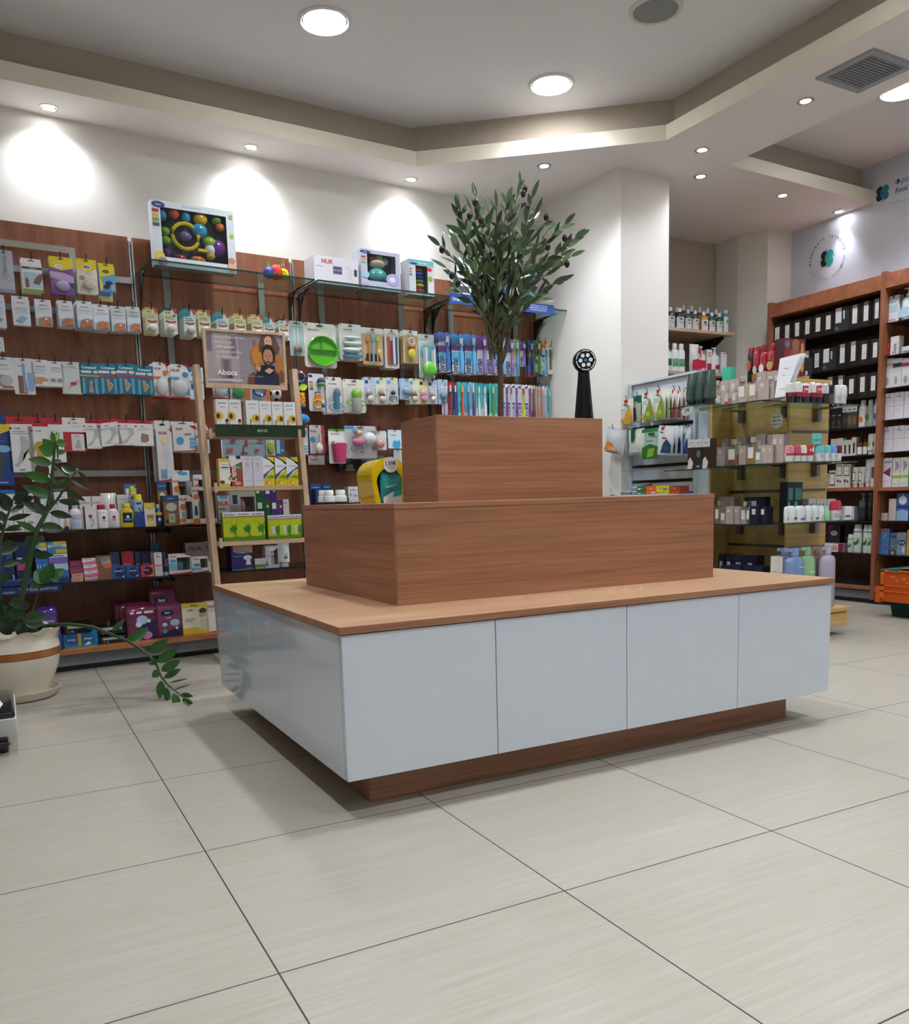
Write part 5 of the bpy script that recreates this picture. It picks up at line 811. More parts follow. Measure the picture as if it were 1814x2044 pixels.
 'bluebr': ('card', '2c5f8f', 'R .1 .1 .5 .9 9db4b0;R .6 .2 .9 .3 6fb0d6', '@brush_pack'),
 'darkfr': ('windowbox', '1a2636', '', 'o .5 .4 .18 .3 8a8266;b .5 .15 .2 .08 c97a30', (.04, .04, .96, .96), '101c2c', '@bottle_gift_box'),
 'cablel': ('card', 'cdd3d0', 'R .3 0 .36 1 aab0ae;R .5 0 .56 1 aab0ae;R .7 0 .76 1 aab0ae', '@wipe_pack'),
 # toothbrush packs: card colour, print, brush colours
 'jorp': ('brush', 'dde3ea', 'P 0 .74 1 .8 1 1 0 1 5b6fb4;R 0 .5 1 .66 6d2a78;P 0 .5 .7 .5 .3 .3 0 .25 4fa8d6;T Jordan .3 .2 .34 90 .4 1c2a6a', '3b6fc0 dfe3ee', .25, '@toothbrush_pack'),
 'jorb': ('brush', 'dfe6ec', 'P 0 .7 1 .76 1 1 0 1 4a86cc;R 0 .58 1 .72 7a3a8c;P 0 .55 1 .55 .5 .3 0 .25 5fbbe0;T Jordan .3 .2 .34 90 .4 1c2a6a', '58b0dc dfe9f2', .25, '@toothbrush_pack'),
 'jorv': ('brush', 'd9d8e4', 'P 0 .62 1 .66 1 1 0 1 7a3f98;R .1 .45 .9 .6 dcd8ea;T Jordan .3 .2 .34 90 .4 1c2a6a', '8a6fb0 e8e4f2', .25, '@toothbrush_pack'),
 'jork': ('brush', '9fd0de', 'P 0 .4 1 .55 1 .8 0 .7 e0c04a;E .5 .3 .3 .08 d96a4a;R 0 .9 1 1 7aa04a', '4aa0d0 e0e8e8', .1, '@toothbrush_pack'),
 'dkb': ('brush', '22345f', 'E .5 .6 .3 .1 d8a040;P 0 .1 1 .2 1 .4 0 .3 3f66b0;R 0 0 .5 .1 b03a4a', '1c1f3a 8f9ad0', 0, '@toothbrush_pack'),
 'grb': ('brush', '2f5a3a', 'E .5 .75 .35 .08 d8402c;E .5 .5 .35 .07 e8d030;P 0 .1 1 .1 1 .3 0 .35 8ab83a', '3f7a3a c9d84a', 0, '@toothbrush_pack'),
 'orb': ('brush', 'cfe4ec', 'R 0 .8 1 1 e0702c;R 0 0 .5 .6 24479a;T CURAPROX .25 .3 .28 90 .5 eee', '38b0d0 e8ecec', .25, '@toothbrush_pack'),
 'boardb': ('card', 'd2cdbb', 'R .25 .15 .6 .8 6b5a48;R .65 .15 .75 .8 9a9478;T BAMBOO .4 .9 .05 0 .6 7a7468', '@bamboo_brush_card'),
 'tepe': ('brush', '4fbcc4', 'P 0 0 1 .1 1 .5 0 .3 d9e6e8;P 0 .9 1 .82 1 1 0 1 2fa0ae', 'e8eef0 dfe8ea', .1, '@toothbrush_pack'),
 'tepeo': ('brush', '3fb6c2', 'P 0 0 1 .1 1 .3 0 .2 cfe4e6;E .5 .45 .3 .06 2f6fd0', 'd8582c e8a84a', .1, '@toothbrush_pack'),
 'tepeb': ('brush', '46b4cc', 'P 0 0 1 .1 1 .3 0 .2 cfe4e6', '2f6fc4 a9c8ec', .1, '@toothbrush_pack'),
 'tepeg': ('brush', '3fb0a8', 'P 0 0 1 .1 1 .3 0 .2 d8e8e0', '4a9a3a b8d88a', .1, '@toothbrush_pack'),
 'tepev': ('brush', '8fc0cc', 'P 0 0 1 .1 1 .4 0 .3 e2e8ec', '4a3a9a e6e2f0', .1, '@toothbrush_pack'),
 'curp': ('brush', 'e6e8ee', 'R 0 0 .55 .52 22389a;T CURAPROX .27 .26 .34 90 .46 e6e8f4;R .1 .9 .5 .96 3a3f8a', '8a3a9a 7a3aa0', .28, '@toothbrush_pack'),
 'cury': ('brush', 'e6e8ee', 'R 0 0 .55 .52 22389a;T CURAPROX .27 .26 .34 90 .46 e6e8f4;R .1 .9 .5 .96 3a3f8a', 'd8d428 c84a28', .28, '@toothbrush_pack'),
 'curw': ('brush', 'e6e8ee', 'R 0 0 .55 .52 22389a;T CURAPROX .27 .26 .34 90 .46 e6e8f4;R .1 .9 .5 .96 3a3f8a', 'd8d8e4 b03a8a', .28, '@toothbrush_pack'),
 'redb': ('brush', '9a1f30', 'R .3 0 .7 .3 d8b8bc;P 0 .6 1 .7 1 .8 0 .7 5a1020', 'b02838 e8dcdc', 0, '@toothbrush_pack'),
 'nvyb': ('brush', '1f3468', 'R .2 0 .8 .3 b8c4dc;R 0 .85 1 1 8a2838', '2f4f9a dfe4f0', 0, '@toothbrush_pack'),
 'brwb': ('brush', 'b8a890', 'R 0 .8 1 1 d8d4cc;R 0 0 1 .3 6a3a28', '6a3028 8a4438', 0, '@toothbrush_pack'),
 'orab': ('brush', 'd8d4d0', 'R 0 .85 1 1 c0bcc0', 'd8642c e0703a', 0, '@toothbrush_pack'),
 'lilb': ('brush', 'd4d0dc', 'R 0 .8 1 1 e4e2e8;R 0 0 1 .2 a090c0', 'c4b8d8 e0dce8', 0, '@toothbrush_pack'),
 'lagu': ('brush', '5fc4c8', 'R 0 0 1 .3 d8ecec', '4fb0b8 a0d8d8', 0, '@toothbrush_pack'),
 # foot care shelf
 'gwbx': ('box', 'd9dde2', 'T GEHWOL .5 .86 .045 0 .7 b0343a;R .1 .7 .85 .72 5f86b8;R .1 .63 .7 .645 7fa0c4;R .1 .5 .8 .51 a9b8cc;P .3 .1 .7 .1 .6 .3 .4 .34 c9a08c', 'c9ced4', '@foot_cream_box'),
 'gwdeo': ('box', 'dcdfe2', 'T Deodorant .4 .9 .05 0 .7 2f5f98;R .1 .8 .9 .82 5f86b8;E .5 .35 .3 .06 b9807a;R .1 .1 .8 .12 a9b8cc', 'c9ced4', '@foot_spray_box'),
 'gwleg': ('box', 'd9dde2', 'R .1 .6 .9 .62 2f6fb5;R .1 .5 .8 .52 5f86b8;P .3 .1 .5 .06 .9 .06 .75 .2 .7 .42 .5 .42 .45 .2 c9a08c;P .3 .0 .95 .0 .85 .14 .5 .12 15203a', 'c9ced4', '@foot_spray_box'),
 'gwblue': ('box', 'dde2e8', 'R 0 .9 1 1 2f6fb5;T GEHWOL .5 .6 .25 0 .8 8a2030', 'b9c4d0', '@foot_cream_box'),
 'gwpow': ('round', 'd5d9dd', 'T GEHWOL .55 .52 .045 0 .7 b0343a;R .25 .42 .85 .445 2f6fb5;R .25 .36 .7 .38 2f6fb5;R .25 .12 .7 .3 a9c0dc', 'b9bcc0', '@foot_powder_bottle'),
 'podbx': ('box', 'e0e1e1', 'T ____ .5 .9 .02 0 .1 fff;R .1 .9 .7 .91 777;E .45 .56 .16 .08 a81f2c;T Podia .5 .4 .05 0 .55 333;P .4 .1 .6 .08 .75 .3 .7 .5 .6 .3 .45 .2 b4b8bb', '8f2430', '@foot_cream_box'),
 'podbt': ('flip', 'dfdfe2', 'E .6 .45 .13 .07 a81f2c;T Podia .6 .34 .045 0 .4 333;R .1 .66 .8 .67 888', 'a81f2c', '@foot_powder_bottle'),
 'podbt2': ('round', 'dfdfe2', 'E .5 .45 .13 .06 a81f2c;T Podia .5 .34 .045 0 .4 333;R .1 .66 .8 .67 888', 'a81f2c', '@foot_powder_bottle'),
 'eubos': ('box', 'e0dad8', 'T EUBOS .5 .8 .07 0 .7 6a5a60;R 0 .6 1 .62 c9a0a0', 'c9b8b8', '@cream_box'),
 'tubew': ('tube', 'dcdad8', 'E .5 .6 .08 .05 a8324a;R .2 .3 .8 .33 c8c4c4', 'c4c4c4', '@cream_tube'),
 'schy': ('flip', 'd2b41a', 'R .2 .2 .8 .62 16254a;T Scholl .5 .7 .04 0 .4 16254a;R .3 .3 .7 .38 4f8fc9;E .5 .45 .1 .05 fff', 'cfb61c', '@foot_powder_bottle'),
 'schs': ('can', '8fb4dc', 'P 0 .0 1 .0 1 .5 .8 .45 .5 .62 .2 .45 0 .5 1f3f86;R 0 .76 1 .82 d8c42a;E .5 .72 .3 .035 1f3f86;E .5 .5 .2 .05 dfe8f2', 'd4cc1e', '@foot_spray_can'),
 'schbx': ('box', 'dcdad2', 'P 0 .78 .5 .7 1 .78 1 1 0 1 d8c22a;E .5 .86 .25 .045 e8e8e8;T Scholl .5 .86 .04 0 .35 1f3f86;R .2 .3 .8 .5 b07850;E .5 .3 .3 .06 d8c42a;R 0 0 1 .05 d8c22a', 'c4b03a', '@foot_cream_box'),
 'schd': ('round', '1f3868', 'R 0 .5 1 .62 d8c42a;T Scholl .5 .58 .04 0 .4 eee;E .5 .3 .15 .07 e8ecf0', 'c9ccd2', '@foot_spray_bottle'),
 'brown': ('box', '8a6b48', 'R 0 .8 1 1 1f4f8f;T physio_flow .5 .9 .05 0 .8 cfd8e8;E .5 .62 .35 .14 cfd0c8;R .3 .1 .7 .4 b9c0b0;R .4 .2 .6 .32 8ab84a;R .1 .1 .25 .2 15203a', '7a5c3c', '@baby_bottle_box'),
 'nukbx': ('windowbox', 'e2dfdc', 'T NUK .35 .85 .1 0 .6 b3262e;P .75 1 1 1 1 .9 b3262e;E .3 .6 .2 .11 c87f3a;R 0 .1 .45 .22 d0803a;P 0 0 1 0 1 .06 0 .04 b3262e;R .2 .25 .4 .45 8fa0b4', 'o .5 .4 .2 .3 b9bcb4;o .5 .75 .16 .12 d9d9d9', (.45, .2, .96, .78), '5a3038', '@baby_bottle_box'),
 'nukbx2': ('windowbox', 'e2dfdc', 'T NUK .3 .9 .075 0 .5 b3262e;E .28 .74 .2 .075 c87f3a;P .1 .25 .35 .25 .3 .5 .15 .5 35567f;R 0 .03 .45 .16 d0803a;P 0 0 1 0 1 .03 0 .02 b3262e', 'c .5 .35 .22 .25 8f9086;o .5 .65 .14 .1 d9d9d9', (.42, .16, .96, .9), '6b6560', '@baby_bottle_box'),
 'nukp': ('box', 'd2d0ce', 'T NUK .45 .72 .22 0 .8 b3262e;R .05 .5 .6 .54 555;E .35 .1 .3 .1 5a4038;P .2 1 .7 1 .8 .9 .1 .9 5aa6d8', 'b9bcc0', '@baby_bottle_box'),
 'mamgy': ('windowbox', 'b4b2ae', 'R .12 .6 .3 .88 1f3a6a;R .1 .3 .4 .56 a09e9a', 'o .5 .5 .16 .3 c98f9a;o .5 .6 .1 .12 e2dcc8', (.42, .15, .95, .82), '8a6a70', '@breast_pump_box'),
 'philg': ('box', '1f5a3c', 'R .1 .6 .42 .88 dfe4e4;E .8 .7 .1 .07 d8c04a;E .7 .12 .25 .16 c9cccc', '17452e', '@baby_bottle_box'),
 'philp': ('box', '4a2d70', 'R .1 .6 .42 .88 dfe4e4;E .8 .7 .1 .07 d8c04a;E .7 .12 .25 .16 c9cccc', '3a2258', '@baby_bottle_box'),
 # second shelf
 'preg': ('box', '17346a', 'R 0 0 1 .06 2f55c0;T 2 .8 .2 .14 0 .3 dfe4f0;P 0 .6 1 .7 1 1 0 1 2a5a8c', '122a55', '@pregnancy_test_box'),
 'pregp': ('box', '1c2a58', 'R .1 .35 .9 .5 b0487a;R .1 .6 .8 .64 9db0dc;R 0 0 1 .06 2f55c0', '122a55', '@pregnancy_test_box'),
 'clear': ('box', '2a6fb8', 'R 0 .78 1 .86 dfe8ee;R 0 .86 1 .94 7ab8d8;T Clearblue .48 .8 .05 0 .9 15254a;R .4 .88 1 .98 d8c22a;R 0 .7 1 .76 b0487a;T 11_11 .5 .42 .1 0 .8 dfeaf4;P 0 0 1 0 1 .2 0 .35 1c4f9c', '1f4f90', '@pregnancy_test_box'),
 'clear2': ('box', '3f86c4', 'R 0 .86 1 .93 cfe0ea;R 0 .62 1 .7 dfe8ee;T Clearblue .48 .89 .05 0 .9 15254a;T Clearblue .48 .66 .05 0 .9 15254a;R .4 .72 1 .82 d8c22a;R .3 .94 1 1 d8c22a;R 0 .48 1 .6 7a62b8;R 0 .3 1 .47 a9cfe6;T 10 .85 .1 .06 0 .3 eee;E .6 .08 .3 .05 d8b8a0;P 0 0 1 0 1 .05 0 .05 2247b0', '1f4f90', '@pregnancy_test_box'),
 'mag': ('box', '8a2f5a', 'R .1 .4 .8 .5 b8688c;R .1 .65 .7 .72 a85078', '6f2448', '@test_kit_box'),
 'peach': ('box', 'cf9c88', 'T First_Sign .5 .5 .3 0 .7 6f2448', 'b88874', '@test_kit_box'),
 'pred': ('box', 'cf6f92', 'P 0 .95 .95 .95 .9 .6 .5 .45 0 .4 e2dfe0;T Predictor .42 .78 .2 0 .6 3a3f6a', 'b85f80', '@test_kit_box'),
 'durbr': ('box', '7d5a3e', 'P .3 .85 .8 .95 .98 .7 .85 .55 .4 .6 b9a090;E .72 .58 .28 .12 c86a58;E .55 .85 .25 .1 5f88a8;T durex .35 .7 .05 0 .5 6a4a34', '6a4a34', '@condom_box'),
 'dur1': ('box', '27508f', 'E .55 .5 .36 .4 16264a;T durex .42 .6 .13 0 .6 dfe6f0;E .8 .15 .06 .06 e6ecf4;E .7 .6 .1 .1 4f8fd0', '1c3c70', '@condom_box'),
 'dur2': ('box', '1f3560', 'E .5 .6 .4 .4 27406a;T durex .4 .5 .13 0 .6 a9b4c9;P .6 .3 1 .6 1 .4 .8 .2 c86a3a', '162748', '@condom_box'),
 'dur3': ('box', '8f1f2c', 'E .5 .6 .4 .4 a82c3a;T durex .45 .5 .13 0 .6 e0b8bc', '701822', '@condom_box'),
 'dur4': ('box', '1a1a3c', 'E .55 .5 .36 .4 2c2248;T durex .5 .5 .13 0 .7 b4a9c9', '121230', '@condom_box'),
 'dur5': ('box', 'b8305a', 'P .5 0 1 0 1 1 .7 1 d8843a;E .55 .5 .36 .38 4a1440;T durex .4 .6 .13 0 .6 f0dce4', '8f2446', '@condom_box'),
 'evab': ('box', 'dcdad6', 'R .4 .92 .55 .96 1f3f86;T eva .5 .82 .07 0 .5 222;R 0 .42 1 .46 c05a4a;R .1 .3 .8 .31 888;R .1 .24 .7 .25 888', 'b9b8b4', '@intimate_care_box'),
 'durt': ('tube', '171a3c', 'T durex .5 .55 .3 90 .35 8a5a9a', 'c4ccd4', '@lubricant_tube'),
 'smallbl': ('box', '2f5a8a', 'T KY .6 .2 .2 0 .5 dfe6f0', '24486f', '@lubricant_box'),
 'nukt': ('windowbox', 'e2dfdc', 'T NUK .22 .88 .1 0 .34 b3262e;P .6 1 1 1 1 .88 b3262e;E .2 .66 .15 .09 5fa5cf;R 0 .44 .34 .54 6fb4d8;R 0 .32 .34 .42 6fb4d8;R 0 .2 .34 .3 6fb4d8;P 0 0 1 .02 1 .1 0 .04 b3262e', 'c .5 .42 .24 .2 5f9a9a;o .5 .66 .14 .08 2f9aa0;r .8 .4 .12 .14 2f9aa0', (.36, .2, .96, .82), '5a6a6a', '@baby_cup_box'),
 'nuky': ('windowbox', 'e2dfdc', 'T NUK .3 .85 .11 0 .5 b3262e;P .6 .95 1 1 1 .9 d8c42a;E .3 .5 .2 .11 4f8fc0;R 0 .2 .6 .34 6fb4d8;P 0 0 1 .02 1 .12 0 .04 b3262e', 'o .5 .5 .2 .2 b9a060', (.5, .3, .96, .86), '5a564c', '@baby_cup_box'),
 'nukgy': ('box', 'a9a6a4', 'T NUK .5 .8 .15 0 .7 a02a30;R 0 0 1 .1 b3262e', '8a8886', '@baby_cup_box'),
 'lans': ('box', '33286e', 'P .1 .75 1 .7 1 1 .1 1 b88a70;E .55 .72 .35 .05 2a8f9c;T Lansinoh .55 .72 .04 0 .6 e0ecec;E .75 .5 .2 .1 d8d8dc;P .65 .2 .9 .2 .85 .45 .7 .45 d8d8dc;R .6 .0 .95 .14 2f6048;R .1 .56 .5 .58 b4a9d8;R 0 0 1 .04 6f9a8c', '241c54', '@breast_pump_box'),
 'teal': ('box', 'd8d4c8', 'R 0 0 1 .2 cf9c3a;R 0 .2 1 .42 2f8f86;R .2 .8 .8 .83 999;E .85 .55 .1 .1 3f9a8c', '8a8898', '@baby_cream_box'),
 'must': ('windowbox', 'c4bcd4', 'E .5 .85 .3 .08 e8d8c8;R 0 0 1 .12 b8aecc;R .05 .5 .35 .6 a8a0c0', 'c .5 .3 .3 .2 b0a888;c .5 .65 .28 .12 d8d8dc', (.4, .14, .92, .86), '8a8490', '@baby_lotion_box'),
 'tubes': ('tube', 'd8dce0', 'E .5 .82 .34 .08 a9b4cc;E .5 .82 .28 .06 e4e8ec;P .3 .4 .6 .5 .75 .6 .5 .55 d07a4a;E .5 .4 .2 .06 2f7f98', 'c9ccd0', '@baby_cream_tube'),
 # base shelf
 'padp': ('pad', '4a2f8a', 'T Discreet .5 .8 .12 0 .8 dcd4f0;E .6 .3 .3 .25 d8d8e8', '@pad_pack'),
 'alw': ('pad', '1f7fb0', 'E .25 .6 .22 .38 1b5f9c;E .75 .6 .22 .38 1b5f9c;T always .22 .55 .2 0 .34 e8f0f8;T always .74 .55 .2 0 .34 e8f0f8;R .42 0 .52 1 c9a22c;P .6 .1 .75 .35 .85 .2 .7 .05 dfe8ec;E .9 .3 .07 .1 1b5f9c;R 0 0 1 .1 2fa0a8', '@sanitary_towel_pack'),
 'blk': ('pad', '15171c', 'R .1 .5 .9 .8 a9adb2;R .1 .1 .2 .3 b0302c;R .25 .1 .35 .3 2f8fb5', '@sanitary_towel_pack'),
 'sani': ('pad', '6c2a4a', 'R .05 .92 .95 1 dcd8e0;R .2 .92 .3 1 6c2a4a;R .5 .92 .6 1 6c2a4a;P .5 .9 1 .6 1 0 .4 0 .35 .4 1f1c50;E .5 .7 .22 .16 a9c0e0;E .35 .55 .12 .1 c9d8ec;E .75 .65 .08 .06 d8dcf0;E .65 .15 .2 .14 c87aa8', '@incontinence_pad_pack'),
 'sanil': ('pad', '7a3a5c', 'P 0 .1 1 .35 1 0 0 0 1f1c50;E .4 .85 .3 .1 1f1c50;T Sani .4 .86 .08 0 .4 e8ecf4;T Lady .45 .68 .1 0 .5 dcc8d8;E .72 .5 .22 .12 a9c0e0;E .25 .45 .12 .07 c9c4dc;E .25 .22 .1 .08 3fb0c8;T 3 .25 .22 .09 0 .2 1f1c50;E .8 .3 .07 .05 d8dcf0', '@incontinence_pad_pack'),
 'med': ('box', 'ddd8bf', 'R 0 .88 1 1 d8c22a;R .35 .93 .6 .96 222;T medela .3 .8 .05 0 .4 333;P 0 0 1 0 1 .1 .5 .22 0 .22 d8b82a;E .8 .75 .14 .1 3a2a24;E .78 .62 .14 .07 b88a70;R .7 .1 .95 .5 c4c0a8;R .1 .5 .5 .52 888;R .1 .44 .4 .46 888', 'c9ae2c', '@milk_bag_box'),
 'nukw': ('box', 'dcdad8', 'T NUK .4 .84 .09 0 .7 b3262e;R .1 .7 .8 .71 888;R 0 0 1 .03 b3262e;E .9 .3 .2 .15 c4c8cc', 'b9bcc0', '@baby_goods_box'),
 'bluebx': ('box', '1d3f74', 'R .2 .8 .8 .84 8fb0dc;R .1 .5 .7 .52 3f68a8', '14305c', '@wipes_box'),
 'wsm': ('box', 'cfd0d2', 'T SLIPPERS .5 .7 .12 0 .7 444;R .5 .1 .9 .3 9a9c9e;R .1 .15 .3 .4 888', 'a9aaac', '@small_carton'),
 'whjar': ('jar', 'e2e1dd', 'R 0 0 1 .09 16284f', 'e4e3df', '@white_cap_bottle'),
 # ladder
 'grin': ('box', 'e4e4e2', 'T grintuss .5 .88 .07 0 .8 4a86b8;T ΒΗΧΑΣ .55 .77 .035 0 .4 777;S .17 .5 .4 d8b41c;E .13 .5 .15 .08 4a2f14;R 0 0 .001 .01 fff;E .8 .3 .12 .07 c89878;E .8 .37 .13 .05 2c1c14;E .8 .08 .25 .05 b86a2c;E .2 .08 .05 .03 4a7a3a', 'cfcfcc', '@cough_syrup_box'),
 'grin2': ('box', 'e4e4e2', 'T grintuss .5 .88 .07 0 .8 4a86b8;T ΒΗΧΑΣ .5 .77 .035 0 .4 777;S .72 .46 .36 d8b41c;E .8 .46 .14 .07 4a2f14;P .25 .42 .4 .42 .34 .25 .3 .12 .26 .25 b8862c;E .5 .08 .06 .03 4a7a3a', 'cfcfcc', '@cough_syrup_box'),
 'almo': ('box', 'd8bc34', 'R .08 .1 .92 .88 e0e0dc;T almora .5 .78 .05 0 .6 666;R .2 .66 .8 .7 2a3a6a;R .2 .6 .8 .61 999;E .25 .16 .2 .06 4a2a1c;E .85 .3 .12 .07 7aa83a', 'b89c2c', '@syrup_box'),
 'calm': ('box', 'a83a30', 'P 0 .62 1 .8 1 1 0 1 dcd8d4;T Calmovix .28 .55 .28 90 .8 e8e4e0;R .55 .9 .9 1 1f2f6a;E .75 .62 .25 .1 2f8a4a;T Throat .7 .62 .04 0 .3 eee;E .6 .1 .25 .06 c8a078;P .3 .3 .6 .25 .8 .32 .5 .36 3a7a3a', '7f2c24', '@throat_syrup_box'),
 'propo': ('box', 'cdccd6', 'R .3 .9 .7 .915 777;E .5 .72 .14 .05 7a3a4a;E .5 .72 .1 .035 cdccd6;T Throat_Spray .5 .6 .03 0 .8 888;T Spray .5 .52 .03 0 .4 b07080;R .2 .18 .8 .19 888', 'b4b3bf', '@throat_spray_box'),
 'phyto': ('box', 'd8c418', 'P 0 1 .3 1 1 .75 1 .6 .6 .45 0 .3 e4e6e8;P .0 1 .3 1 1 .72 1 .8 2c4a9c;P 0 .22 0 .38 .8 .62 1 .68 1 .6 .6 .52 2c4a9c;T PhytoBisolvon .5 .68 .045 0 .85 3a5a9a;P .2 .28 1 .26 1 .34 .7 .38 5a9a3a;E .4 .12 .3 .06 d8903a;E .5 .1 .1 .04 e8e8dc', 'b89a1c', '@syrup_box'),
 'pros': ('box', 'a9bc1e', 'R 0 .86 1 1 e4e6ea;T PROSPAN .5 .92 .07 0 .9 23408f;R 0 .83 1 .86 a83a2c;P 0 0 1 0 1 .2 .5 .14 0 .16 5a7a1c;P .4 .45 .55 .38 .5 .3 .7 .34 .85 .16 .9 .34 1 .45 .9 .5 .92 .62 .75 .52 .6 .6 .6 .48 2f7a2c;R .15 .66 .6 .68 b0782c', '6f7f14', '@syrup_box'),
 'pross': ('box', 'a9bc1e', 'R 0 .86 1 1 e4e6ea;T PROSPAN .5 .92 .08 0 .9 23408f;R 0 .83 1 .86 a83a2c;P 0 0 1 0 1 .2 .5 .14 0 .16 5a7a1c;P .6 .5 .95 .6 1 .4 .9 .15 .6 .3 2f7a2c;R .3 .25 .62 .55 dcdcdc;R .35 .28 .38 .52 444;R .45 .28 .47 .52 444;R .53 .28 .56 .52 444', '6f7f14', '@syrup_box'),
 # top shelf
 'bath': ('windowbox', 'cfd8e0', 'E .08 .93 .08 .05 1d3f7c;T playgro .08 .93 .03 0 .13 e8eef4;T Bath_Time_Activity_Gift_Pack .48 .95 .025 0 .5 4f8fa8;R .0 .81 .08 .86 b0303c;R .0 .74 .08 .79 d8a83a;R .0 .67 .08 .72 7aa83a;R 0 .6 .08 .65 5a4a7a;E .96 .9 .025 .04 9ab83a;E .96 .6 .025 .04 9ab83a;E .06 .14 .06 .08 e0c23a;E .09 .06 .06 .07 8a7a9c;E .94 .12 .05 .1 d0a890;E .94 .2 .045 .05 b08060', 'o .14 .8 .05 .09 3f86c0;o .28 .85 .07 .08 c8502c;o .42 .82 .06 .09 2f8fb8;o .6 .83 .09 .1 d0b41c;o .8 .84 .06 .06 7aa82c;o .84 .74 .06 .07 c86a2c;o .16 .56 .06 .07 7ab81c;o .16 .42 .06 .07 7ab81c;o .58 .65 .1 .11 2f9ac8;r .4 .52 .16 .2 d8c41c;o .4 .52 .08 .08 6a5a9c;b .62 .33 .08 .02 d8c41c;o .7 .26 .06 .06 c8b41c;o .16 .22 .05 .08 5a2a7a;o .32 .17 .08 .06 a82c3c;o .54 .17 .1 .07 c86a2c;o .8 .4 .11 .14 6a2c80;o .7 .48 .08 .09 8ab83a;o .7 .36 .07 .1 cfe0e8', (.1, .14, .9, .9), '2c3038', '@bath_toy_gift_box'),
 'nukpump': ('box', 'd6d5dc', 'T NUK .3 .82 .17 0 .32 b3262e;R .05 .62 .2 .64 888;R .42 .4 .62 .68 5a4a78;T Fast_Gentle .52 .54 .05 0 .17 cfc8e0;E .8 .42 .06 .2 cdd0d6;P .68 .7 .8 .5 .86 .55 .78 .75 c8cbd2;R .9 .4 .96 .64 2a2c34;R 0 .0 1 .03 b9b8c0', 'c2c1ca', '@breast_pump_box'),
 'plush': ('windowbox', 'b9bdd0', 'E .12 .93 .14 .04 1d3f7c;T playgro .12 .93 .03 0 .2 e8eef4;R .01 .78 .12 .82 b0303c;R .01 .71 .12 .75 d8a83a;R .01 .64 .12 .68 7aa83a;E .8 .3 .18 .16 a9a4d0;E .78 .3 .08 .07 e0dcea;T and_Lights_Hedgehog .45 .08 .035 0 .5 555a70;E .1 .36 .1 .09 9fc8d8;E .1 .1 .08 .06 b4a8cc', 'o .5 .72 .2 .12 d8c8b8;o .5 .42 .24 .2 5fb8b8;o .52 .38 .14 .13 a9b4b4;o .38 .84 .08 .07 d87a7a;o .55 .88 .1 .07 dcd488;o .7 .8 .09 .1 8fc0b0;o .41 .72 .05 .04 3a3038;o .6 .72 .05 .04 3a3038', (.16, .22, .88, .9), '343840', '@plush_toy_box'),
 'stack': ('windowbox', 'c9ccd0', 'P 0 .84 1 .84 1 1 0 1 6fb0b8;T Sort_and_Stack .55 .92 .04 0 .6 e8eef0;E .2 .88 .14 .03 1d3f7c;E .82 .76 .1 .06 b8302c;E .84 .5 .1 .08 7aa83a;R .02 .7 .1 .74 b0303c;R .02 .62 .1 .66 5a8a3a;R .02 .54 .1 .58 3a5a9a', 'o .5 .76 .17 .055 d8542c;o .5 .645 .19 .055 2f6fc0;o .5 .54 .21 .05 4a3a9a;o .5 .43 .21 .055 5aa83a;o .5 .31 .22 .06 d8c22a;o .5 .17 .24 .065 b83a3a', (.26, .08, .74, .84), '1c1e24', '@stacking_toy_box'),
 'oralbx': ('box', '1d5fa8', 'T Oral-B .3 .6 .2 90 .7 8fb8e0;R .6 .1 .9 .9 0f3f80', '144a86', '@toothbrush_box'),
 # alcove
 'klor': ('round', '3a2a34', 'R 0 .05 .95 .56 dfe0e2;T KLORANE .5 .3 .05 0 .7 22303a;E .4 .46 .2 .05 8a5a7a', 'e2e2e2', '@shampoo_bottle'),
 'klor2': ('round', '1c1f3a', 'R 0 .05 .95 .56 dfe0e2;T KLORANE .5 .3 .05 0 .7 22303a;E .4 .46 .2 .05 4a5a9a', 'e2e2e2', '@shampoo_bottle'),
 'klor3': ('round', '3f4436', 'R 0 .05 .95 .56 dfe0e2;T KLORANE .5 .3 .05 0 .7 22303a;E .4 .46 .2 .05 5a7a3a', 'e2e2e2', '@shampoo_bottle'),
 'klor4': ('round', 'b8862c', 'R .1 .05 .95 .56 dfe0e2;T KLORANE .5 .3 .05 0 .7 22303a;E .4 .42 .2 .07 6a4a2c', 'e2e2e2', '@shampoo_bottle'),
 'klor5': ('round', '1f4a4a', 'R 0 .05 .95 .56 dfe0e2;T KLORANE .5 .3 .05 0 .7 22303a;E .4 .44 .2 .07 3a7a4a', 'e2e2e2', '@shampoo_bottle'),
 'klorc': ('can', '1f8a8c', 'R .1 .05 .9 .7 dfe0e2;P .3 .4 .8 .5 .4 .6 2f9a90', 'b8c4c4', '@dry_shampoo_can'),
 'pumpw': ('pump', 'e4e4e6', 'R .3 .2 .9 .44 1f6a4a', 'e4e4e6', '@shampoo_pump_bottle'),
 'flipg': ('flip', 'e2e4e4', 'R .1 .18 1 .46 2f8a4c;R .2 .25 .8 .28 1f5a34', 'e4e4e6', '@shampoo_bottle'),
 'redpo': ('bag', 'e2dcdc', 'P 0 .1 1 .1 1 .42 .5 .46 0 .4 b8283c;P .65 .86 .93 .84 .95 .5 .85 .5 c0344a', '@refill_pouch'),
 'pumpr': ('pump', 'e2dee0', 'R .2 .18 .9 .46 b8283c', 'e4e4e6', '@shampoo_pump_bottle'),
 'boxr': ('box', 'e2dee0', 'E .5 .8 .3 .1 b8283c;E .5 .8 .2 .065 e2dee0;R .1 .1 .9 .42 b8283c', 'c9c4c6', '@hair_serum_box'),
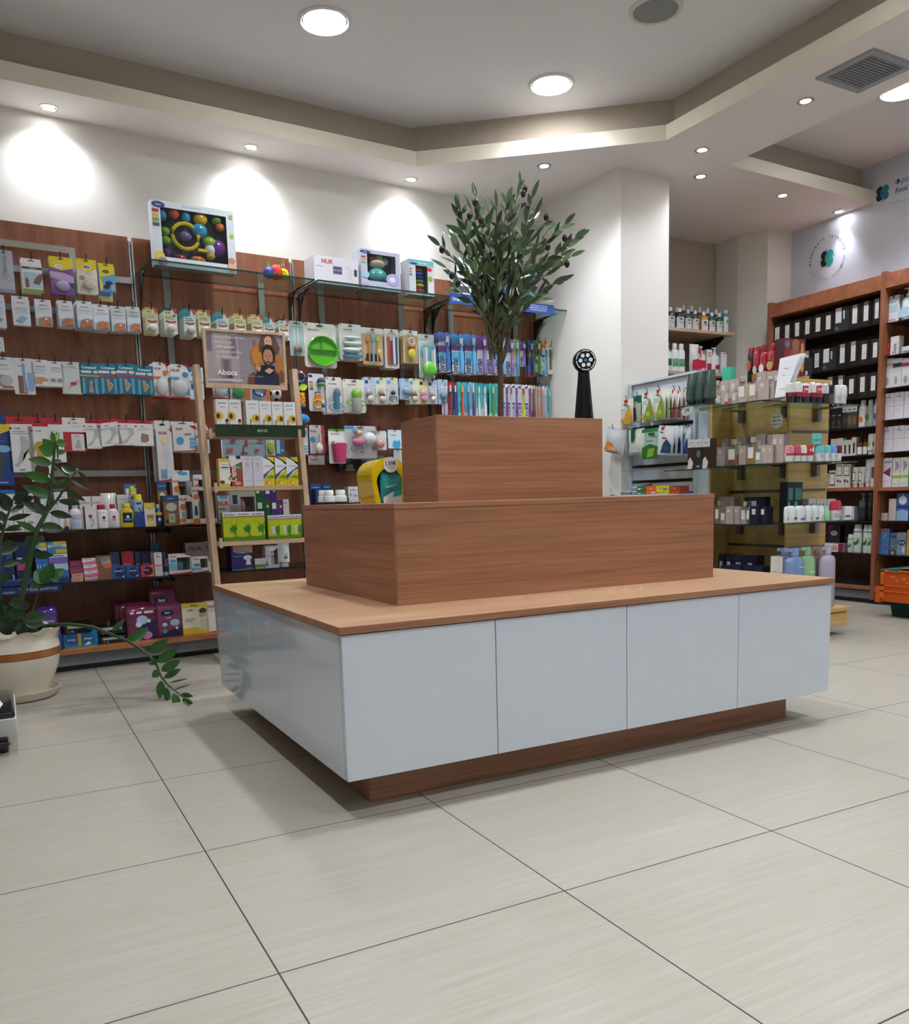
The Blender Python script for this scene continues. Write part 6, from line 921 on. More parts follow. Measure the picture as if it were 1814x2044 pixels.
 'pumpwh': ('pump', 'e2e2e6', 'E .6 .25 .25 .09 8a3a5a', 'e4e4e6', '@shampoo_pump_bottle'),
 'boxw': ('box', 'dddde0', 'T ducray .6 .8 .05 0 .5 334;P 0 .9 1 1 1 .93 b04a5a', 'b4b0b8', '@hair_lotion_box'),
 # stand pouches
 'poy': ('pouch', 'dcd8cc', 'R .45 .84 .75 .96 b8302c;R .4 .76 .7 .82 2f7a4a;P .4 .08 .98 .08 1 .4 .86 .75 .55 .45 d8a22c;E .3 .22 .12 .08 d8902c;T ANANAS .4 .6 .05 0 .6 555', '@candy_pouch'),
 'pogn': ('pouch', '2f6a48', 'R 0 .0 1 .7 a9b8a0;P .1 .05 .6 .05 .5 .5 .3 .6 .2 .5 4a4440;R .1 .8 .9 .9 1f5a38;T Alpen .5 .74 .06 0 .6 dfe8e0;E .38 .58 .1 .05 c8a890', '@candy_pouch'),
 'pog': ('pouch', 'dde0d8', 'R .4 .86 .65 .97 b8302c;R .35 .78 .65 .84 2f7a4a;P .32 .06 .98 .06 1 .4 .86 .78 .55 .45 7a9a2c;E .27 .2 .12 .07 d8902c;T ΧΩΡΙΣ .4 .66 .05 0 .5 555;T ΖΑΧΑΡΗ .4 .59 .05 0 .5 555;E .7 .25 .15 .08 a9c04a', '@candy_pouch'),
 'por': ('pouch', 'dcd4d0', 'R .4 .86 .65 .97 b8302c;P .3 .06 .98 .06 1 .4 .86 .78 .55 .45 7a3a30;E .7 .3 .14 .08 9a5040', '@candy_pouch'),
 'posil': ('pouch', 'c9ccd0', 'P .05 .1 .6 .1 .5 .4 .2 .45 d0853a;R .3 .14 .7 .26 d8a878', '@candy_pouch'),
 'posilp': ('pouch', 'bdc0c2', '', '@candy_pouch'),
 'pogr2': ('pouch', 'cfd4c8', 'P .3 1 .6 1 .5 .55 .3 .5 1f5a38;T ροφέ .5 .45 .08 0 .5 555;R .2 .1 .8 .3 b4b8b4', '@candy_pouch'),
 'poleaf': ('pouch', 'a9c4b0', 'P 0 0 1 0 1 .4 .5 .5 0 .4 2f6a2c;P .3 .05 .7 .1 .8 .35 .4 .35 7aa82c;R .4 .78 .8 .86 1f5a38;P 0 .88 1 .88 1 1 0 1 2f7a4a;T Bonbons .5 .6 .07 0 .7 334', '@candy_pouch'),
 'pob': ('pouch', 'dcdfe2', 'R .3 .84 .5 .96 b8302c;R .25 .74 .45 .8 2f7a4a;R .4 .55 .7 .6 b8303c;P .35 .08 1 .08 1 .35 .7 .55 .5 .4 1f3a6a;E .7 .25 .17 .1 2f5a4c', '@candy_pouch'),
 'pob2': ('pouch', 'd4d8e0', 'P .35 .05 1 .05 1 .45 .7 .62 .5 .4 23458f', '@candy_pouch'),
 'tin': ('box', '1f7048', 'R .1 .1 .4 .2 dfe8e0;R .1 .6 .4 .72 dfe8e0;R .45 .1 .9 .22 b8403c;R .45 .6 .9 .72 b8403c;R 0 .48 1 .51 10402c', '@candy_tin'),
 'tino': ('box', 'cc5a22', 'R 0 .48 1 .51 a03c14;T Red .5 .7 .14 0 .4 e8e0d8;R .5 .12 .95 .32 dcdcd8;R .6 .12 .63 .32 222;R .7 .12 .72 .32 222;R .8 .12 .84 .32 222', '@candy_tin'),
 'tiny': ('box', 'c9bc22', 'E .3 .7 .15 .1 a09018;E .7 .6 .2 .1 3a6a9a;R .05 .1 .3 .25 b8604c;E .6 .3 .2 .1 a8a024', '@candy_tin'),
 'tinr': ('box', 'b84426', 'R 0 .48 1 .51 8a2c14;T 660 .5 .72 .16 0 .5 e8e0d8;R .6 .8 1 1 5a5480', '@candy_tin'),
 'tinb': ('box', '2a5a9c', 'T Cola .5 .5 .3 0 .6 b8403c', '@candy_tin'),
 'cjar': ('tub', '7d8288', '', 'c9cccd', '@round_tin'),
 'wcart': ('box', 'c4c8d0', 'T IRON .5 .7 .2 0 .6 222;R .2 .4 .7 .45 b8403c;T NEON .5 .2 .2 0 .6 222', 'a9adb5', '@small_carton'),
 'tubeg': ('tube', '3e5249', 'P .45 .68 .5 .74 .55 .68 .5 .6 0c1210;T MARCOUF .5 .56 .05 0 .9 0c1210;R .3 .2 .6 .21 2c3a34', '232c2a', '@hand_cream_tube'),
 'candl': ('box', '38241c', 'R 0 .72 1 1 d0cfd4;R .2 .86 .8 .88 888;P 0 0 .6 0 .8 .2 .4 .4 .1 .3 cfc8c4', '2a1c16', '@soap_box'),
 'candl2': ('box', '2c2c2e', 'R 0 .72 1 1 d0cfd4;R .2 .86 .8 .88 888;E .5 .5 .25 .12 6a6a6c;T MILK .5 .08 .05 0 .6 ddd', '1c1c1e', '@soap_box'),
 'wipes': ('pad', '1f8a8c', 'P 0 .5 1 .7 1 1 0 1 2f9a98;P 0 0 1 0 1 .3 .5 .4 0 .2 d8e0e0;T Pampers .45 .6 .12 14 .8 dfeaea;P .5 .2 1 .3 1 .5 .6 .45 2fa09a', '@wipes_pack'),
 # perfume
 'pfb': ('box', 'b8a8a2', 'R .2 .66 .55 .84 dcd8d2;T carthusia .37 .76 .025 0 .25 888', '93827c', '@perfume_box'),
 'pfn': ('box', '1c2238', 'R .2 .55 .6 .85 dcd8d2;T carthusia .4 .72 .03 0 .3 888', '121626', '@perfume_box'),
 'pfw': ('box', 'd8d6d0', 'R .2 .7 .8 .72 999;T tobacco .5 .5 .04 0 .5 777', 'c0beb8', '@perfume_box'),
 'pg1': ('perfume', 'c8b070', 'edp', 'dcd4c4', .35, '@perfume_bottle'), 'pg2': ('perfume', 'c8641c', 'edp', 'e0b490', .42, '@perfume_bottle'), 'pg3': ('perfume', 'd8cfc0', 'edp', 'dcd4c4', .5, '@perfume_bottle'), 'pg4': ('perfume', 'c9901c', 'edp', 'dcd4c4', .4, '@perfume_bottle'), 'pg5': ('perfume', 'd8b898', 'edp', 'b88a50', .35, '@perfume_bottle'), 'pgk': ('perfume', '6a7060', 'edp', '16161a', .5, '@perfume_bottle'),
 # deodorants
 'deoN': ('roll', '1c2030', 'R 0 .3 1 .5 8f1f2c', 'd8d8d8', '@deodorant_roll_on'), 'deoS': ('roll', '1c2030', 'R 0 .3 1 .44 8f1f2c;R .0 .46 1 .86 b8202c;T -50% .25 .68 .12 0 .4 fff;R .5 .5 .9 .84 e4e4e4', 'd8d8d8', '@deodorant_roll_on'),
 'deoK': ('roll', '22242c', '', 'c4c4c8', '@deodorant_roll_on'), 'deoK2': ('stick', '5f5c54', '', '1a1c26', '@deodorant_stick'), 'vwh': ('roll', 'dcdcde', 'P .3 .45 .4 .45 .5 .3 .6 .45 .7 .45 .5 .2 b4b4b8', 'e0e0e2', '@deodorant_roll_on'),
 'deoP': ('roll', 'dcd6d8', 'R 0 .38 1 .5 b02838;R .1 .6 .9 .9 c88a98', 'cf8c98', '@deodorant_roll_on'), 'deoR': ('roll', 'dcd8da', 'R 0 .38 1 .5 a8202c', 'c2485a', '@deodorant_roll_on'), 'deoW': ('roll', 'dcd8da', 'R 0 .38 1 .5 a8202c', 'dcd6cc', '@deodorant_roll_on'), 'deoR2': ('roll', 'dcd8da', 'R 0 .38 1 .5 a8202c;R 0 .55 1 .9 b8202c;T 50 .25 .7 .14 0 .3 fff;R .5 .58 .9 .86 e4e4e4', 'b8202c', '@deodorant_roll_on'),
 'deoT': ('roll', 'dfe0e2', 'P .3 .45 .4 .45 .5 .3 .6 .45 .7 .45 .5 .2 8a8a90', '6cc0bc', '@deodorant_roll_on'), 'deoB': ('roll', 'dfe0e2', 'P .3 .45 .4 .45 .5 .3 .6 .45 .7 .45 .5 .2 8a8a90', '6c9cd8', '@deodorant_roll_on'), 'deoM': ('roll', 'dfe0e2', '', '6a1a26', '@deodorant_roll_on'), 'deoTub': ('stick', '6cb8b8', 'R .1 .3 .9 .5 4a9a9c', '74c0be', '@deodorant_stick'),
 'dnat': ('dome', 'd8dcdc', 'E .7 .25 .16 .08 8a2c2c', 'd5dcda', '@deodorant_roll_on'), 'dnat2': ('dome', 'd8dcdc', 'E .5 .2 .3 .07 7a4a9a;P .6 .4 .8 .35 .7 .3 2f6a3a', 'd5dcda', '@deodorant_roll_on'), 'dnat3': ('dome', 'd8dcdc', 'E .6 .22 .2 .08 d0a030', 'd5dcda', '@deodorant_roll_on'), 'dnat4': ('dome', 'd8dcdc', 'E .5 .2 .25 .07 2f6a4a', 'd5dcda', '@deodorant_roll_on'), 'dnat5': ('dome', 'd8dcdc', 'E .5 .2 .25 .07 a0a82c;P .4 .4 .7 .38 .5 .3 2f6a3a', 'd5dcda', '@deodorant_roll_on'),
 'dgre': ('round', '8fcf9c', '', 'a9d8b0', '@deodorant_bottle'), 'dred': ('roll', 'dfdcde', 'R .2 .2 .8 .36 b8a8a8;T DERMA .5 .45 .05 0 .6 a8344a', 'b8304a', '@deodorant_roll_on'),
 'skin': ('box', '10141a', 'R .2 .55 .9 .85 3f7f80;E .3 .4 .2 .12 4a9a94;R .2 .1 .8 .14 888', '0a0c10', '@shaving_cream_box'), 'wbx': ('box', 'd5d8dc', 'R .1 .2 .8 .35 4a4f5a', 'b9bcc0', '@cream_box'), 'strip': ('box', 'c9c8c6', 'R .2 .1 .4 .8 8a8480;R .6 .1 .7 .8 3f7a4a', 'a9a8a6', '@cream_box'),
 'pbl': ('flatp', '6f8ab4', 'R .5 .68 .9 .69 dfe4ec;R .45 .3 .85 .31 dfe4ec', '7f9ac4', '@soap_pump_bottle'), 'pgr': ('flatp', '93b98c', 'R .4 .58 .9 .59 dfe8dc;R .3 .3 .8 .31 dfe8dc', '9cc496', '@soap_pump_bottle'), 'ppk': ('flatp', 'b98f9a', 'R .4 .58 .9 .59 ecdfe2;R .4 .3 .8 .31 ecdfe2', 'c49aa4', '@soap_pump_bottle'), 'pll': ('flatp', 'a9a3b8', '', 'b4aec4', '@soap_pump_bottle'),
 'oldr': ('can', 'a01c2c', 'E .5 .35 .3 .12 c9b8a0;R .1 .33 .9 .38 3a4a5a', '8a1424', '@body_spray_can'), 'oldr2': ('flip', 'a01c2c', 'E .5 .35 .35 .13 dcdce0;R .1 .33 .9 .38 2f3f5a', '8a1424', '@shower_gel_bottle'), 'oldr3': ('flip', 'a01c2c', 'E .5 .4 .35 .13 c9a060;P .35 .5 .5 .7 .65 .5 6a8a3a', '8a1424', '@shower_gel_bottle'), 'oldr4': ('flip', 'a81c2c', 'E .5 .6 .5 .16 e0cc1c;T 1+1 .5 .64 .1 0 .6 8a1424;T ΔΩΡΟ .5 .5 .07 0 .7 8a1424', '8a1424', '@shower_gel_bottle'), 'oldk': ('can', '1a1c24', 'E .5 .5 .35 .15 c8502c', '8a1424', '@body_spray_can'),
 'oldbox': ('box', '7a1c26', 'P .4 .7 .7 .7 .72 .95 .5 1 .38 .9 9a6a4a;P .35 .4 .75 .4 .8 .7 .3 .7 8a5a3c;P .05 .5 .35 .45 .3 .75 .1 .75 a01c2c;P .75 .4 .98 .4 .9 .9 .8 .9 c9a04a;E .15 .85 .12 .1 5a7a9a;P .5 0 .75 0 .7 .5 .55 .5 a01c2c;E .85 .3 .08 .15 d0b060', '4a1018', '@gift_box'), 'darkp': ('box', '14161c', 'T P .3 .2 .3 0 .4 dfe0e4', '0a0c10', '@perfume_box'),
 # right shelving
 'vich': ('box', '1d1613', 'R .3 .22 .74 .84 dad8d8;R .3 .84 .74 1 2c221e;E .52 .76 .04 .02 999;R .38 .5 .66 .51 aaa;R .38 .44 .66 .45 aaa;R .4 .38 .64 .39 aaa;R .42 .04 .62 .07 3c2a20', '15100e', '@hair_dye_box'),
 'vicht': ('box', '1d1613', 'R .3 .22 .74 .84 dad8d8;R .3 .84 .74 1 a38a72;E .52 .76 .04 .02 999;R .38 .5 .66 .51 aaa;R .38 .44 .66 .45 aaa;R .42 .04 .62 .07 3c2a20', '15100e', '@hair_dye_box'),
 'vichr': ('box', '1d1613', 'R .3 .22 .74 .84 dad8d8;R .3 .84 .74 1 6a2c24;R .38 .5 .66 .51 aaa;R .38 .44 .66 .45 aaa', '15100e', '@hair_dye_box'),
 'vichs': ('box', '252a30', 'R .1 .38 .5 1 dad8d8;R .1 .16 .3 .2 99a;R .1 .1 .35 .13 778;R .62 .5 .72 .85 c8ccd0', '15181c', '@hair_kit_box'),
 'rx1': ('box', 'd5dae0', 'R .4 .9 .55 1 15181c;R .1 .4 .9 .65 a9c8dc;R .1 .08 .7 .12 c87a6a;R .1 .75 .7 .77 889', 'b8c4cc', '@lotion_box'), 'pumpbl': ('pump', 'd8dee2', 'P 0 .1 1 .1 1 .35 .5 .4 0 .34 a9c4dc', 'e2e4e6', '@lotion_pump_bottle'),
 'redsq': ('box', '9a1f2c', 'R .1 .45 .9 .5 d8b0b4', '7a1822', '@small_cosmetic_box'), 'duct': ('box', 'd8d6d4', 'T Ducra .5 .35 .3 90 .5 333', 'b4b2b0', '@cream_box'), 'slim': ('box', 'd5d3d6', 'R 0 .74 1 .84 b4a0a8;E .4 .25 .2 .14 9a9ca4;R .2 .55 .8 .56 999', 'b9b7ba', '@shoe_sole_box'), 'slimk': ('box', 'd5d3d6', 'R .0 .7 1 .84 2a3230;E .4 .25 .2 .14 9a9ca4;R .2 .55 .8 .56 999', 'b9b7ba', '@beauty_serum_box'), 'slimm': ('box', 'd5d3d6', 'R 0 .72 1 .84 a02460;E .4 .25 .2 .14 9a9ca4', 'b9b7ba', '@beauty_serum_box'),
 'eva': ('box', 'd6d4dc', 'R .45 .93 .55 .97 15181c;T eva .5 .85 .06 0 .5 445;R 0 .5 1 .53 d0a8a8;R .1 .38 .8 .39 999;R .1 .32 .6 .33 999', 'bdbbc4', '@intimate_care_box'), 'evag': ('box', 'd6d4dc', 'R .45 .93 .55 .97 15181c;T eva .5 .85 .06 0 .5 445;R 0 .5 1 .53 8ab08a;R .1 .38 .8 .39 999', 'bdbbc4', '@intimate_care_box'),
 'mbx': ('box', 'd5d4da', 'R .45 .82 .95 .9 8a9ab0;P .35 .5 .9 .35 .9 .68 8a1f5a;R .3 .2 .8 .21 999', 'b9b8be', '@intimate_care_box'), 'flow': ('box', 'd0d4c9', 'P .3 .9 .4 .65 .3 .5 .6 .6 .9 .7 .7 .85 a890b4;R 0 .3 1 .4 8ab84a;R .2 .1 .8 .12 999', 'b0b8a4', '@intimate_care_box'), 'grn': ('box', '3f9a3a', '', '2c7a2a', '@intimate_care_box'),
 'bl1': ('box', 'cfc9cc', 'R 0 .84 1 1 d8a9a4;R .45 .88 .6 .94 eee;R .1 .5 .8 .51 999', 'b0aaad', '@cream_box'), 'drop': ('box', '3a5fb0', 'E .5 .75 .34 .16 dfe6f2;P .5 1 .62 .82 .38 .82 dfe6f2;R 0 .48 1 .54 2a2c70;P 0 0 1 0 1 .35 .5 .42 0 .35 9ac0e6', '2a4888', '@contact_lens_solution_box'), 'sm2': ('box', 'c4bcbc', 'R 0 .48 1 .52 8a8484;R .2 .7 .7 .74 888', 'a49c9c', '@small_cosmetic_box'),
 'comb': ('box', '4a7ab0', 'P .35 .1 .55 .05 .9 .7 .8 .8 .6 .75 .4 .3 2f7ac8;P .6 .75 .8 .8 .3 .55 c4ccd0;R .1 .88 .9 .97 a83a3c;R .6 .2 .9 .3 a83a3c', '3a608c', '@lice_comb_box'), 'hedr': ('box', '5f6f84', 'R .1 .78 .9 .9 1f3f86;E .5 .1 .4 .14 2c2024;E .45 .08 .2 .09 c49c88;R .3 .4 .8 .42 a9b4c0', '4a586a', '@lice_treatment_box'), 'plus': ('box', '7f8fa4', 'E .5 .55 .45 .12 1d3274;T PLUS .5 .55 .09 0 .7 dfe6f0;R .6 .1 .85 .35 c9d4e0', '64748a', '@lice_treatment_box'), 'orgb': ('box', 'c9952c', 'P .5 0 1 0 1 .3 .5 .3 1d2a6a', 'a87a20', '@cream_box'),
 'slw': ('box', 'd2d0cc', 'R .3 .2 .5 .7 8a8480', 'b0aeaa', '@cosmetic_box'), 'blkp': ('box', '1a1618', 'R .2 .6 .8 .64 9a9c7a;E .5 .3 .2 .1 4a3f3c;R .2 .1 .8 .13 8a7a5a', '0f0d0e', '@hair_colour_box'), 'blkg': ('box', '4a4034', 'R 0 .72 1 1 d4d8d4;R .2 .8 .7 .86 3f8a5a;E .5 .35 .45 .2 6a5a3c', '2c261e', '@hair_colour_box'), 'blkg2': ('box', '2a2a28', 'R 0 .72 1 1 d4d8d4;R .2 .8 .7 .86 3f8a5a;E .5 .35 .4 .2 3a3c36', '1c1c1a', '@hair_colour_box'),
 'wor': ('flip', 'd2d2d0', 'E .5 .3 .28 .11 d8752c', 'd0d0ce', '@shampoo_bottle'), 'wgr': ('flip', '8f9890', 'E .35 .35 .28 .12 3f6a2c', 'c4c8c6', '@shampoo_bottle'), 'wbl': ('flip', 'c4c8cc', 'E .5 .36 .3 .13 5a5aa0', 'd0d0ce', '@shampoo_bottle'),
 'wb1': ('box', 'cfcdca', 'R .1 .5 .8 .6 3a3836', 'b0aeab', '@cosmetic_box'), 'wb2': ('box', 'd0cdc9', 'R .3 .15 .7 .7 2a2422', 'b0aeab', '@cosmetic_box'), 'drp': ('round', '6a4028', 'R .05 .05 .95 .5 d8d8d6', '18181a', '@serum_bottle'), 'lim': ('tube', 'd2d4cc', 'E .5 .5 .25 .12 8ab030', 'd0d0ce', '@cream_tube'), 'limr': ('tube', 'd2cecc', 'E .5 .5 .25 .12 7a2c4a', 'd0d0ce', '@cream_tube'),
 'kor': ('box', 'cfcdc4', 'R .1 .5 .9 .95 2a2c24;R .17 .54 .83 .91 dcdad0;R .3 .7 .7 .72 888;E .35 .3 .14 .06 23283a;E .7 .26 .12 .05 23283a;R .34 .05 .37 .26 556', 'b4b2a9', '@body_care_box'), 'kors': ('box', 'cfcdc4', 'R .1 .12 .9 .88 2a2c24;R .17 .2 .83 .8 dcdad0;R .3 .5 .7 .53 888', 'b4b2a9', '@body_care_box'), 'korp': ('tube', 'd2d0ca', 'R .2 .3 .8 .75 2a2c24;R .27 .34 .73 .71 dcdad0', 'cfc4b8', '@hand_cream_tube'), 'wt': ('tube', 'ccd0d4', 'R .3 .2 .5 .8 a9b8c8', 'd0d0ce', '@cream_tube'), 'brt': ('box', 'd0ccc8', 'R .1 .3 .9 .7 6a4a40', 'b0aca8', '@cosmetic_box'),
 'pdk': ('pump', '2c3436', 'R .1 .5 .9 .72 4a6068', 'b4bcbc', '@hand_soap_pump_bottle'), 'white': ('box', 'd2d5da', 'R .1 .2 .8 .34 4a4f5a', 'b0b4ba', '@cream_box'),
 'gill': ('can', 'd4dcd8', 'R 0 .72 1 .76 2f8a8a;P .2 .35 .9 .5 .8 .3 .3 .25 2f7a3c;P .2 .5 .9 .55 .6 .48 9ab83a', 'cfd5d4', '@shaving_gel_can'), 'veet': ('box', '1c1c28', 'E .5 .55 .3 .14 c4c0c8;P 0 .5 .5 1 0 1 8a1f5a;T Veet .5 .55 .08 0 .4 5a3a5a', '121218', '@wax_kit_box'), 'strips': ('box', 'd8d4d4', 'R .8 0 1 1 8a1f40;P .5 .2 .8 .3 .75 .7 .6 .8 c89c80;R 0 .8 .1 1 a02460', 'b8b0b4', '@wax_strip_box'),
}

CATS = ["baby goods","bottle","box","candy pouch","candy tin","cosmetics","deodorant","dry shampoo","foot care","foot care pack","hair dye box","hand cream tube","medicine box","pad pack","perfume","pharmacy box","shampoo","shelf strip","soap","soap bottle","soother","toiletries","toiletry","toothbrush","toy box"]
GRPS = ["bottles on the lower alcove shelf","boxes on the glass top shelves","candy pouches on the slat stand","dark hair dye boxes","dark soap boxes","deodorants at the end of the yellow unit","double soother packs","goods above the wooden middle board","goods below the wooden middle board","goods in the unit above the crate","goods on the fourth glass shelf","goods on the lower wall shelf","goods on the lowest glass shelf","goods on the middle wall shelf","goods on the wooden middle board","grey-green tubes","hanging baby feeding packs","hanging foot care packs","hanging soother packs","large pastel pump bottles","medicine boxes on the ladder rack","pads and packs on the bottom wall shelf","perfume on the yellow unit","red toiletries on top of the yellow unit","shampoos on the upper alcove shelf","shelf strips","tins on the low stand shelf","toothbrushes, lower hooks","toothbrushes, upper hooks"]
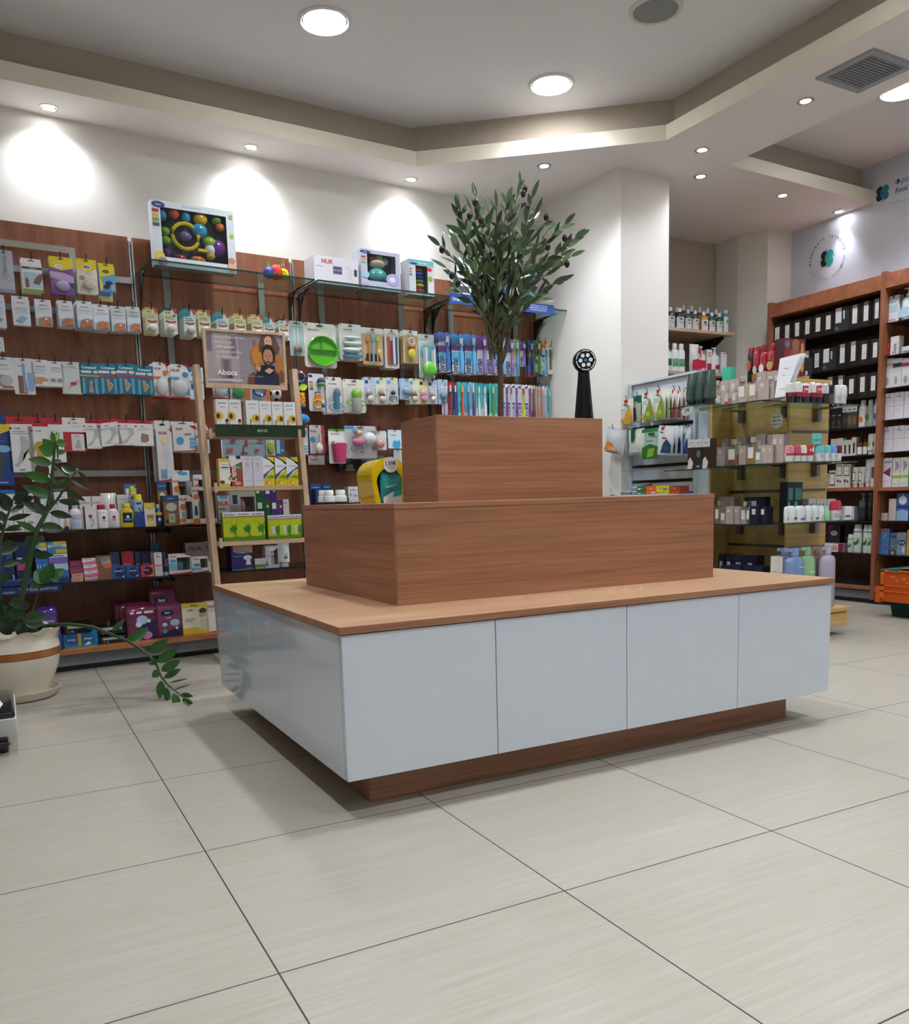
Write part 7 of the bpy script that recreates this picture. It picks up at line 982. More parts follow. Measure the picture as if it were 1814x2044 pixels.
ITEMS = [
["scis","G",-0.403,0.19,1.8469,0.073,0.196,0.004,0.0,"silver scissors on grey card, highest row at the picture edge",9,17,0,1],
["legs","G",-0.286,0.19,1.8611,0.089,0.16,0.03,0.0,"white box with legs and green strip, highest row",9,17,1,1],
["party","G",-0.153,0.19,1.8627,0.107,0.179,0.02,0.0,"purple and yellow rounded insole pack, highest row",9,17,1,1],
["tape","G",-0.035,0.19,1.8787,0.095,0.167,0.02,0.0,"cream heel cushion pack with yellow header, highest row",9,17,1,1],
["schb","G",0.061,0.19,1.8996,0.076,0.14,0.03,0.0,"yellow and blue roller box, highest row beside the upright",9,17,0,1],
["schw","G",0.057,0.24,1.8605,0.069,0.139,0.002,0.0,"pale blue and yellow card below the yellow and blue box",9,17,0,1],
["gwpad","G",-0.455,0.19,1.6813,0.073,0.156,0.03,0.0,"white box cut off by the picture edge, second row",9,17,1,1],
["gwpad","G",-0.349,0.19,1.6986,0.075,0.14,0.03,0.0,"white box with folded blue pad, second row",9,17,0,1],
["gwtoe","G",-0.25,0.19,1.7053,0.074,0.128,0.03,0.0,"white toe box, first of six, without a tube on the toes",9,17,0,1],
["gwtoe2","G",-0.149,0.19,1.7072,0.07,0.13,0.03,0.0,"white toe box, second of six from the plant side",9,17,1,1],
["gwtoe","G",-0.06,0.19,1.7096,0.075,0.134,0.03,0.0,"white toe box, third of six from the plant side",9,17,2,1],
["gwtoe2","G",0.017,0.19,1.7057,0.076,0.129,0.03,0.0,"white toe box, fourth of six from the plant side",9,17,2,1],
["gwtoe","G",0.1,0.19,1.704,0.072,0.13,0.03,0.0,"white toe box, fifth of six from the plant side",9,17,1,1],
["gwtoe2","G",0.176,0.19,1.7088,0.069,0.129,0.03,0.0,"white toe box, last of six beside the soothers",9,17,1,1],
["gwpad","G",-0.47,0.19,1.5687,0.063,0.07,0.03,0.0,"pale box at the picture edge between second and third rows",9,17,0,1],
["gwbrn","G",-0.45,0.19,1.3932,0.081,0.153,0.03,0.0,"white box with brown heel pad, third row at the picture edge",9,17,1,1],
["gwpen","G",-0.364,0.19,1.3703,0.092,0.173,0.01,0.0,"white card with blue nail pen, third row",9,17,0,1],
["gwcorn","G",-0.291,0.19,1.4131,0.078,0.13,0.03,0.0,"white corn plaster box with skin picture, third row",9,17,1,1],
["gwcorn2","G",-0.22,0.19,1.4142,0.073,0.125,0.03,0.0,"white corn plaster box with two round pictures, third row",9,17,1,1],
["hydro","G",-0.146,0.19,1.3819,0.094,0.157,0.003,0.0,"pale mint card with magenta oval, third row",9,17,1,1],
["comp","G",-0.063,0.19,1.384,0.093,0.154,0.012,0.0,"turquoise blister plaster pack with yellow stripe",9,17,1,1],
["compr","G",0.029,0.19,1.3878,0.096,0.153,0.012,0.0,"turquoise plaster pack with red stripe, first of three",9,17,1,1],
["compr","G",0.116,0.185,1.3908,0.094,0.155,0.012,0.0,"turquoise plaster pack with red stripe, middle of three",9,17,1,1],
["compr","G",0.209,0.19,1.3907,0.095,0.15,0.012,0.0,"turquoise plaster pack with red stripe, beside the upright",9,17,1,1],
["insblue","G",-0.496,0.19,0.9296,0.092,0.343,0.04,0.0,"large blue insole box with yellow top and orange sole",9,17,1,1],
["pod","G",-0.406,0.19,0.9938,0.113,0.271,0.025,0.0,"large white box with red header, grey foot and tan heel",9,17,1,1],
["podi","G",-0.322,0.19,0.9479,0.095,0.313,0.02,0.0,"tall white box with gold and brown insole",9,17,0,1],
["podt","G",-0.241,0.19,1.0423,0.073,0.217,0.02,0.0,"narrow white box with black file, red header",9,17,0,1],
["podi","G",-0.284,0.26,1.0658,0.037,0.194,0.015,0.0,"dark red-topped pack half hidden behind the gold insole box",9,17,0,1],
["podr","G",-0.157,0.19,1.094,0.109,0.17,0.03,0.0,"white and red rounded pack, fourth row middle",9,17,0,1],
["podf","G",-0.075,0.19,1.1114,0.088,0.147,0.03,0.0,"white grey-foot box beside the white and red pack",9,17,1,1],
["podf","G",0.018,0.19,1.1266,0.109,0.136,0.03,-0.14,"white grey-foot box hanging askew",9,17,1,1],
["podf","G",0.098,0.19,1.1296,0.089,0.131,0.03,0.0,"white grey-foot box between the askew and the tan toe box",9,17,1,1],
["podfb","G",0.182,0.19,1.1272,0.098,0.133,0.03,0.0,"white box with tan toe cushion, fourth row beside the upright",9,17,1,1],
["paci","G",0.268,0.19,1.7071,0.064,0.134,0.03,0.0,"cream soother pack with red wordmark, first hook from the toe boxes",20,18,2,1],
["pacig","G",0.365,0.19,1.7146,0.07,0.13,0.03,0.0,"green soother pack with red wordmark, second hook from the toe boxes",20,18,3,1],
["pacit","G",0.466,0.19,1.7083,0.064,0.143,0.03,0.0,"teal soother pack with red wordmark, third hook from the toe boxes",20,18,3,1],
["paci","G",0.545,0.19,1.7144,0.068,0.138,0.03,0.0,"orange-topped soother pack with red wordmark, fourth hook from the toe boxes",20,18,2,1],
["pacit","G",0.645,0.19,1.7168,0.07,0.132,0.03,0.0,"blue soother pack with red wordmark, fifth hook from the toe boxes",20,18,3,1],
["paci","G",0.745,0.19,1.7192,0.069,0.133,0.03,0.0,"yellow soother pack with red wordmark, sixth hook from the toe boxes",20,18,3,1],
["paci","G",0.843,0.19,1.7213,0.066,0.135,0.03,0.0,"yellow soother pack with red wordmark, seventh hook from the toe boxes",20,18,2,1],
["pacit","G",0.912,0.19,1.7212,0.066,0.127,0.03,0.0,"turquoise soother pack with red wordmark, eighth hook from the toe boxes",20,18,0,1],
["pacig","G",1.0,0.19,1.7277,0.064,0.119,0.03,0.0,"lime soother pack with red wordmark, ninth hook from the toe boxes",20,18,2,1],
["syr","G",1.075,0.19,1.6462,0.087,0.194,0.03,0.0,"pale teal card with two dosing syringes",0,16,0,1],
["plate","G",1.221,0.19,1.5882,0.204,0.252,0.03,0.0,"cream card behind the round green divided plate",0,16,0,1],
["bowls","G",1.419,0.19,1.6419,0.148,0.211,0.05,0.0,"cream card of three stacked lidded bowls with blue base",0,16,1,1],
["spoons","G",1.566,0.19,1.6253,0.14,0.217,0.012,0.0,"card of orange and blue baby spoons",0,16,3,1],
["cutl","G",1.699,0.19,1.6128,0.098,0.233,0.012,0.0,"card of red and white baby cutlery",0,16,3,1],
["feed","G",1.832,0.19,1.6498,0.108,0.199,0.03,0.0,"card with yellow and orange food feeder",0,16,2,1],
["bowlsp","G",1.948,0.19,1.5645,0.117,0.27,0.05,0.0,"card with green bowl and two white-handled spoons",0,16,1,1],
["nukbag","G",0.291,0.19,1.3818,0.075,0.181,0.035,0.0,"teat pack with orange round badge, third row",0,16,2,1],
["nukbagb","G",0.392,0.19,1.3796,0.097,0.179,0.035,0.0,"teat pack with blue round badge, third row",0,16,2,1],
["nukbagn","G",0.48,0.19,1.3782,0.077,0.171,0.004,0.0,"white pack with blue corner, half behind the ladder rack",0,16,1,1],
["nukbagb","G",0.61,0.19,1.3855,0.087,0.167,0.035,0.0,"teat pack seen under the framed poster of the ladder rack",0,16,0,1],
["teeg","G",0.72,0.19,1.3773,0.112,0.142,0.02,0.0,"green rabbit-eared teether pack behind the ladder rack",0,16,0,1],
["teeb","G",0.836,0.19,1.3816,0.117,0.144,0.02,0.0,"blue ring teether pack behind the ladder rack",0,16,0,1],
["nukbrush","G",0.286,0.19,0.938,0.083,0.325,0.05,0.0,"tall bottle brush box with yellow sponge picture",0,16,1,1],
["nukwide","G",0.395,0.19,1.0961,0.125,0.165,0.06,0.0,"wide feeding set box with blue badge",0,16,1,1],
["nukbag","G",0.49,0.19,1.0852,0.078,0.167,0.035,0.0,"spotted bottle pack half behind the ladder rack",0,16,0,1],
["lime","G",0.88,0.19,1.0781,0.055,0.119,0.02,0.0,"lime green toy pack seen through the ladder rack",0,16,0,1],
["bluebr","G",0.938,0.19,1.0783,0.053,0.12,0.004,0.0,"blue brush pack seen through the ladder rack",0,16,0,1],
["nukblu","G",0.362,0.19,0.9114,0.092,0.086,0.004,0.0,"white pack with blue badge above the small bottle boxes",0,16,0,1],
["nukblu","G",1.079,0.19,1.0796,0.069,0.165,0.004,0.0,"white card with blue badge and stripes beside the ladder rack",0,16,0,1],
["nukspoon","G",1.172,0.19,1.081,0.095,0.175,0.035,0.0,"grey and red pack with white silicone spoon",0,16,0,1],
["bottleb","G",1.295,0.19,1.3257,0.104,0.213,0.06,0.0,"training cup pack with blue bottle and blue handles",0,16,1,1],
["bottleg","G",1.429,0.19,1.3352,0.151,0.197,0.06,0.0,"training cup pack with lime green lid",0,16,1,1],
["cuppink","G",1.299,0.19,1.0325,0.109,0.204,0.07,0.0,"bright pink tumbler under a white card",0,16,0,1],
["doll","G",1.459,0.19,1.0639,0.217,0.194,0.07,0.0,"bagged squeeze toys with pink and blue doll",0,16,0,1],
["pinkb","G",1.582,0.19,1.1144,0.111,0.116,0.05,0.0,"small pack with pink cup beside the bagged toys",0,16,0,1],
["bluecat","G",1.697,0.19,1.125,0.099,0.114,0.004,0.0,"card with blue cat ears, next to the island box",0,16,0,1],
["darkfr","G",1.429,0.28,0.9874,0.156,0.076,0.05,0.0,"dark framed box with bottle below the squeeze toys",0,16,0,1],
["mcard","G",1.201,0.28,1.0304,0.105,0.055,0.003,0.0,"small cream card below the silicone spoon pack",0,16,0,1],
["cablel","G",1.764,0.28,1.0397,0.058,0.083,0.003,0.0,"white lined strip pack behind the yellow round display",0,16,0,1],
["mam","G",1.534,0.19,1.3916,0.075,0.159,0.022,0.0,"grey double soother pack, first from the lime training cup",20,6,1,1],
["mamg","G",1.613,0.19,1.3916,0.078,0.161,0.022,0.0,"cream double soother pack, second from the lime training cup",20,6,2,1],
["mamd","G",1.691,0.19,1.396,0.084,0.16,0.022,0.0,"grey skull double soother pack, third from the lime training cup",20,6,2,1],
["mamb","G",1.784,0.19,1.4263,0.088,0.128,0.022,0.14,"tilted pale blue double soother pack, fourth from the lime training cup",20,6,1,1],
["mamg","G",1.846,0.19,1.4026,0.064,0.156,0.022,0.0,"narrow cream double soother pack, fifth from the lime training cup",20,6,2,1],
["mamp","G",1.918,0.19,1.4052,0.08,0.154,0.022,0.0,"yellow double soother pack, sixth from the lime training cup",20,6,2,1],
["mam","G",1.985,0.19,1.4075,0.069,0.149,0.022,0.0,"mauve double soother pack, seventh from the lime training cup",20,6,1,1],
["mamb","G",2.062,0.19,1.4073,0.074,0.156,0.022,0.0,"pale blue double soother pack, eighth from the lime training cup",20,6,1,1],
["jorp","G",2.081,0.19,1.6101,0.082,0.248,0.016,0.0,"blue and magenta toothbrush pack, first of upper row",23,28,3,1],
["jorb","G",2.185,0.19,1.6061,0.091,0.248,0.016,0.0,"light blue and magenta toothbrush pack, second of upper row",23,28,3,1],
["jorb","G",2.284,0.19,1.6057,0.088,0.255,0.016,0.0,"light blue toothbrush pack, third of upper row",23,28,3,1],
["jorv","G",2.373,0.19,1.6121,0.074,0.247,0.016,0.0,"violet-topped toothbrush pack, fourth of upper row",23,28,2,1],
["jorv","G",2.445,0.19,1.6118,0.065,0.248,0.016,0.0,"violet-topped slim toothbrush pack, fifth of upper row",23,28,1,1],
["jorb","G",2.522,0.19,1.6159,0.084,0.244,0.016,0.0,"blue, behind the olive trunk, toothbrush pack, sixth of upper row",23,28,1,1],
["jorv","G",2.6,0.19,1.6117,0.067,0.242,0.016,0.0,"violet, past the trunk, toothbrush pack, seventh of upper row",23,28,1,1],
["jork","G",2.658,0.19,1.6172,0.049,0.24,0.016,0.0,"sky-blue child toothbrush pack, eighth of upper row",23,28,1,1],
["jorv","G",2.71,0.19,1.6807,0.044,0.164,0.016,0.0,"violet round-headed toothbrush pack, ninth of upper row",23,28,0,1],
["dkb","G",2.787,0.19,1.6172,0.063,0.242,0.016,0.0,"dark navy toothbrush pack, tenth of upper row",23,28,1,1],
["grb","G",2.85,0.19,1.6273,0.062,0.238,0.016,0.0,"green and yellow toothbrush pack, eleventh of upper row",23,28,1,1],
["orb","G",2.904,0.19,1.6276,0.047,0.236,0.016,0.0,"orange-topped toothbrush pack, twelfth of upper row",23,28,1,1],
["boardb","G",2.959,0.19,1.6434,0.062,0.207,0.003,0.0,"beige card with wooden toothbrush beside the white wall",23,28,0,1],
["lilb","G",2.075,0.19,1.3038,0.046,0.221,0.016,0.0,"clear and white toothbrush pack, first of lower row",23,27,0,1],
["redb","G",2.114,0.19,1.3023,0.035,0.252,0.016,0.0,"red toothbrush pack, second of lower row",23,27,1,1],
["nvyb","G",2.152,0.19,1.3033,0.036,0.249,0.016,0.0,"navy toothbrush pack, third of lower row",23,27,1,1],
["tepeo","G",2.201,0.19,1.3028,0.052,0.251,0.016,0.0,"teal with orange brush toothbrush pack, fourth of lower row",23,27,1,1],
["tepeb","G",2.249,0.19,1.304,0.038,0.252,0.016,0.0,"teal with blue brush toothbrush pack, fifth of lower row",23,27,1,1],
["tepev","G",2.289,0.19,1.3033,0.038,0.253,0.016,0.0,"teal with violet brush toothbrush pack, sixth of lower row",23,27,1,1],
["tepe","G",2.334,0.19,1.3019,0.039,0.253,0.016,0.0,"teal with white brush toothbrush pack, seventh of lower row",23,27,1,1],
["tepe","G",2.38,0.19,1.3031,0.05,0.251,0.016,0.0,"turquoise toothbrush pack, eighth of lower row",23,27,1,1],
["tepeg","G",2.448,0.19,1.3047,0.047,0.252,0.016,0.0,"teal with green brush toothbrush pack, ninth of lower row",23,27,1,1],
["tepeg","G",2.501,0.19,1.306,0.055,0.252,0.016,0.0,"green, behind the olive trunk, toothbrush pack, tenth of lower row",23,27,1,1],
["curp","G",2.555,0.19,1.3047,0.046,0.255,0.016,0.0,"purple-headed white toothbrush pack, eleventh of lower row",23,27,0,1],
["curw","G",2.595,0.19,1.3057,0.03,0.253,0.016,0.0,"white toothbrush pack, twelfth of lower row",23,27,2,1],
["curp","G",2.637,0.19,1.305,0.046,0.256,0.016,0.0,"lilac white toothbrush pack, thirteenth of lower row",23,27,0,1],
["cury","G",2.692,0.19,1.3063,0.057,0.254,0.016,0.0,"yellow toothbrush pack, fourteenth of lower row",23,27,2,1],
["curp","G",2.749,0.19,1.3059,0.05,0.255,0.016,0.0,"white with magenta head toothbrush pack, fifteenth of lower row",23,27,1,1],
["brwb","G",2.797,0.19,1.3053,0.038,0.255,0.016,0.0,"brown-red toothbrush pack, sixteenth of lower row",23,27,1,1],
["orab","G",2.833,0.19,1.3061,0.025,0.25,0.016,0.0,"amber toothbrush pack, seventeenth of lower row",23,27,0,1],
["orab","G",2.862,0.19,1.3068,0.029,0.251,0.016,0.0,"orange toothbrush pack, eighteenth of lower row",23,27,0,1],
["lilb","G",2.899,0.19,1.3077,0.034,0.252,0.016,0.0,"pale lilac toothbrush pack, nineteenth of lower row",23,27,1,1],
["lagu","G",2.934,0.19,1.3085,0.032,0.249,0.016,0.0,"aqua at the white wall toothbrush pack, twentieth of lower row",23,27,0,1],
["gwbx","G",-0.547,0.08,0.7035,0.038,0.124,0.05,0.0,"white foot cream box at the picture edge behind the leaves",8,13,0,0],
["gwbx","G",-0.504,0.08,0.7035,0.043,0.123,0.05,0.0,"white foot cream box behind the drooping leaves",8,13,0,0],
["gwbx","G",-0.459,0.08,0.7035,0.044,0.122,0.05,0.0,"white foot cream box beside the deodorant box",8,13,0,0],
["gwdeo","G",-0.409,0.08,0.7035,0.052,0.12,0.05,0.0,"white foot deodorant box with red twig print",8,13,0,0],
["gwbx","G",-0.364,0.08,0.7035,0.038,0.106,0.05,0.0,"white foot box with blue corner behind the thick stem",8,13,0,0],
["gwbx","G",-0.328,0.08,0.7035,0.03,0.123,0.05,0.0,"white foot box between stem and leg picture box",8,13,0,0],
["gwbx","G",-0.297,0.08,0.7035,0.03,0.123,0.05,0.0,"slim white foot box beside the leg picture box",8,13,0,0],
["gwleg","G",-0.257,0.08,0.7035,0.047,0.133,0.05,0.0,"white box with dark-booted legs picture",8,13,0,0],
["gwbx","G",-0.25,0.17,0.7035,0.062,0.19,0.05,0.0,"white box top showing behind the leg picture box",8,13,0,0],
["gwbx","G",-0.403,0.17,0.7035,0.057,0.185,0.05,0.0,"white box behind the deodorant box",8,13,0,0],
["gwblue","G",-0.5,0.17,0.7035,0.095,0.205,0.05,0.0,"blue-topped white box behind the leaves at the picture edge",8,13,0,0],
["gwblue","G",-0.327,0.17,0.7035,0.037,0.175,0.05,0.0,"blue-topped box behind the thick stem",8,13,0,0],
["gwpow","G",-0.2,0.08,0.7035,0.062,0.132,0.045,0.0,"white foot powder bottle with blue lettering",8,13,0,0],
["podbx","G",-0.132,0.08,0.7035,0.056,0.114,0.05,0.0,"white box with red dot and grey foot",8,13,0,0],
["podbt","G",-0.077,0.08,0.7035,0.063,0.121,0.045,0.0,"white powder bottle with wide red cap",8,13,0,0],
["podbt2","G",-0.022,0.08,0.7035,0.06,0.125,0.045,0.0,"white powder bottle with narrow red cap",8,13,0,0],
["eubos","G",-0.138,0.17,0.7035,0.058,0.165,0.05,0.0,"pale pink cream box behind the red dot box",8,13,0,0],
["eubos","G",-0.08,0.17,0.7035,0.055,0.165,0.05,0.0,"pale pink cream box behind the wide red cap",8,13,0,0],
["tubew","G",-0.02,0.17,0.7035,0.077,0.18,0.04,0.0,"white cream tube with red dot behind the bottles",8,13,0,0],
["gwbx","G",0.041,0.17,0.7035,0.045,0.17,0.05,0.0,"cream coloured box behind the yellow bottle",8,13,0,0],
["schy","G",0.046,0.08,0.7035,0.066,0.124,0.045,0.0,"yellow foot powder bottle with navy label",8,13,0,0],
["schs","G",0.105,0.08,0.7035,0.05,0.169,0.045,0.0,"blue foot spray can with bright yellow cap",8,13,0,0],
["schs","G",0.09,0.13,0.7035,0.035,0.212,0.045,0.0,"yellow-capped blue spray can standing behind",8,13,0,0],
["gwblue","G",0.097,0.2,0.7035,0.055,0.225,0.05,0.0,"blue box behind the yellow-capped cans",8,13,0,0],
["schbx","G",0.157,0.08,0.7035,0.058,0.124,0.05,0.0,"white foot cream box with yellow top and toe picture",8,13,0,0],
["schd","G",0.204,0.08,0.7035,0.043,0.118,0.045,0.0,"navy spray bottle with clear cap and yellow band",0,13,0,0],
["brown","G",0.269,0.08,0.7035,0.083,0.159,0.06,0.0,"kraft brown baby bottle box with blue top",0,13,0,0],
["brown","G",0.25,0.17,0.7035,0.051,0.235,0.05,0.0,"kraft brown box with blue top standing behind",0,13,0,0],
["nukbx","G",0.345,0.08,0.7035,0.077,0.16,0.06,0.0,"white bottle box with dark red window",0,13,0,0],
["nukbx2","G",0.421,0.08,0.7035,0.082,0.202,0.06,0.0,"tall white bottle box with grey window",0,13,0,0],
["nukbx2","G",0.344,0.17,0.7035,0.076,0.26,0.06,0.0,"tall white bottle box behind the dark red window box",0,13,0,0],
["nukbx2","G",0.452,0.17,0.7035,0.064,0.27,0.06,0.0,"white bottle box behind the tall one",0,13,0,0],
["nukgy","G",0.397,0.16,0.7035,0.031,0.235,0.05,0.0,"grey side of a bottle box behind the white ones",0,13,0,0],
["nukbx2","G",0.488,0.08,0.7035,0.049,0.201,0.06,0.0,"tall white bottle box half behind the ladder rack post",0,13,0,0],
["nukp","G",0.555,0.08,0.7035,0.075,0.153,0.05,0.0,"pale box with large red wordmark seen through the ladder rack",0,13,0,0],
["mamgy","G",0.659,0.08,0.7035,0.154,0.175,0.07,0.0,"wide grey breast pump box with pink window",0,13,0,0],
["philg","G",0.776,0.08,0.7035,0.085,0.124,0.05,0.0,"green bottle box seen through the ladder rack",0,13,0,0],
["philp","G",0.857,0.08,0.7035,0.074,0.12,0.05,0.0,"purple bottle box seen through the ladder rack",0,13,0,0],
["philg","G",0.787,0.15,0.7035,0.057,0.27,0.05,0.0,"green bottle box standing behind",0,13,0,0],
["philp","G",0.849,0.15,0.7035,0.074,0.262,0.05,0.0,"purple bottle box standing behind",0,13,0,0],
["nukw","G",0.911,0.08,0.7035,0.035,0.124,0.05,0.0,"narrow white box beside the ladder rack post",0,13,0,0],
["bluebx","G",1.151,0.2,0.7985,0.077,0.116,0.06,0.0,"dark blue box behind the white-capped bottles",0,13,0,0],
["bluebx","G",1.223,0.2,0.7985,0.063,0.117,0.06,0.0,"dark blue box beside its twin behind white caps",0,13,0,0],
["bluebx","G",1.151,0.14,0.7985,0.059,0.082,0.06,0.0,"low dark blue box in front of its twins",0,13,0,0],
["whjar","G",1.162,0.12,0.7985,0.054,0.076,0.1,0.0,"white-capped bottle, hindmost of three",0,13,0,0],
["whjar","G",1.196,0.08,0.7985,0.077,0.076,0.1,0.0,"white-capped bottle, middle of three",0,13,0,0],
["whjar","G",1.272,0.08,0.7985,0.077,0.076,0.1,0.0,"white-capped bottle, nearest the small cartons",0,13,0,0],
["wsm","G",1.358,0.12,0.8261,0.066,0.067,0.06,0.0,"small grey-white carton on top of its twin",0,13,0,0],
["wsm","G",1.361,0.12,0.7985,0.064,0.027,0.06,0.0,"small grey-white carton under its twin",0,13,0,0],
["wsm","G",1.414,0.12,0.7985,0.03,0.067,0.06,0.0,"narrow white carton beside the yellow round display",0,13,0,0],
["preg","G",-0.558,0.08,0.4435,0.052,0.212,0.05,0.0,"dark blue test box at the picture edge",15,11,0,0],
["preg","G",-0.515,0.08,0.4435,0.033,0.208,0.05,0.0,"dark blue test box with number two",15,11,0,0],
["pregp","G",-0.458,0.08,0.4435,0.068,0.212,0.05,0.0,"navy test box with magenta panel behind the stem",15,11,0,0],
["clear","G",-0.375,0.08,0.4435,0.056,0.207,0.05,0.0,"blue pregnancy test box with yellow corner behind leaves",15,11,0,0],
["clear2","G",-0.301,0.08,0.4435,0.09,0.205,0.06,0.0,"large blue and lilac pregnancy test box",15,11,0,0],
["mag","G",-0.221,0.08,0.4848,0.065,0.031,0.05,0.0,"magenta small box, second of a stack of four",15,11,0,0],
["mag","G",-0.219,0.09,0.5164,0.064,0.031,0.05,0.0,"magenta small box, top of a stack of four",15,11,0,0],
["peach","G",-0.219,0.08,0.4618,0.058,0.023,0.05,0.0,"peach small box lying under the magenta boxes",15,11,0,0],
["peach","G",-0.222,0.08,0.4435,0.059,0.018,0.05,0.0,"peach small box at the bottom of the stack",15,11,0,0],
["pred","G",-0.158,0.08,0.5259,0.068,0.032,0.05,0.0,"pink and white slim box, top of four",15,11,0,0],
["pred","G",-0.155,0.078,0.4959,0.068,0.03,0.05,0.0,"pink and white slim box, second of four",15,11,0,0],
["pred","G",-0.154,0.076,0.4661,0.069,0.03,0.05,0.0,"pink and white slim box, third of four",15,11,0,0],
["pred","G",-0.152,0.08,0.4435,0.071,0.022,0.05,0.0,"pink and white slim box, bottom of four",15,11,0,0],
["durbr","G",-0.09,0.08,0.4435,0.076,0.123,0.05,0.0,"kraft brown box with coloured swirl",15,11,0,0],
["dur1","G",-0.02,0.08,0.4435,0.066,0.066,0.05,0.0,"blue box, beside the kraft brown one",15,11,0,0],
["dur1","G",0.049,0.08,0.4435,0.068,0.061,0.05,0.0,"blue box, beside the magenta and orange one",15,11,0,0],
["dur5","G",0.123,0.08,0.4435,0.071,0.06,0.05,0.0,"magenta and orange small box, front row",15,11,0,0],
["dur2","G",-0.023,0.15,0.4435,0.051,0.135,0.05,0.0,"navy and orange small box, back row",15,11,0,0],
["dur3","G",0.043,0.15,0.4435,0.064,0.135,0.05,0.0,"red small box, back row",15,11,0,0],
["dur2","G",0.096,0.16,0.4435,0.03,0.13,0.05,0.0,"slate blue small box, back row",15,11,0,0],
["dur4","G",0.136,0.15,0.4435,0.056,0.13,0.05,0.0,"dark navy small box, back row",15,11,0,0],
["smallbl","G",0.197,0.2,0.4435,0.048,0.17,0.05,0.0,"light blue box rising behind the slim white one",0,11,0,0],
["evab","G",0.181,0.08,0.4435,0.041,0.123,0.05,0.0,"slim white box with red stripe",0,11,0,0],
["evab","G",0.165,0.12,0.4435,0.015,0.12,0.05,0.0,"slim white box behind its twin",0,11,0,0],
["durt","G",0.218,0.08,0.4435,0.035,0.126,0.03,0.0,"dark navy tube with clear cap",0,11,0,0],
["nukt","G",0.294,0.08,0.4435,0.121,0.109,0.09,0.0,"white baby cup box with teal cup in window",0,11,0,0],
["nuky","G",0.401,0.08,0.4435,0.093,0.088,0.08,0.0,"white baby cup box with yellow corner",0,11,0,0],
["nukgy","G",0.417,0.2,0.4435,0.117,0.16,0.05,0.0,"grey box behind the yellow-cornered one",0,11,0,0],
["nukgy","G",0.488,0.2,0.4435,0.041,0.165,0.05,0.0,"grey box with red wordmark near the ladder post",0,11,0,0],
["nukw","G",0.477,0.09,0.4435,0.053,0.058,0.05,0.0,"small white box hidden by the ladder post",0,11,0,0],
["lans","G",0.636,0.08,0.4435,0.127,0.134,0.08,0.0,"purple breast pump box seen through the ladder rack",0,11,0,0],
["teal","G",0.748,0.08,0.4435,0.082,0.056,0.05,0.0,"small cream, teal and yellow box",0,11,0,0],
["must","G",0.812,0.08,0.4435,0.082,0.125,0.05,0.0,"lilac lotion box with bottle window",0,11,0,0],
["tubes","G",0.888,0.08,0.4435,0.072,0.137,0.05,0.0,"white tube with elephant print, crimped on top",0,11,0,0],
["preg","G",-0.425,0.046,0.4503,0.338,0.028,0.004,0.0,"bright blue shelf strip under the pregnancy tests",17,25,0,0],
["padp","G",-0.377,0.05,0.1165,0.093,0.215,0.08,0.0,"tall purple pad pack behind the pot rim",13,21,0,0],
["padp","G",-0.356,0.0,0.1165,0.056,0.127,0.05,0.0,"purple pad pack with white oval beside the pot",13,21,0,0],
["alw","G",-0.236,0.05,0.1165,0.18,0.081,0.1,0.0,"turquoise and blue pad pack with yellow middle band",13,21,0,0],
["blk","G",-0.248,0.04,0.1873,0.14,0.06,0.08,0.0,"black and silver pack lying on the turquoise one",13,21,0,0],
["blk","G",-0.082,0.05,0.1165,0.144,0.045,0.09,0.0,"black pack under its twin beside the plum packs",13,21,0,0],
["blk","G",-0.082,0.05,0.1614,0.145,0.057,0.08,0.0,"black and grey pack on top of its twin",13,21,0,0],
["sani","G",0.07,0.05,0.1165,0.155,0.179,0.08,0.0,"plum pad pack with white top stripe, front",13,21,0,0],
["sani","G",0.061,0.135,0.1165,0.159,0.187,0.05,0.0,"plum pad pack, second of three deep",13,21,0,0],
["sani","G",0.047,0.19,0.1165,0.16,0.195,0.05,0.0,"plum pad pack, hindmost of three",13,21,0,0],
["sanil","G",0.211,0.05,0.1165,0.135,0.181,0.09,0.0,"pink and plum pack with number three",13,21,0,0],
["sanil","G",0.215,0.17,0.1165,0.14,0.26,0.08,0.0,"plum pack standing behind the number three pack",13,21,0,0],
["med","G",0.346,0.05,0.1165,0.143,0.165,0.06,0.0,"cream and yellow milk bag box",2,21,0,0],
["nukw","G",0.45,0.05,0.1165,0.089,0.169,0.06,0.0,"white box with red foot half behind the ladder rack",2,21,0,0],
["grin","Y",0.683,3.07,1.1685,0.065,0.167,0.05,0.0,"sunflower cough syrup box, first of six on the top rack shelf",12,20,0,0],
["grin","Y",0.748,3.07,1.1685,0.064,0.167,0.05,0.0,"sunflower cough syrup box, second of six on the top rack shelf",12,20,0,0],
["grin2","Y",0.837,3.07,1.1685,0.069,0.165,0.05,0.0,"sunflower cough syrup box, third of six on the top rack shelf",12,20,0,0],
["grin2","Y",0.904,3.07,1.1685,0.064,0.163,0.05,0.0,"sunflower cough syrup box, fourth of six on the top rack shelf",12,20,0,0],
["grin2","Y",0.968,3.07,1.1685,0.061,0.162,0.05,0.0,"sunflower cough syrup box, fifth of six on the top rack shelf",12,20,0,0],
["grin2","Y",1.033,3.07,1.1685,0.066,0.162,0.05,0.0,"sunflower cough syrup box, last of six on the top rack shelf",12,20,0,0],
["almo","Y",0.668,3.034,0.8975,0.065,0.14,0.05,0.0,"yellow and white syrup box with child face",12,20,0,0],
["calm","Y",0.724,3.034,0.8975,0.068,0.154,0.05,0.0,"red and white throat syrup box",12,20,0,0],
["propo","Y",0.783,3.034,0.8975,0.059,0.151,0.05,0.0,"pale lilac throat spray box next to the red box",12,20,0,0],
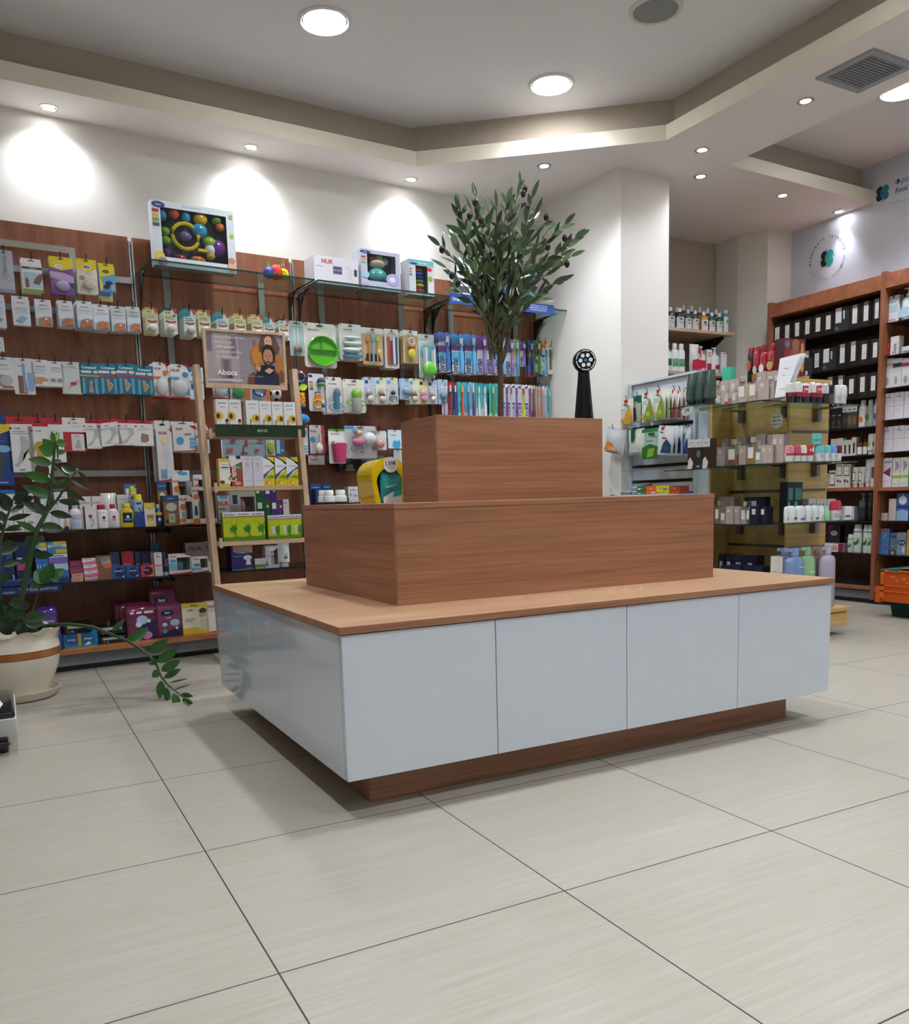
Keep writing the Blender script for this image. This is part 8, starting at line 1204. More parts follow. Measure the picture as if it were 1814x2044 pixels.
["propo","Y",0.837,3.034,0.8975,0.057,0.151,0.05,0.0,"pale lilac throat spray box next to the yellow boxes",12,20,0,0],
["phyto","Y",0.894,3.034,0.8975,0.061,0.147,0.05,0.0,"yellow, blue and white syrup box beside the lilac ones",12,20,0,0],
["phyto","Y",0.958,3.034,0.8975,0.062,0.147,0.05,0.0,"yellow, blue and white syrup box, middle one",12,20,0,0],
["phyto","Y",1.02,3.034,0.8975,0.064,0.146,0.05,0.0,"yellow, blue and white syrup box, by the rack post",12,20,0,0],
["pros","Y",0.668,2.996,0.6195,0.072,0.147,0.055,0.0,"large green ivy leaf box with price sticker",12,20,0,0],
["pros","Y",0.739,2.996,0.6195,0.072,0.147,0.055,0.0,"large green ivy leaf box, middle of three",12,20,0,0],
["pros","Y",0.81,2.996,0.6195,0.073,0.147,0.055,0.0,"large green ivy leaf box, beside the small ones",12,20,0,0],
["pross","Y",0.893,2.996,0.6195,0.063,0.124,0.055,0.0,"small green ivy leaf box beside the large ones",12,20,0,0],
["pross","Y",0.954,2.996,0.6195,0.061,0.125,0.055,0.0,"small green ivy leaf box, middle of three",12,20,0,0],
["pross","Y",1.014,2.996,0.6195,0.061,0.126,0.055,0.0,"small green ivy leaf box by the rack post",12,20,0,0],
["bath","G",0.506,0.13,2.0445,0.443,0.323,0.07,0.0,"large bath toy gift box with yellow net window, highest in the shop",24,1,0,0],
["nukpump","G",1.305,0.1,2.0445,0.287,0.151,0.14,0.0,"wide white breast pump carton on the glass top shelf",2,1,0,0],
["plush","G",1.595,0.1,2.0445,0.272,0.224,0.11,0.0,"silver toy box with plush hedgehog in its window",2,1,0,0],
["stack","G",1.876,0.1,2.0445,0.181,0.206,0.1,0.0,"toy box with rainbow stacking rings",2,1,0,0],
["oralbx","G",2.566,0.12,2.0445,0.128,0.227,0.08,0.0,"blue box behind the olive leaves on the glass shelf",2,1,0,0],
["oralbx","G",2.737,0.16,2.0445,0.146,0.281,0.08,0.0,"dark blue box deeper behind the olive leaves",2,1,0,0],
["wbx","G",2.206,0.12,2.0445,0.112,0.263,0.07,0.0,"white and blue box behind the left olive leaves",2,1,0,0],
["klor","Y",4.174,3.63,2.0125,0.07,0.158,0.05,0.0,"dark plum shampoo bottle with white cap, front row of the alcove",16,24,0,0],
["klor2","Y",4.263,3.63,2.0125,0.076,0.157,0.05,0.0,"navy shampoo bottle with white cap, front row of the alcove",16,24,0,0],
["klor3","Y",4.344,3.63,2.0125,0.067,0.153,0.05,0.0,"olive shampoo bottle with white cap, front row of the alcove",16,24,0,0],
["klor3","Y",4.416,3.63,2.0125,0.064,0.152,0.05,0.0,"pale green shampoo bottle with white cap, front row of the alcove",16,24,0,0],
["klor4","Y",4.505,3.63,2.0125,0.076,0.151,0.05,0.0,"amber shampoo bottle with white cap, front row of the alcove",16,24,0,0],
["klor5","Y",4.585,3.63,2.0125,0.064,0.149,0.05,0.0,"teal-green shampoo bottle with white cap, front row of the alcove",16,24,0,0],
["klor3","Y",4.661,3.63,2.0125,0.065,0.149,0.05,0.0,"clear brown shampoo bottle with white cap, front row of the alcove",16,24,0,0],
["klorc","Y",4.722,3.63,2.0125,0.054,0.173,0.045,0.0,"teal spray can at the end of the alcove row",7,24,0,0],
["klor3","Y",4.355,3.76,2.0125,0.061,0.199,0.05,0.0,"dark shampoo bottle, back row of the alcove, first along",16,24,0,0],
["klor3","Y",4.417,3.76,2.0125,0.062,0.218,0.05,0.0,"dark shampoo bottle, back row of the alcove, second along",16,24,0,0],
["klor3","Y",4.503,3.76,2.0125,0.062,0.218,0.05,0.0,"dark shampoo bottle, back row of the alcove, third along",16,24,0,0],
["klor3","Y",4.584,3.76,2.0125,0.063,0.216,0.05,0.0,"dark shampoo bottle, back row of the alcove, fourth along",16,24,0,0],
["klor3","Y",4.67,3.76,2.0125,0.064,0.214,0.05,0.0,"dark shampoo bottle, back row of the alcove, fifth along",16,24,0,0],
["klor3","Y",4.758,3.76,2.0125,0.065,0.214,0.05,0.0,"dark shampoo bottle, back row of the alcove, sixth along",16,24,0,0],
["pumpw","Y",4.15,3.63,1.7005,0.06,0.21,0.05,0.0,"white pump bottle with dark green label beside the column",1,0,0,0],
["flipg","Y",4.213,3.63,1.7005,0.068,0.208,0.05,0.0,"white bottle with green label, first of two",1,0,0,0],
["flipg","Y",4.277,3.63,1.7005,0.07,0.208,0.05,0.0,"white bottle with green label beside the refill pouch",1,0,0,0],
["redpo","Y",4.384,3.63,1.7005,0.093,0.209,0.06,0.0,"white and red refill pouch in the alcove",1,0,0,0],
["pumpr","Y",4.48,3.63,1.7005,0.078,0.207,0.05,0.0,"white pump bottle with red label",1,0,0,0],
["boxr","Y",4.542,3.63,1.7005,0.056,0.178,0.05,0.0,"white and red box with round emblem",1,0,0,0],
["pumpwh","Y",4.618,3.63,1.7005,0.088,0.204,0.05,0.0,"plain white pump bottle with dark round emblem",1,0,0,0],
["boxw","Y",4.691,3.63,1.7005,0.064,0.166,0.05,0.0,"white box with slanted top at the alcove shelf end",1,0,0,0],
["poy","X",2.933,3.17,1.2227,0.121,0.167,0.03,0.0,"white pouch with yellow pineapple sweets",3,2,0,1],
["pogn","X",2.863,3.2,1.244,0.097,0.161,0.03,0.0,"dark green pouch with a standing figure",3,2,0,1],
["pog","X",2.737,3.17,1.232,0.113,0.179,0.03,0.0,"white pouch with green sweets, nearer the column",3,2,1,1],
["pog","X",2.63,3.17,1.233,0.1,0.182,0.03,0.0,"white pouch with green sweets, nearer the tubes",3,2,2,1],
["por","X",2.557,3.22,1.2314,0.05,0.176,0.03,0.0,"white pouch with brown sweets",3,2,1,1],
["por","X",2.511,3.22,1.227,0.043,0.171,0.03,0.0,"white pouch with brown sweets, last before the tubes",3,2,1,1],
["posil","X",3.003,3.12,1.0584,0.191,0.16,0.03,0.21,"silver pouch with orange label leaning out",3,2,0,1],
["posilp","X",3.01,3.2,1.0495,0.095,0.162,0.03,0.0,"plain silver pouch side behind the orange label one",3,2,1,1],
["pogr2","X",2.82,3.15,1.0386,0.149,0.158,0.03,0.0,"pale pouch with dark green diagonal stripe",3,2,0,1],
["poleaf","X",2.675,3.15,1.0061,0.142,0.181,0.03,0.0,"green leaf bonbon pouch",3,2,0,1],
["pob","X",2.541,3.13,1.0225,0.132,0.17,0.03,0.1,"white and navy mint pouch with red wordmark",3,2,2,1],
["pob2","X",2.49,3.2,1.0237,0.049,0.165,0.03,0.0,"white and blue pouch",3,2,1,1],
["pob2","X",2.451,3.22,1.0171,0.061,0.16,0.03,0.0,"white and blue pouch beside the soap boxes",3,2,0,1],
["tubeg","X",2.355,3.14,1.2785,0.074,0.188,0.05,0.0,"dark grey-green tube nearest the pouches",11,15,0,0],
["tubeg","X",2.285,3.14,1.2785,0.072,0.187,0.05,0.0,"dark grey-green tube in the middle of three",11,15,0,0],
["tubeg","X",2.216,3.14,1.2785,0.075,0.186,0.05,0.0,"dark grey-green tube nearest the perfume",11,15,0,0],
["candl","X",2.324,3.13,0.9315,0.058,0.167,0.05,0.0,"brown and white box with cream swirl, nearest the pouches",18,4,0,0],
["candl2","X",2.267,3.13,0.9315,0.06,0.164,0.05,0.0,"black and white box between two brown ones",18,4,0,0],
["candl","X",2.208,3.13,0.9315,0.059,0.162,0.05,0.0,"brown and white box with cream swirl, nearest the perfume",18,4,0,0],
["tin","X",2.738,3.12,0.7955,0.085,0.052,0.07,0.0,"dark green candy tin beside the round tins",4,26,0,0],
["tino","X",2.65,3.12,0.7955,0.088,0.05,0.07,0.0,"orange candy tin beside the green one",4,26,0,0],
["tiny","X",2.549,3.12,0.7955,0.113,0.049,0.07,0.0,"yellow patterned candy tin",4,26,0,0],
["tinr","X",2.446,3.12,0.7955,0.09,0.045,0.07,0.0,"red candy tin beside the yellow one",4,26,0,0],
["tinb","X",2.362,3.12,0.7955,0.036,0.012,0.05,0.0,"small blue tin at the end of the row",4,26,0,0],
["cjar","X",2.889,3.1,0.7955,0.09,0.024,0.05,0.0,"round silver-lidded tin in front",4,26,0,0],
["cjar","X",2.821,3.12,0.8174,0.063,0.025,0.05,0.0,"round silver-lidded tin stacked on another",4,26,0,0],
["cjar","X",2.821,3.12,0.7955,0.063,0.023,0.05,0.0,"round silver-lidded tin under its twin",4,26,0,0],
["cjar","X",2.834,3.22,0.8392,0.063,0.027,0.05,0.0,"round silver-lidded tin behind the green tin",4,26,0,0],
["wcart","X",3.072,3.24,0.7955,0.11,0.09,0.06,0.0,"tilted white carton with black print",4,26,0,0],
["wcart","X",3.016,3.26,0.7955,0.063,0.088,0.04,0.0,"narrow white carton behind the round tins",4,26,0,0],
["pg1","X",2.321,3.3,1.2805,0.064,0.147,0.03,0.0,"tall yellow perfume bottle at the tubes",14,22,0,0],
["pg2","X",2.231,3.3,1.2805,0.035,0.091,0.03,0.0,"small orange perfume bottle, top glass",14,22,0,0],
["pg3","X",2.29,3.3,1.2805,0.035,0.092,0.03,0.0,"small clear perfume bottle, top glass",14,22,0,0],
["pg3","X",2.174,3.3,1.2805,0.035,0.091,0.03,0.0,"small clear perfume bottle beside the orange one",14,22,0,0],
["pg3","X",2.12,3.3,1.2805,0.066,0.145,0.03,0.0,"tall clear perfume bottle, top glass",14,22,0,0],
["pg5","X",2.044,3.3,1.2805,0.062,0.142,0.03,0.0,"tall amber perfume bottle, top glass",14,22,0,0],
["pfb","X",1.97,3.3,1.2805,0.078,0.104,0.045,0.0,"mauve perfume box in front, top glass",14,22,0,0],
["pfb","X",1.922,3.31,1.2805,0.035,0.093,0.045,0.0,"mauve perfume box side, second in front",14,22,0,0],
["pfb","X",1.915,3.34,1.2805,0.035,0.145,0.045,0.0,"tall mauve perfume box by the paper sheets",14,22,0,0],
["pfb","X",2.005,3.4,1.2805,0.064,0.159,0.045,0.0,"tall mauve box behind the front boxes",14,22,0,0],
["pfb","X",2.096,3.42,1.2805,0.077,0.168,0.045,0.0,"mauve box deeper on the top glass",14,22,0,0],
["pfb","X",2.291,3.42,1.2805,0.078,0.157,0.045,0.0,"mauve box behind the orange bottle",14,22,0,0],
["pfb","X",2.375,3.43,1.2805,0.071,0.159,0.045,0.0,"mauve box behind the small clear bottle",14,22,0,0],
["pg3","X",2.32,3.3,0.9435,0.044,0.105,0.03,0.0,"small clear perfume bottle, middle glass end",14,22,0,0],
["pfb","X",2.277,3.31,0.9435,0.059,0.107,0.045,0.0,"mauve box beside the small clear bottle",14,22,0,0],
["pg2","X",2.186,3.3,0.9435,0.076,0.146,0.04,0.0,"large orange perfume bottle, middle glass",14,22,0,0],
["pfb","X",2.107,3.3,0.9435,0.054,0.102,0.045,0.0,"mauve box between the two large bottles",14,22,0,0],
["pg4","X",2.048,3.3,0.9435,0.064,0.149,0.04,0.0,"large amber perfume bottle, middle glass",14,22,0,0],
["pg3","X",1.996,3.3,0.9435,0.044,0.098,0.03,0.0,"small clear bottle beside the large amber one",14,22,0,0],
["pfb","X",1.96,3.31,0.9435,0.046,0.1,0.045,0.0,"mauve box front, middle glass",14,22,0,0],
["pfb","X",1.92,3.31,0.9435,0.035,0.097,0.045,0.0,"mauve box side, middle glass",14,22,0,0],
["pfb","X",1.904,3.33,0.9435,0.044,0.15,0.045,0.0,"tall mauve box, middle glass",14,22,0,0],
["pfb","X",1.867,3.33,0.9435,0.033,0.15,0.045,0.0,"tall mauve box at the panel, middle glass",14,22,0,0],
["pfb","X",2.004,3.42,0.9435,0.083,0.16,0.045,0.0,"tall mauve box with label, back row",14,22,0,0],
["pfb","X",2.1,3.43,0.9435,0.078,0.166,0.045,0.0,"mauve box with label behind the clear bottle",14,22,0,0],
["pfb","X",2.242,3.43,0.9435,0.08,0.164,0.045,0.0,"mauve box with label behind the gap",14,22,0,0],
["pfb","X",2.365,3.43,0.9435,0.058,0.163,0.045,0.0,"mauve box behind the large orange bottle",14,22,0,0],
["pg2","X",2.291,3.3,0.6155,0.038,0.134,0.03,0.0,"orange perfume bottle cut by the island box",14,22,0,0],
["pg5","X",2.247,3.3,0.6155,0.043,0.099,0.03,0.0,"small brown perfume bottle, low glass",14,22,0,0],
["pfb","X",2.196,3.3,0.6155,0.059,0.101,0.045,0.0,"mauve box, low glass",14,22,0,0],
["pfb","X",2.151,3.31,0.6155,0.051,0.099,0.045,0.0,"mauve box side, low glass",14,22,0,0],
["pg3","X",2.094,3.3,0.6155,0.042,0.126,0.03,0.0,"clear perfume bottle by the navy boxes",14,22,0,0],
["pgk","X",2.059,3.3,0.6155,0.027,0.126,0.03,0.0,"dark-necked perfume bottle by the navy boxes",14,22,0,0],
["pfn","X",2.012,3.3,0.6155,0.066,0.1,0.045,0.0,"navy perfume box in front",14,22,0,0],
["pfn","X",1.96,3.31,0.6155,0.055,0.098,0.045,0.0,"navy perfume box side in front",14,22,0,0],
["pfn","X",2.125,3.42,0.6155,0.15,0.149,0.045,0.0,"tall navy perfume box behind",14,22,0,0],
["pfb","X",2.356,3.42,0.6155,0.087,0.154,0.045,0.0,"mauve box behind the small brown bottle",14,22,0,0],
["pfb","X",2.294,3.42,0.6155,0.036,0.152,0.045,0.0,"narrow mauve box, low glass back",14,22,0,0],
["pfn","X",2.349,3.4,0.1555,0.052,0.277,0.06,0.0,"navy box, back row on the unit base, first",14,22,0,0],
["pfn","X",2.288,3.4,0.1555,0.06,0.277,0.06,0.0,"navy box, back row on the unit base, second",14,22,0,0],
["pfn","X",2.192,3.38,0.1555,0.09,0.278,0.06,0.0,"navy box, back row on the unit base, third",14,22,0,0],
["pfn","X",2.105,3.38,0.1555,0.085,0.28,0.06,0.0,"navy box, back row on the unit base, last",14,22,0,0],
["pfn","X",2.219,3.3,0.1555,0.075,0.221,0.06,0.0,"low navy box in front on the unit base, first",14,22,0,0],
["pfn","X",2.136,3.3,0.1555,0.076,0.231,0.06,0.0,"low navy box in front on the unit base, second",14,22,0,0],
["pfn","X",2.057,3.3,0.1555,0.067,0.23,0.06,0.0,"low navy box in front on the unit base, third",14,22,0,0],
["pfn","X",1.985,3.3,0.1555,0.069,0.233,0.06,0.0,"low navy box in front on the unit base, last",14,22,0,0],
["pfw","X",1.886,3.32,0.1555,0.052,0.289,0.06,0.0,"cream white box on the unit base",14,22,0,0],
["pfw","X",1.846,3.32,0.1555,0.029,0.288,0.06,0.0,"cream white box beside the end panel",14,22,0,0],
["deoN","Y",3.271,1.745,1.2435,0.051,0.097,0.04,0.0,"black deodorant roll-on nearest the panel edge, top glass",6,5,0,0],
["deoN","Y",3.327,1.745,1.2435,0.054,0.105,0.04,0.0,"black deodorant roll-on, second along, top glass",6,5,0,0],
["deoS","Y",3.381,1.745,1.2435,0.063,0.099,0.04,0.0,"black deodorant with red sticker, top glass",6,5,0,0],
["deoN","Y",3.435,1.745,1.2435,0.039,0.106,0.04,0.0,"black deodorant between the stickered ones",6,5,0,0],
["deoS","Y",3.482,1.745,1.2435,0.061,0.103,0.04,0.0,"black deodorant with red sticker, farther from the panel",6,5,0,0],
["deoK","Y",3.531,1.745,1.2435,0.04,0.102,0.04,0.0,"black deodorant with grey cap",6,5,0,0],
["deoK2","Y",3.573,1.745,1.2435,0.043,0.099,0.04,0.0,"brown-grey deodorant with black cap",6,5,0,0],
["vwh","Y",3.621,1.745,1.2435,0.051,0.098,0.04,0.0,"white deodorant with printed letter",6,5,0,0],
["vwh","Y",3.671,1.745,1.2435,0.05,0.1,0.04,0.0,"white deodorant at the glass end",6,5,0,0],
["deoP","Y",3.274,1.745,0.9435,0.059,0.084,0.04,0.0,"pink-capped deodorant, middle glass",6,5,0,0],
["deoR","Y",3.328,1.745,0.9435,0.05,0.084,0.04,0.0,"coral-capped deodorant, middle glass",6,5,0,0],
["deoW","Y",3.375,1.745,0.9435,0.043,0.085,0.04,0.0,"cream-capped deodorant, middle glass",6,5,0,0],
["deoR2","Y",3.424,1.745,0.9435,0.055,0.085,0.04,0.0,"red-stickered deodorant, middle glass",6,5,0,0],
["deoT","Y",3.502,1.745,0.9435,0.069,0.086,0.04,0.0,"turquoise-capped deodorant, middle glass, wide one",6,5,0,0],
["deoT","Y",3.56,1.745,0.9435,0.05,0.086,0.04,0.0,"turquoise-capped deodorant beside the blue one",6,5,0,0],
["deoB","Y",3.607,1.745,0.9435,0.047,0.086,0.04,0.0,"blue-capped deodorant beside the turquoise ones",6,5,0,0],
["deoM","Y",3.648,1.745,0.9435,0.039,0.084,0.04,0.0,"dark red-capped deodorant at the glass end",6,5,0,0],
["deoTub","Y",3.483,1.75,1.0308,0.073,0.059,0.04,0.0,"turquoise deodorant standing on the caps of the others",6,5,0,0],
["dnat","Y",3.25,1.745,0.6285,0.023,0.085,0.045,0.0,"white dome deodorant cut by the panel edge",6,5,0,0],
["dnat","Y",3.297,1.745,0.6285,0.068,0.088,0.045,0.0,"white dome deodorant with red mark",6,5,0,0],
["dnat2","Y",3.367,1.745,0.6285,0.069,0.087,0.045,0.0,"white dome deodorant with purple mark",6,5,0,0],
["dnat3","Y",3.427,1.745,0.6285,0.05,0.086,0.045,0.0,"white dome deodorant with yellow mark",6,5,0,0],
["dnat4","Y",3.476,1.745,0.6285,0.048,0.085,0.045,0.0,"white dome deodorant with dark green mark",6,5,0,0],
["dnat5","Y",3.522,1.745,0.6285,0.048,0.084,0.045,0.0,"white dome deodorant with lime mark",6,5,0,0],
["dgre","Y",3.567,1.745,0.6285,0.036,0.08,0.045,0.0,"small light green bottle",6,5,0,0],
["dred","Y",3.645,1.745,0.6285,0.081,0.108,0.045,0.0,"white deodorant with crimson cap",6,5,0,0],
["wbx","Y",3.72,1.745,0.6285,0.06,0.073,0.045,0.0,"white carton at the glass end",2,5,0,0],
["skin","Y",3.459,1.86,0.6285,0.07,0.211,0.05,0.0,"black and teal skin care box",2,5,0,0],
["skin","Y",3.4,1.86,0.6285,0.05,0.212,0.05,0.0,"black box beside the black and teal one",2,5,0,0],
["strip","Y",3.575,1.86,0.6285,0.061,0.119,0.05,0.0,"pale striped box behind the dome deodorants",2,5,0,0],
["strip","Y",3.649,1.86,0.6285,0.083,0.114,0.05,0.0,"pale striped box behind the yellow mark",2,5,0,0],
["strip","Y",3.729,1.86,0.6285,0.069,0.114,0.05,0.0,"pale striped box with green behind the lime mark",2,5,0,0],
["pbl","Y",3.372,1.83,0.1555,0.093,0.34,0.07,0.0,"blue pump bottle standing behind the other blue one",19,19,0,0],
["pbl","Y",3.366,1.76,0.1555,0.13,0.341,0.07,0.0,"blue pump bottle in front",19,19,0,0],
["pgr","Y",3.513,1.8,0.1555,0.111,0.338,0.07,0.0,"pale green pump bottle",19,19,0,0],
["ppk","Y",3.648,1.84,0.1555,0.111,0.332,0.07,0.0,"dusty pink pump bottle",19,19,0,0],
["pll","Y",3.625,1.76,0.1555,0.11,0.336,0.07,0.0,"pale lilac pump bottle at the base corner",19,19,0,0],
["oldk","X",2.317,3.56,1.4205,0.041,0.201,0.05,0.0,"black and red spray can, outermost",22,23,0,0],
["oldr","X",2.273,3.56,1.4205,0.048,0.201,0.05,0.0,"red spray can with navy label",22,23,0,0],
["oldr2","X",2.224,3.56,1.4205,0.05,0.203,0.05,0.0,"red shower gel bottle with silver label",22,23,0,0],
["oldr3","X",2.163,3.56,1.4205,0.065,0.202,0.05,0.0,"red shower gel bottle with pineapple label",22,23,0,0],
["oldr4","X",2.133,3.6,1.4205,0.071,0.216,0.05,0.0,"red shower gel bottle with yellow round sticker",22,23,0,0],
["oldbox","Y",3.628,2.05,1.4205,0.175,0.21,0.06,0.0,"dark red gift box with bearded figure and gold trophy",2,23,0,0],
["darkp","Y",3.741,2.05,1.4205,0.062,0.113,0.06,0.0,"black perfume box with a white letter",2,23,0,0],
["vich","R",3.34,0.04,1.8845,0.098,0.156,0.05,0.0,"black box with white card face, first along the topmost dark row",10,3,0,0],
["vich","R",3.247,0.04,1.8845,0.089,0.154,0.05,0.0,"black box with white card face, second along the topmost dark row",10,3,0,0],
["vich","R",3.157,0.04,1.8845,0.086,0.155,0.05,0.0,"black box with white card face, third along the topmost dark row",10,3,0,0],
["vich","R",3.066,0.04,1.8845,0.087,0.152,0.05,0.0,"black box with white card face, fourth along the topmost dark row",10,3,0,0],
["vich","R",2.975,0.04,1.8845,0.088,0.155,0.05,0.0,"black box with white card face, fifth along the topmost dark row",10,3,0,0],
["vich","R",2.889,0.04,1.8845,0.089,0.154,0.05,0.0,"black box with white card face, sixth along the topmost dark row",10,3,0,0],
["vichs","R",2.78,0.04,1.8845,0.123,0.163,0.05,0.0,"black kit box with lowered white face, topmost dark row",10,3,0,0],
["vicht","R",2.676,0.04,1.8845,0.087,0.159,0.05,0.0,"black box with white card face, eighth along the topmost dark row",10,3,0,0],
["vicht","R",2.59,0.04,1.8845,0.082,0.162,0.05,0.0,"black box with white card face, ninth along the topmost dark row",10,3,0,0],
["vicht","R",2.509,0.04,1.8845,0.067,0.163,0.05,0.0,"black box with white card face, tenth along the topmost dark row",10,3,0,0],
["vicht","R",3.065,0.04,1.6325,0.079,0.165,0.05,0.0,"black box with white card face, first along the second dark row",10,3,0,0],
["vich","R",2.977,0.04,1.6325,0.087,0.161,0.05,0.0,"black box with white card face, second along the second dark row",10,3,0,0],
["vichs","R",2.872,0.04,1.6325,0.123,0.153,0.05,0.0,"black kit box with lowered white face, second dark row",10,3,0,0],
["vicht","R",2.766,0.04,1.6325,0.088,0.164,0.05,0.0,"black box with white card face, fourth along the second dark row",10,3,0,0],
["vicht","R",2.679,0.04,1.6325,0.084,0.167,0.05,0.0,"black box with white card face, fifth along the second dark row",10,3,0,0],
["vich","R",2.594,0.04,1.6325,0.083,0.16,0.05,0.0,"black box with white card face, sixth along the second dark row",10,3,0,0],
["vich","R",2.511,0.04,1.6325,0.076,0.157,0.05,0.0,"black box with white card face, seventh along the second dark row",10,3,0,0],
["vicht","R",2.859,0.04,1.4155,0.085,0.171,0.05,0.0,"black box with white card face, first along the third dark row",10,3,0,0],
["vicht","R",2.772,0.04,1.4155,0.083,0.169,0.05,0.0,"black box with white card face, second along the third dark row",10,3,0,0],
["vich","R",2.685,0.04,1.4155,0.084,0.157,0.05,0.0,"black box with white card face, third along the third dark row",10,3,0,0],
["vichr","R",2.599,0.04,1.4155,0.082,0.16,0.05,0.0,"black box with white card face, fourth along the third dark row",10,3,0,0],
["vich","R",2.517,0.04,1.4155,0.078,0.155,0.05,0.0,"black box with white card face, fifth along the third dark row",10,3,0,0],
["slw","R",2.904,0.05,1.2125,0.044,0.157,0.04,0.0,"slim white box beside the black hair dyes",5,10,0,0],
["blkp","R",2.868,0.05,1.2125,0.042,0.164,0.04,0.0,"black box with pink print",5,10,0,0],
["blkp","R",2.825,0.05,1.2125,0.045,0.162,0.04,0.0,"black hair dye box with green bar, first",5,10,0,0],
["blkp","R",2.78,0.05,1.2125,0.044,0.159,0.04,0.0,"black hair dye box with green bar, second",5,10,0,0],
["blkg2","R",2.736,0.05,1.2125,0.04,0.159,0.04,0.0,"black box with white and green top",5,10,0,0],
["blkg","R",2.696,0.05,1.2125,0.04,0.157,0.04,0.0,"brown box with white and green top, first",5,10,0,0],
["blkg","R",2.657,0.05,1.2125,0.039,0.156,0.04,0.0,"brown box with white and green top, second",5,10,0,0],
["wor","R",2.609,0.05,1.2125,0.062,0.185,0.05,0.0,"white bottle with orange disc",5,10,0,0],
["wgr","R",2.55,0.05,1.2125,0.06,0.182,0.05,0.0,"grey bottle with green disc",5,10,0,0],
["wbl","R",2.502,0.05,1.2125,0.034,0.184,0.05,0.0,"pale bottle with violet disc",5,10,0,0],
["wb1","R",2.817,0.05,1.0225,0.056,0.127,0.04,0.0,"white box with black stripe behind the turquoise caps",5,7,0,0],
["wb1","R",2.766,0.05,1.0225,0.046,0.129,0.04,0.0,"white box beside the black-striped one",5,7,0,0],
["wb2","R",2.724,0.05,1.0225,0.036,0.112,0.04,0.0,"white box with dark upright bar, first",5,7,0,0],
["wb2","R",2.689,0.05,1.0225,0.034,0.112,0.04,0.0,"white box with dark upright bar, second",5,7,0,0],
["wb2","R",2.655,0.05,1.0225,0.036,0.127,0.04,0.0,"white box with dark upright bar, third",5,7,0,0],
["drp","R",2.617,0.05,1.0225,0.041,0.114,0.03,0.0,"amber dropper bottle, first",5,7,0,0],
["drp","R",2.575,0.05,1.0225,0.038,0.113,0.03,0.0,"amber dropper bottle, second",5,7,0,0],
["lim","R",2.532,0.05,1.0225,0.045,0.141,0.03,0.0,"white tube with lime disc",5,7,0,0],
["limr","R",2.5,0.05,1.0225,0.038,0.141,0.03,0.0,"white tube with plum disc",5,7,0,0],
["kors","R",2.89,0.05,0.8605,0.068,0.047,0.05,0.0,"cream square box with black frame, upper of two",5,14,0,0],
["kors","R",2.889,0.05,0.8035,0.068,0.056,0.05,0.0,"cream square box with black frame, lower of two",5,14,0,0],
["kors","R",2.823,0.05,0.8035,0.057,0.124,0.05,0.0,"cream upright box with black frame",5,14,0,0],
["kor","R",2.767,0.05,0.8035,0.056,0.165,0.05,0.0,"tall cream box with black frame and dark flowers, first",5,14,0,0],
["kor","R",2.709,0.05,0.8035,0.065,0.161,0.05,0.0,"tall cream box with black frame and dark flowers, second",5,14,0,0],
["korp","R",2.641,0.05,0.8035,0.046,0.139,0.03,0.0,"white tube with black-framed label, first",5,14,0,0],
["korp","R",2.592,0.05,0.8035,0.048,0.139,0.03,0.0,"white tube with black-framed label, second",5,14,0,0],
["wt","R",2.543,0.05,0.8035,0.045,0.188,0.03,0.0,"tall white tube with blue tint",5,14,0,0],
["brt","R",2.5,0.05,0.8035,0.029,0.192,0.05,0.0,"white box with brown panel",5,14,0,0],
["pdk","R",2.593,0.06,0.5685,0.059,0.195,0.06,0.0,"dark glass pump bottle, nearer the white carton",21,8,0,0],
["pdk","R",2.565,0.1,0.5685,0.055,0.196,0.06,0.0,"dark glass pump bottle, in the shadow",21,8,0,0],
["white","R",2.681,0.06,0.5685,0.08,0.101,0.05,0.0,"white carton with grey bar on the low glass",21,8,0,0],
["gill","R",2.669,0.05,0.3465,0.046,0.127,0.05,0.0,"short white can with green leaf",21,12,0,0],
["gill","R",2.615,0.05,0.3465,0.066,0.197,0.05,0.0,"tall white can with green leaf, beside the short one",21,12,0,0],
["gill","R",2.546,0.05,0.3465,0.046,0.197,0.05,0.0,"tall white can with green leaf, middle",21,12,0,0],
["gill","R",2.51,0.05,0.3465,0.036,0.195,0.05,0.0,"tall white can with green leaf by the upright",21,12,0,0],
["strips","R",2.819,0.05,0.3394,0.217,0.065,0.05,0.0,"long white carton with red end",21,12,0,0],
["veet","R",2.928,0.1,0.4001,0.082,0.13,0.05,0.0,"dark box with pale disc, nearer the yellow unit",21,12,0,0],
["veet","R",2.834,0.1,0.4031,0.103,0.133,0.05,0.0,"dark box with pale disc, second one",21,12,0,0],
["rx1","R",2.392,0.05,1.8725,0.076,0.17,0.05,0.0,"white and blue lotion box, highest shelf",5,9,0,0],
["pumpbl","R",2.307,0.05,1.8725,0.09,0.211,0.06,0.0,"white pump bottle with blue wave, highest shelf",5,9,0,0],
["redsq","R",2.431,0.05,1.7106,0.046,0.035,0.05,0.0,"small dark red box, upper of two",5,9,0,0],
["redsq","R",2.429,0.05,1.6605,0.046,0.05,0.05,0.0,"small dark red box, lower of two",5,9,0,0],
["duct","R",2.375,0.05,1.6605,0.061,0.121,0.05,0.0,"white upright box with vertical lettering",5,9,0,0],
["white","R",2.286,0.05,1.6605,0.074,0.044,0.05,0.0,"small white carton beside the lettered box",5,9,0,0],
["slim","R",2.413,0.05,1.4505,0.067,0.195,0.05,0.0,"white box with mauve bar and grey oval",5,9,0,0],
["slimk","R",2.35,0.05,1.4505,0.064,0.186,0.05,0.0,"white box with black bar and grey oval",5,9,0,0],
["slimm","R",2.281,0.05,1.4505,0.072,0.177,0.05,0.0,"white box with magenta bar and grey oval",5,9,0,0],
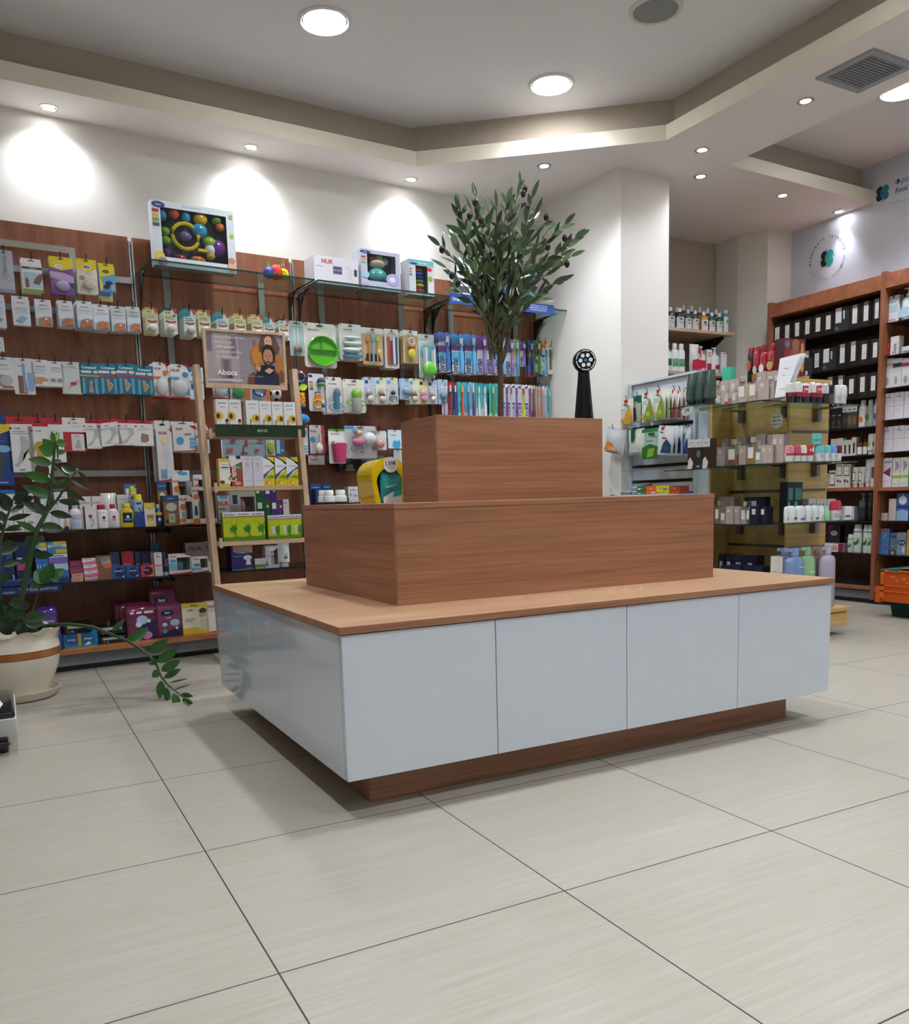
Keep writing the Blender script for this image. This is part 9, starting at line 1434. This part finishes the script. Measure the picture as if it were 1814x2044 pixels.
["eva","R",2.398,0.05,1.2425,0.072,0.175,0.05,0.0,"white box with black hook hole, upper row first",5,9,0,0],
["eva","R",2.327,0.05,1.2425,0.069,0.175,0.05,0.0,"white box with black hook hole, upper row second",5,9,0,0],
["eva","R",2.253,0.05,1.2425,0.076,0.172,0.05,0.0,"white box with black hook hole, upper row cut off",5,9,0,0],
["eva","R",2.406,0.05,1.0305,0.094,0.168,0.05,0.0,"white box with hook hole, lower row first",5,9,0,0],
["eva","R",2.319,0.05,1.0305,0.079,0.169,0.05,0.0,"white box with hook hole, lower row second",5,9,0,0],
["evag","R",2.243,0.05,1.0305,0.074,0.165,0.05,0.0,"white box with green line, lower row cut off",5,9,0,0],
["mbx","R",2.41,0.05,0.7975,0.106,0.195,0.05,0.0,"white box with purple arrow",5,9,0,0],
["flow","R",2.327,0.05,0.7975,0.056,0.192,0.05,0.0,"white and green box with lilac flower, first",5,9,0,0],
["flow","R",2.269,0.05,0.7975,0.059,0.193,0.05,0.0,"white and green box with lilac flower, second",5,9,0,0],
["grn","R",2.221,0.05,0.7975,0.036,0.152,0.05,0.0,"plain green box at the picture edge",5,9,0,0],
["sm2","R",2.412,0.05,0.5735,0.072,0.05,0.05,0.0,"small pinkish double carton, low shelf",5,9,0,0],
["bl1","R",2.344,0.05,0.5735,0.055,0.146,0.05,0.0,"slim white box with pink top",5,9,0,0],
["drop","R",2.271,0.05,0.5735,0.087,0.18,0.05,0.0,"blue lens solution box with white drop",5,9,0,0],
["comb","R",2.398,0.05,0.3445,0.079,0.173,0.05,0.0,"blue lice comb box",5,9,0,0],
["hedr","R",2.328,0.05,0.3445,0.05,0.145,0.05,0.0,"slate blue treatment box with dark hair",5,9,0,0],
["plus","R",2.268,0.05,0.3445,0.069,0.15,0.05,0.0,"grey-blue box with navy oval",5,9,0,0],
["orgb","R",2.206,0.05,0.3445,0.048,0.17,0.05,0.0,"orange and navy box at the picture edge",5,9,0,0]
]
# ------------------------------------------------------------------ single goods
def at(name, label, cat, fr, a, d, z, group=None):
    loc, rz = frame(fr, a, d, z); return thing(name, label, cat, loc, rz, group)
t = at('knitted_toy', 'small colourful cloth toy animal lying at the end of the glass shelf', 'toy', 'G', .955, .15, 2.044)
MB().ball((-.042, 0, .035), (.032, .035, .033), '2a4fa8', 'q').ball((-.05, -.02, .045), (.016, .016, .014), '9a7fd0', 'q').obj('blue_end', t)
m = MB().ball((0, 0, .042), (.036, .042, .042), 'd8402a', 'q', 16, 10)
for i in range(26): m.ball((random.uniform(-.026, .026), -.036+random.uniform(0, .008), .042+random.uniform(-.028, .03)), .0028, 'f0b040', 'q', 6, 4)
m.obj('body', t); m = MB().ball((.042, -.004, .034), (.03, .034, .032), 'e6c41c', 'q'); m.tube([(.03+.012*cos(i*.5), -.038, .035+.008*sin(i*.5)) for i in range(7)], .0014, '222', 'q', 5); m.obj('head', t)
MB().hexa([(-.05, -.005), (-.03, -.005), (-.03, .005), (-.05, .005)], [(-.046, -.002), (-.044, -.002), (-.044, .002), (-.046, .002)], .06, .095, '6ab02c', 'q').obj('green_ear', t)
MB().box(.058, -.01, .055, .075, 0, .075, 'c82c2c', 'q').obj('red_tag', t); m = MB()
for i in range(6): m.box(.022+i*.006, -.004, .072+i*.003, .026+i*.006, .004, .084+i*.003, '222' if i % 2 else 'eee', 'q')
m.obj('striped_loop', t)
t = at('hanging_rattle', 'hanging toy chain with red ring and blue ball by the ladder rack', 'toy', 'G', 1.072, .17, 1.235, 'playthings on the hooks')
MB().tube([(.032*cos(i*pi/8), 0, .29+.03*sin(i*pi/8)) for i in range(16)], .007, 'c8323c', 'g', 8, True).obj('ring', t); MB().tube([(.028*cos(i*pi/8), -.008, .288+.026*sin(i*pi/8)) for i in range(16)], .005, '3f7fc0', 'g', 8, True).tube([(-.01+.018*cos(i*pi/6), -.006, .25+.022*sin(i*pi/6)) for i in range(12)], .004, '2f9fb0', 'g', 6, True).obj('link', t)
m = MB(); leafmesh(m, (-.01, -.01, .22), (.04, -.015, .245), .04, 'a9d02c', Vector((0, -1, .2))); leafmesh(m, (-.02, -.01, .215), (-.035, -.01, .24), .03, 'a9d02c', Vector((0, -1, .2))); m.obj('cloth_leaf', t)
m = MB().lathe([(.024, .13), (.027, .14), (.027, .19), (.024, .2)], 'e2a01c', 'q'); 
for x, z in ((-.012, .15), (.006, .16), (-.004, .178), (.014, .185), (-.016, .185), (.012, .145)): m.disc(x, z, .005, .006, -.0275, 'd0401c')
m.lathe([(.027, .12), (.028, .132)], '2f7fb8', 'q').obj('barrel', t); MB().tube([(0, 0, .12), (0, 0, .08)], .007, '4a3a8a', 'q').obj('cord', t); MB().ball((.006, 0, .052), (.042, .032, .03), '2f8fd0', 'q', 16, 10).obj('ball', t)
MB().ball((-.012, -.01, .012), (.014, .008, .01), 'c8282c', 'q').ball((.02, -.01, .012), (.014, .008, .01), 'c8282c', 'q').obj('bow', t)
t = at('rattle_pack', 'white card with green and purple rattle and yellow ringed teething toy', 'toy', 'G', 1.176, .175, 1.335, 'playthings on the hooks')
m = MB().plate([(x, z) for x, z in rpts(.1, .215, .012)], 0, .0012, 'dcdde2'); face(m, 'E .15 .93 .14 .04 1d3f7c;R .05 .75 .3 .79 c8502c;R .05 .69 .3 .73 d8a83a;R .05 .63 .3 .67 7aa83a;R .05 .57 .3 .61 5a4a9a', .1, .215, 0); m.obj('card', t)
MB().ball((.022, -.02, .165), (.026, .02, .026), '3a2c6a', 'g').ball((.022, -.024, .155), (.024, .018, .014), '5aa83a', 'g').obj('rattle', t)
m = MB(); 
for k, c in enumerate(('1a1a1c', 'e6e4e0', 'e2c01c', '2f7fc0')): m.tube([(.0+.018*cos(i*pi/6), -.018, .1-.006*k+.006*sin(i*pi/6)) for i in range(12)], .004, c, 'g', 6, True)
m.obj('ring', t); m = MB()
m.plate([(.03*cos(i*pi/5)*(1 if i % 2 else .5), .07+.03*sin(i*pi/5)*(1 if i % 2 else .5)) for i in range(10)], -.022, -.014, 'e07a2c', 'g'); m.obj('star', t); MB().tube([(-.005+.026*cos(i*pi/8), -.02, .04+.024*sin(i*pi/8)) for i in range(16)], .006, 'e0b01c', 'g', 8, True).obj('teething_ring', t); MB().ball((.03, -.02, .033), .014, '2468b0', 'g').obj('bead', t)
t = at('toy_football', 'black and white toy football seen through the top of the ladder rack', 'ball', 'G', .936, .22, 1.39)
m = MB().ball((0, 0, .04), .04, 'dcdcdc', 'g', 20, 14); m.obj('ball', t); m = MB()
for ax, az in ((0, 0), (62, 0), (-62, 0), (0, 62), (0, -62)):
    n_ = Vector((sin(RAD(ax)), -cos(RAD(ax))*cos(RAD(az)), sin(RAD(az)))).normalized(); u_ = n_.cross(Vector((0, 0, 1))).normalized(); v_ = u_.cross(n_); c_ = Vector((0, 0, .04))+n_*.0398
    m.add([c_+(u_*cos(2*pi*i/5)+v_*sin(2*pi*i/5))*.014 for i in range(5)]+[c_+n_*.0012], [(i, (i+1) % 5, 5) for i in range(5)], '101014', 'g')
m.obj('patch', t)
place('bib', *frame('G', .73, .2, 1.065), .27, .125, .008, 'grey baby bib with red print and white edges, seen through the ladder rack', 'bib', name='baby_bib')
# yellow arch stand with a wipes pack on the middle tier
t = thing('yellow_arch_stand', 'bright yellow arched counter stand beside the top wooden tier', 'stand', (.888, 1.47, .7945))
def arch(rx, rz, z0, n=16): return [(rx*cos(pi*i/n), z0+rz*sin(pi*i/n)) for i in range(n+1)]
ou = [(.056, 0)]+arch(.068, .062, .1)+[(-.056, 0)]; inn = [(.046, .0)]+arch(.05, .052, .072)+[(-.036, .0)]
m = MB(); n = len(ou)
for y0, y1, o1 in ((0, .012, ou),):
    vs = [(x, y0, z) for x, z in ou]+[(x, y0, z) for x, z in inn]+[(x, y1, z) for x, z in ou]+[(x, y1, z) for x, z in inn]
    m.add(vs, [(i, i+1, n+i+1, n+i) for i in range(n-1)]+[(2*n+i+1, 2*n+i, 3*n+i, 3*n+i+1) for i in range(n-1)]+[(i, 2*n+i, 2*n+i+1, i+1) for i in range(n-1)]+[(n+i, n+i+1, 3*n+i+1, 3*n+i) for i in range(n-1)], 'd6bc12', 'g')
m.obj('front_arch', t); m = MB(); vs = [(x*.98, .012, z*.99) for x, z in ou]+[(x*.98, .15, z*.97) for x, z in ou]; m.add(vs, [(i, n+i, n+i+1, i+1) for i in range(n-1)]+[tuple(range(n, 2*n))], 'c9ae10', 'g'); m.obj('shell', t)
t2 = place('wipes', (.9, 1.474, .7948), 0, .088, .118, .05, 'teal and white wipes pack inside the yellow arched stand', 'wipes pack', name='wipes_pack')
t = thing('price_disc', 'white round price disc with handwritten price on the yellow stand', 'price tag', (.893, 1.466, .93), 0, 'handwritten price discs')
MB().plate([(.028*cos(i*pi/12), .028*sin(i*pi/12)) for i in range(24)], 0, .0015, 'd4d2d2').text('1.50€', 0, .006, .015, -.0005, '1c1c20', .044, .06).box(-.018, -.0006, -.007, .02, -.0004, -.0062, '444').box(-.012, -.0006, -.013, .014, -.0004, -.0122, '444').obj('disc', t)
t = at('price_disc', 'white round disc with three handwritten price lines on the yellow unit', 'price tag', 'X', 1.998, 3.44, 1.178, 'handwritten price discs'); m = MB().plate([(.041*cos(i*pi/12), .043*sin(i*pi/12)) for i in range(24)], 0, .0015, 'd4d2cc')
for i, s_ in enumerate(('15ml→6.50', '50ml→14.50', '100ml→23.50')): m.text(s_, 0, .019-.02*i, .009, -.0005, '222', .06)
m.obj('disc', t); MB().tube([(0, .0015, .02), (0, .19, .02)], .0015, '8a8a8a', 'm', 6).obj('holder', t)
t = at('price_disc', 'tilted white oval price tag under the grey-green tubes', 'price tag', 'X', 2.296, 3.07, 1.253, 'handwritten price discs'); m = MB().plate([(.046*cos(i*pi/12), .027*sin(i*pi/12)) for i in range(24)], 0, .0015, 'e4e4e6'); m.text('17€', 0, 0, .02, -.0005, '222', .06); o = m.obj('disc', t); o.rotation_euler.y = RAD(-14)
t = at('price_disc', 'white round disc beside the small carton on the low stand shelf', 'price tag', 'X', 3.005, 3.1, .828, 'handwritten price discs'); MB().plate([(.022*cos(i*pi/12), .029*sin(i*pi/12)) for i in range(24)], 0, .0015, 'd8d8da').text('8', 0, 0, .02, -.0005, '99a').obj('disc', t); MB().box(-.01, .002, -.0325, .01, .02, -.028, '222', 'g').obj('holder', t)
# strips with lettering
t = at('header_strip', 'long blue lettered strip along the glass shelf behind the olive tree', 'sign', 'G', 2.44, .022, 2.0, 'lettered shelf strips')
m = MB().box(-.414, 0, 0, .413, .002, .062, '23509c', 'p').box(-.414, -.0006, .04, .413, -.0001, .062, '1c438a'); m.text('Oral-B', -.36, .026, .02, -.0009, 'e6ecf8', .08)
for i, s_ in enumerate(('Η ΤΕΛΕΥΤΑΙΑ ΤΕΧΝΟΛΟΓΙΑ', 'ΚΑΘΑΡΙΣΜΟΥ ΤΗΣ BRAUN', 'ΓΙΑ ΔΥΝΑΤΟΤΕΡΑ ΟΥΛΑ')): m.text(s_, .28, .046-.014*i, .009, -.0012, 'd5deef', .2); m.text(s_, -.16, .046-.014*i, .009, -.0012, 'd5deef', .2)
m.obj('strip', t)
t = at('header_strip', 'dark blue lettered strip under the pregnancy tests', 'sign', 'G', -.437, .04, .405, 'lettered shelf strips')
MB().box(-.14, 0, 0, .133, .002, .034, '152c66', 'p').text('Τεστ Εγκυμοσύνης', .03, .018, .019, -.0005, 'd8e0f0', .18).text('Clearblue', -.1, .012, .01, -.0005, 'a9b8dc', .06).obj('strip', t)
for i, (a_, b_) in enumerate(((1.835, -.06), (1.825, -.03), (1.815, 0))):
    m = MB(); m.add([(-.045, 0, 0), (.02, 0, 0), (.075, .05, .21), (-.06, .05, .205)], [(0, 1, 2, 3)], 'dfe0e6', 'q'); 
    if i == 0:
        for k, wd in enumerate((.03, .02, .0, .05)): m.add([(-.02, .034-.009*k-.001, .145-.035*k), (-.02+wd, .034-.009*k-.001, .145-.035*k), (-.02+wd, .0347-.009*k-.001, .148-.035*k), (-.02, .0347-.009*k-.001, .148-.035*k)], [(0, 1, 2, 3)], '999', 'q')
    o = m.obj('paper_sheet', None, False); loc, rz = frame('X', a_, 3.288+.006*i, 1.2805); o.location = loc; o.rotation_euler.z = rz+RAD(3*i); tag(o, 'white printed paper sheet leaning on the perfume glass, %s of three' % ('front', 'middle', 'hindmost')[i], 'paper', 'paper sheets by the perfume')
t = at('sponge_box', 'turquoise and lime bath sponge box behind the perfume', 'box', 'X', 2.487, 3.56, 1.4205); MB().box(-.038, 0, 0, .038, .03, .045, 'b8cc2c', 't').obj('lower', t); MB().box(-.036, 0, .045, .036, .03, .115, '3fb89c', 'p').obj('upper', t)
tag(MB().hexa([(4.95, 2.52), (4.95, 2.95), (5.2, 2.95), (5.2, 2.52)], [(5.0, 2.55), (5.0, 2.9), (5.15, 2.9), (5.15, 2.55)], .1185, .15, '2a2224', 'g').obj('flat_bag', None), 'flat dark glossy bag lying on the lowest wooden board', 'bag')

# ------------------------------------------------------------------ put the goods out
HM = {}
def peg(fr, a, d, z, label):
    L = round((.345 if fr == 'G' else 3.257)-d, 3)
    if L not in HM: HM[L] = MB().tube([(0, L, 0), (0, 0, 0), (0, -.006, .004), (0, -.014, .03)], .0022, '2c2d30', 'm', 6).mesh('peg_hook')
    loc, rz = frame(fr, a, d, z); o = link('peg_hook', HM[L]); o.location = loc; o.rotation_euler.z = rz
    tag(o, 'peg hook holding the '+label, 'hook', 'peg hooks of the stand' if fr == 'X' else 'peg hooks of the wall shelving')
for st, fr, a, d, z, w_, h, tk, tl, label, cat, g, nb, hung in ITEMS:
    for k in range(nb+1):
        step = max(.028, tk+.003) if hung else tk+.004
        loc, rz = frame(fr, a, d+step*k, z)
        if STY[st][0] in PROF or STY[st][0] == 'tube':   # built about their axis
            loc = loc+Vector((-sin(rz), cos(rz), 0))*(w_*.3 if STY[st][0] == 'tube' else min(tk, w_)/2)
        lb = label+('', ', hung behind it', ', hung third deep', ', hung fourth deep')[k]
        place(st, loc, rz, w_, h, tk, lb, CATS[cat], GRPS[g], tl)
    if hung: peg(fr, a, d, z+h*.955, label)
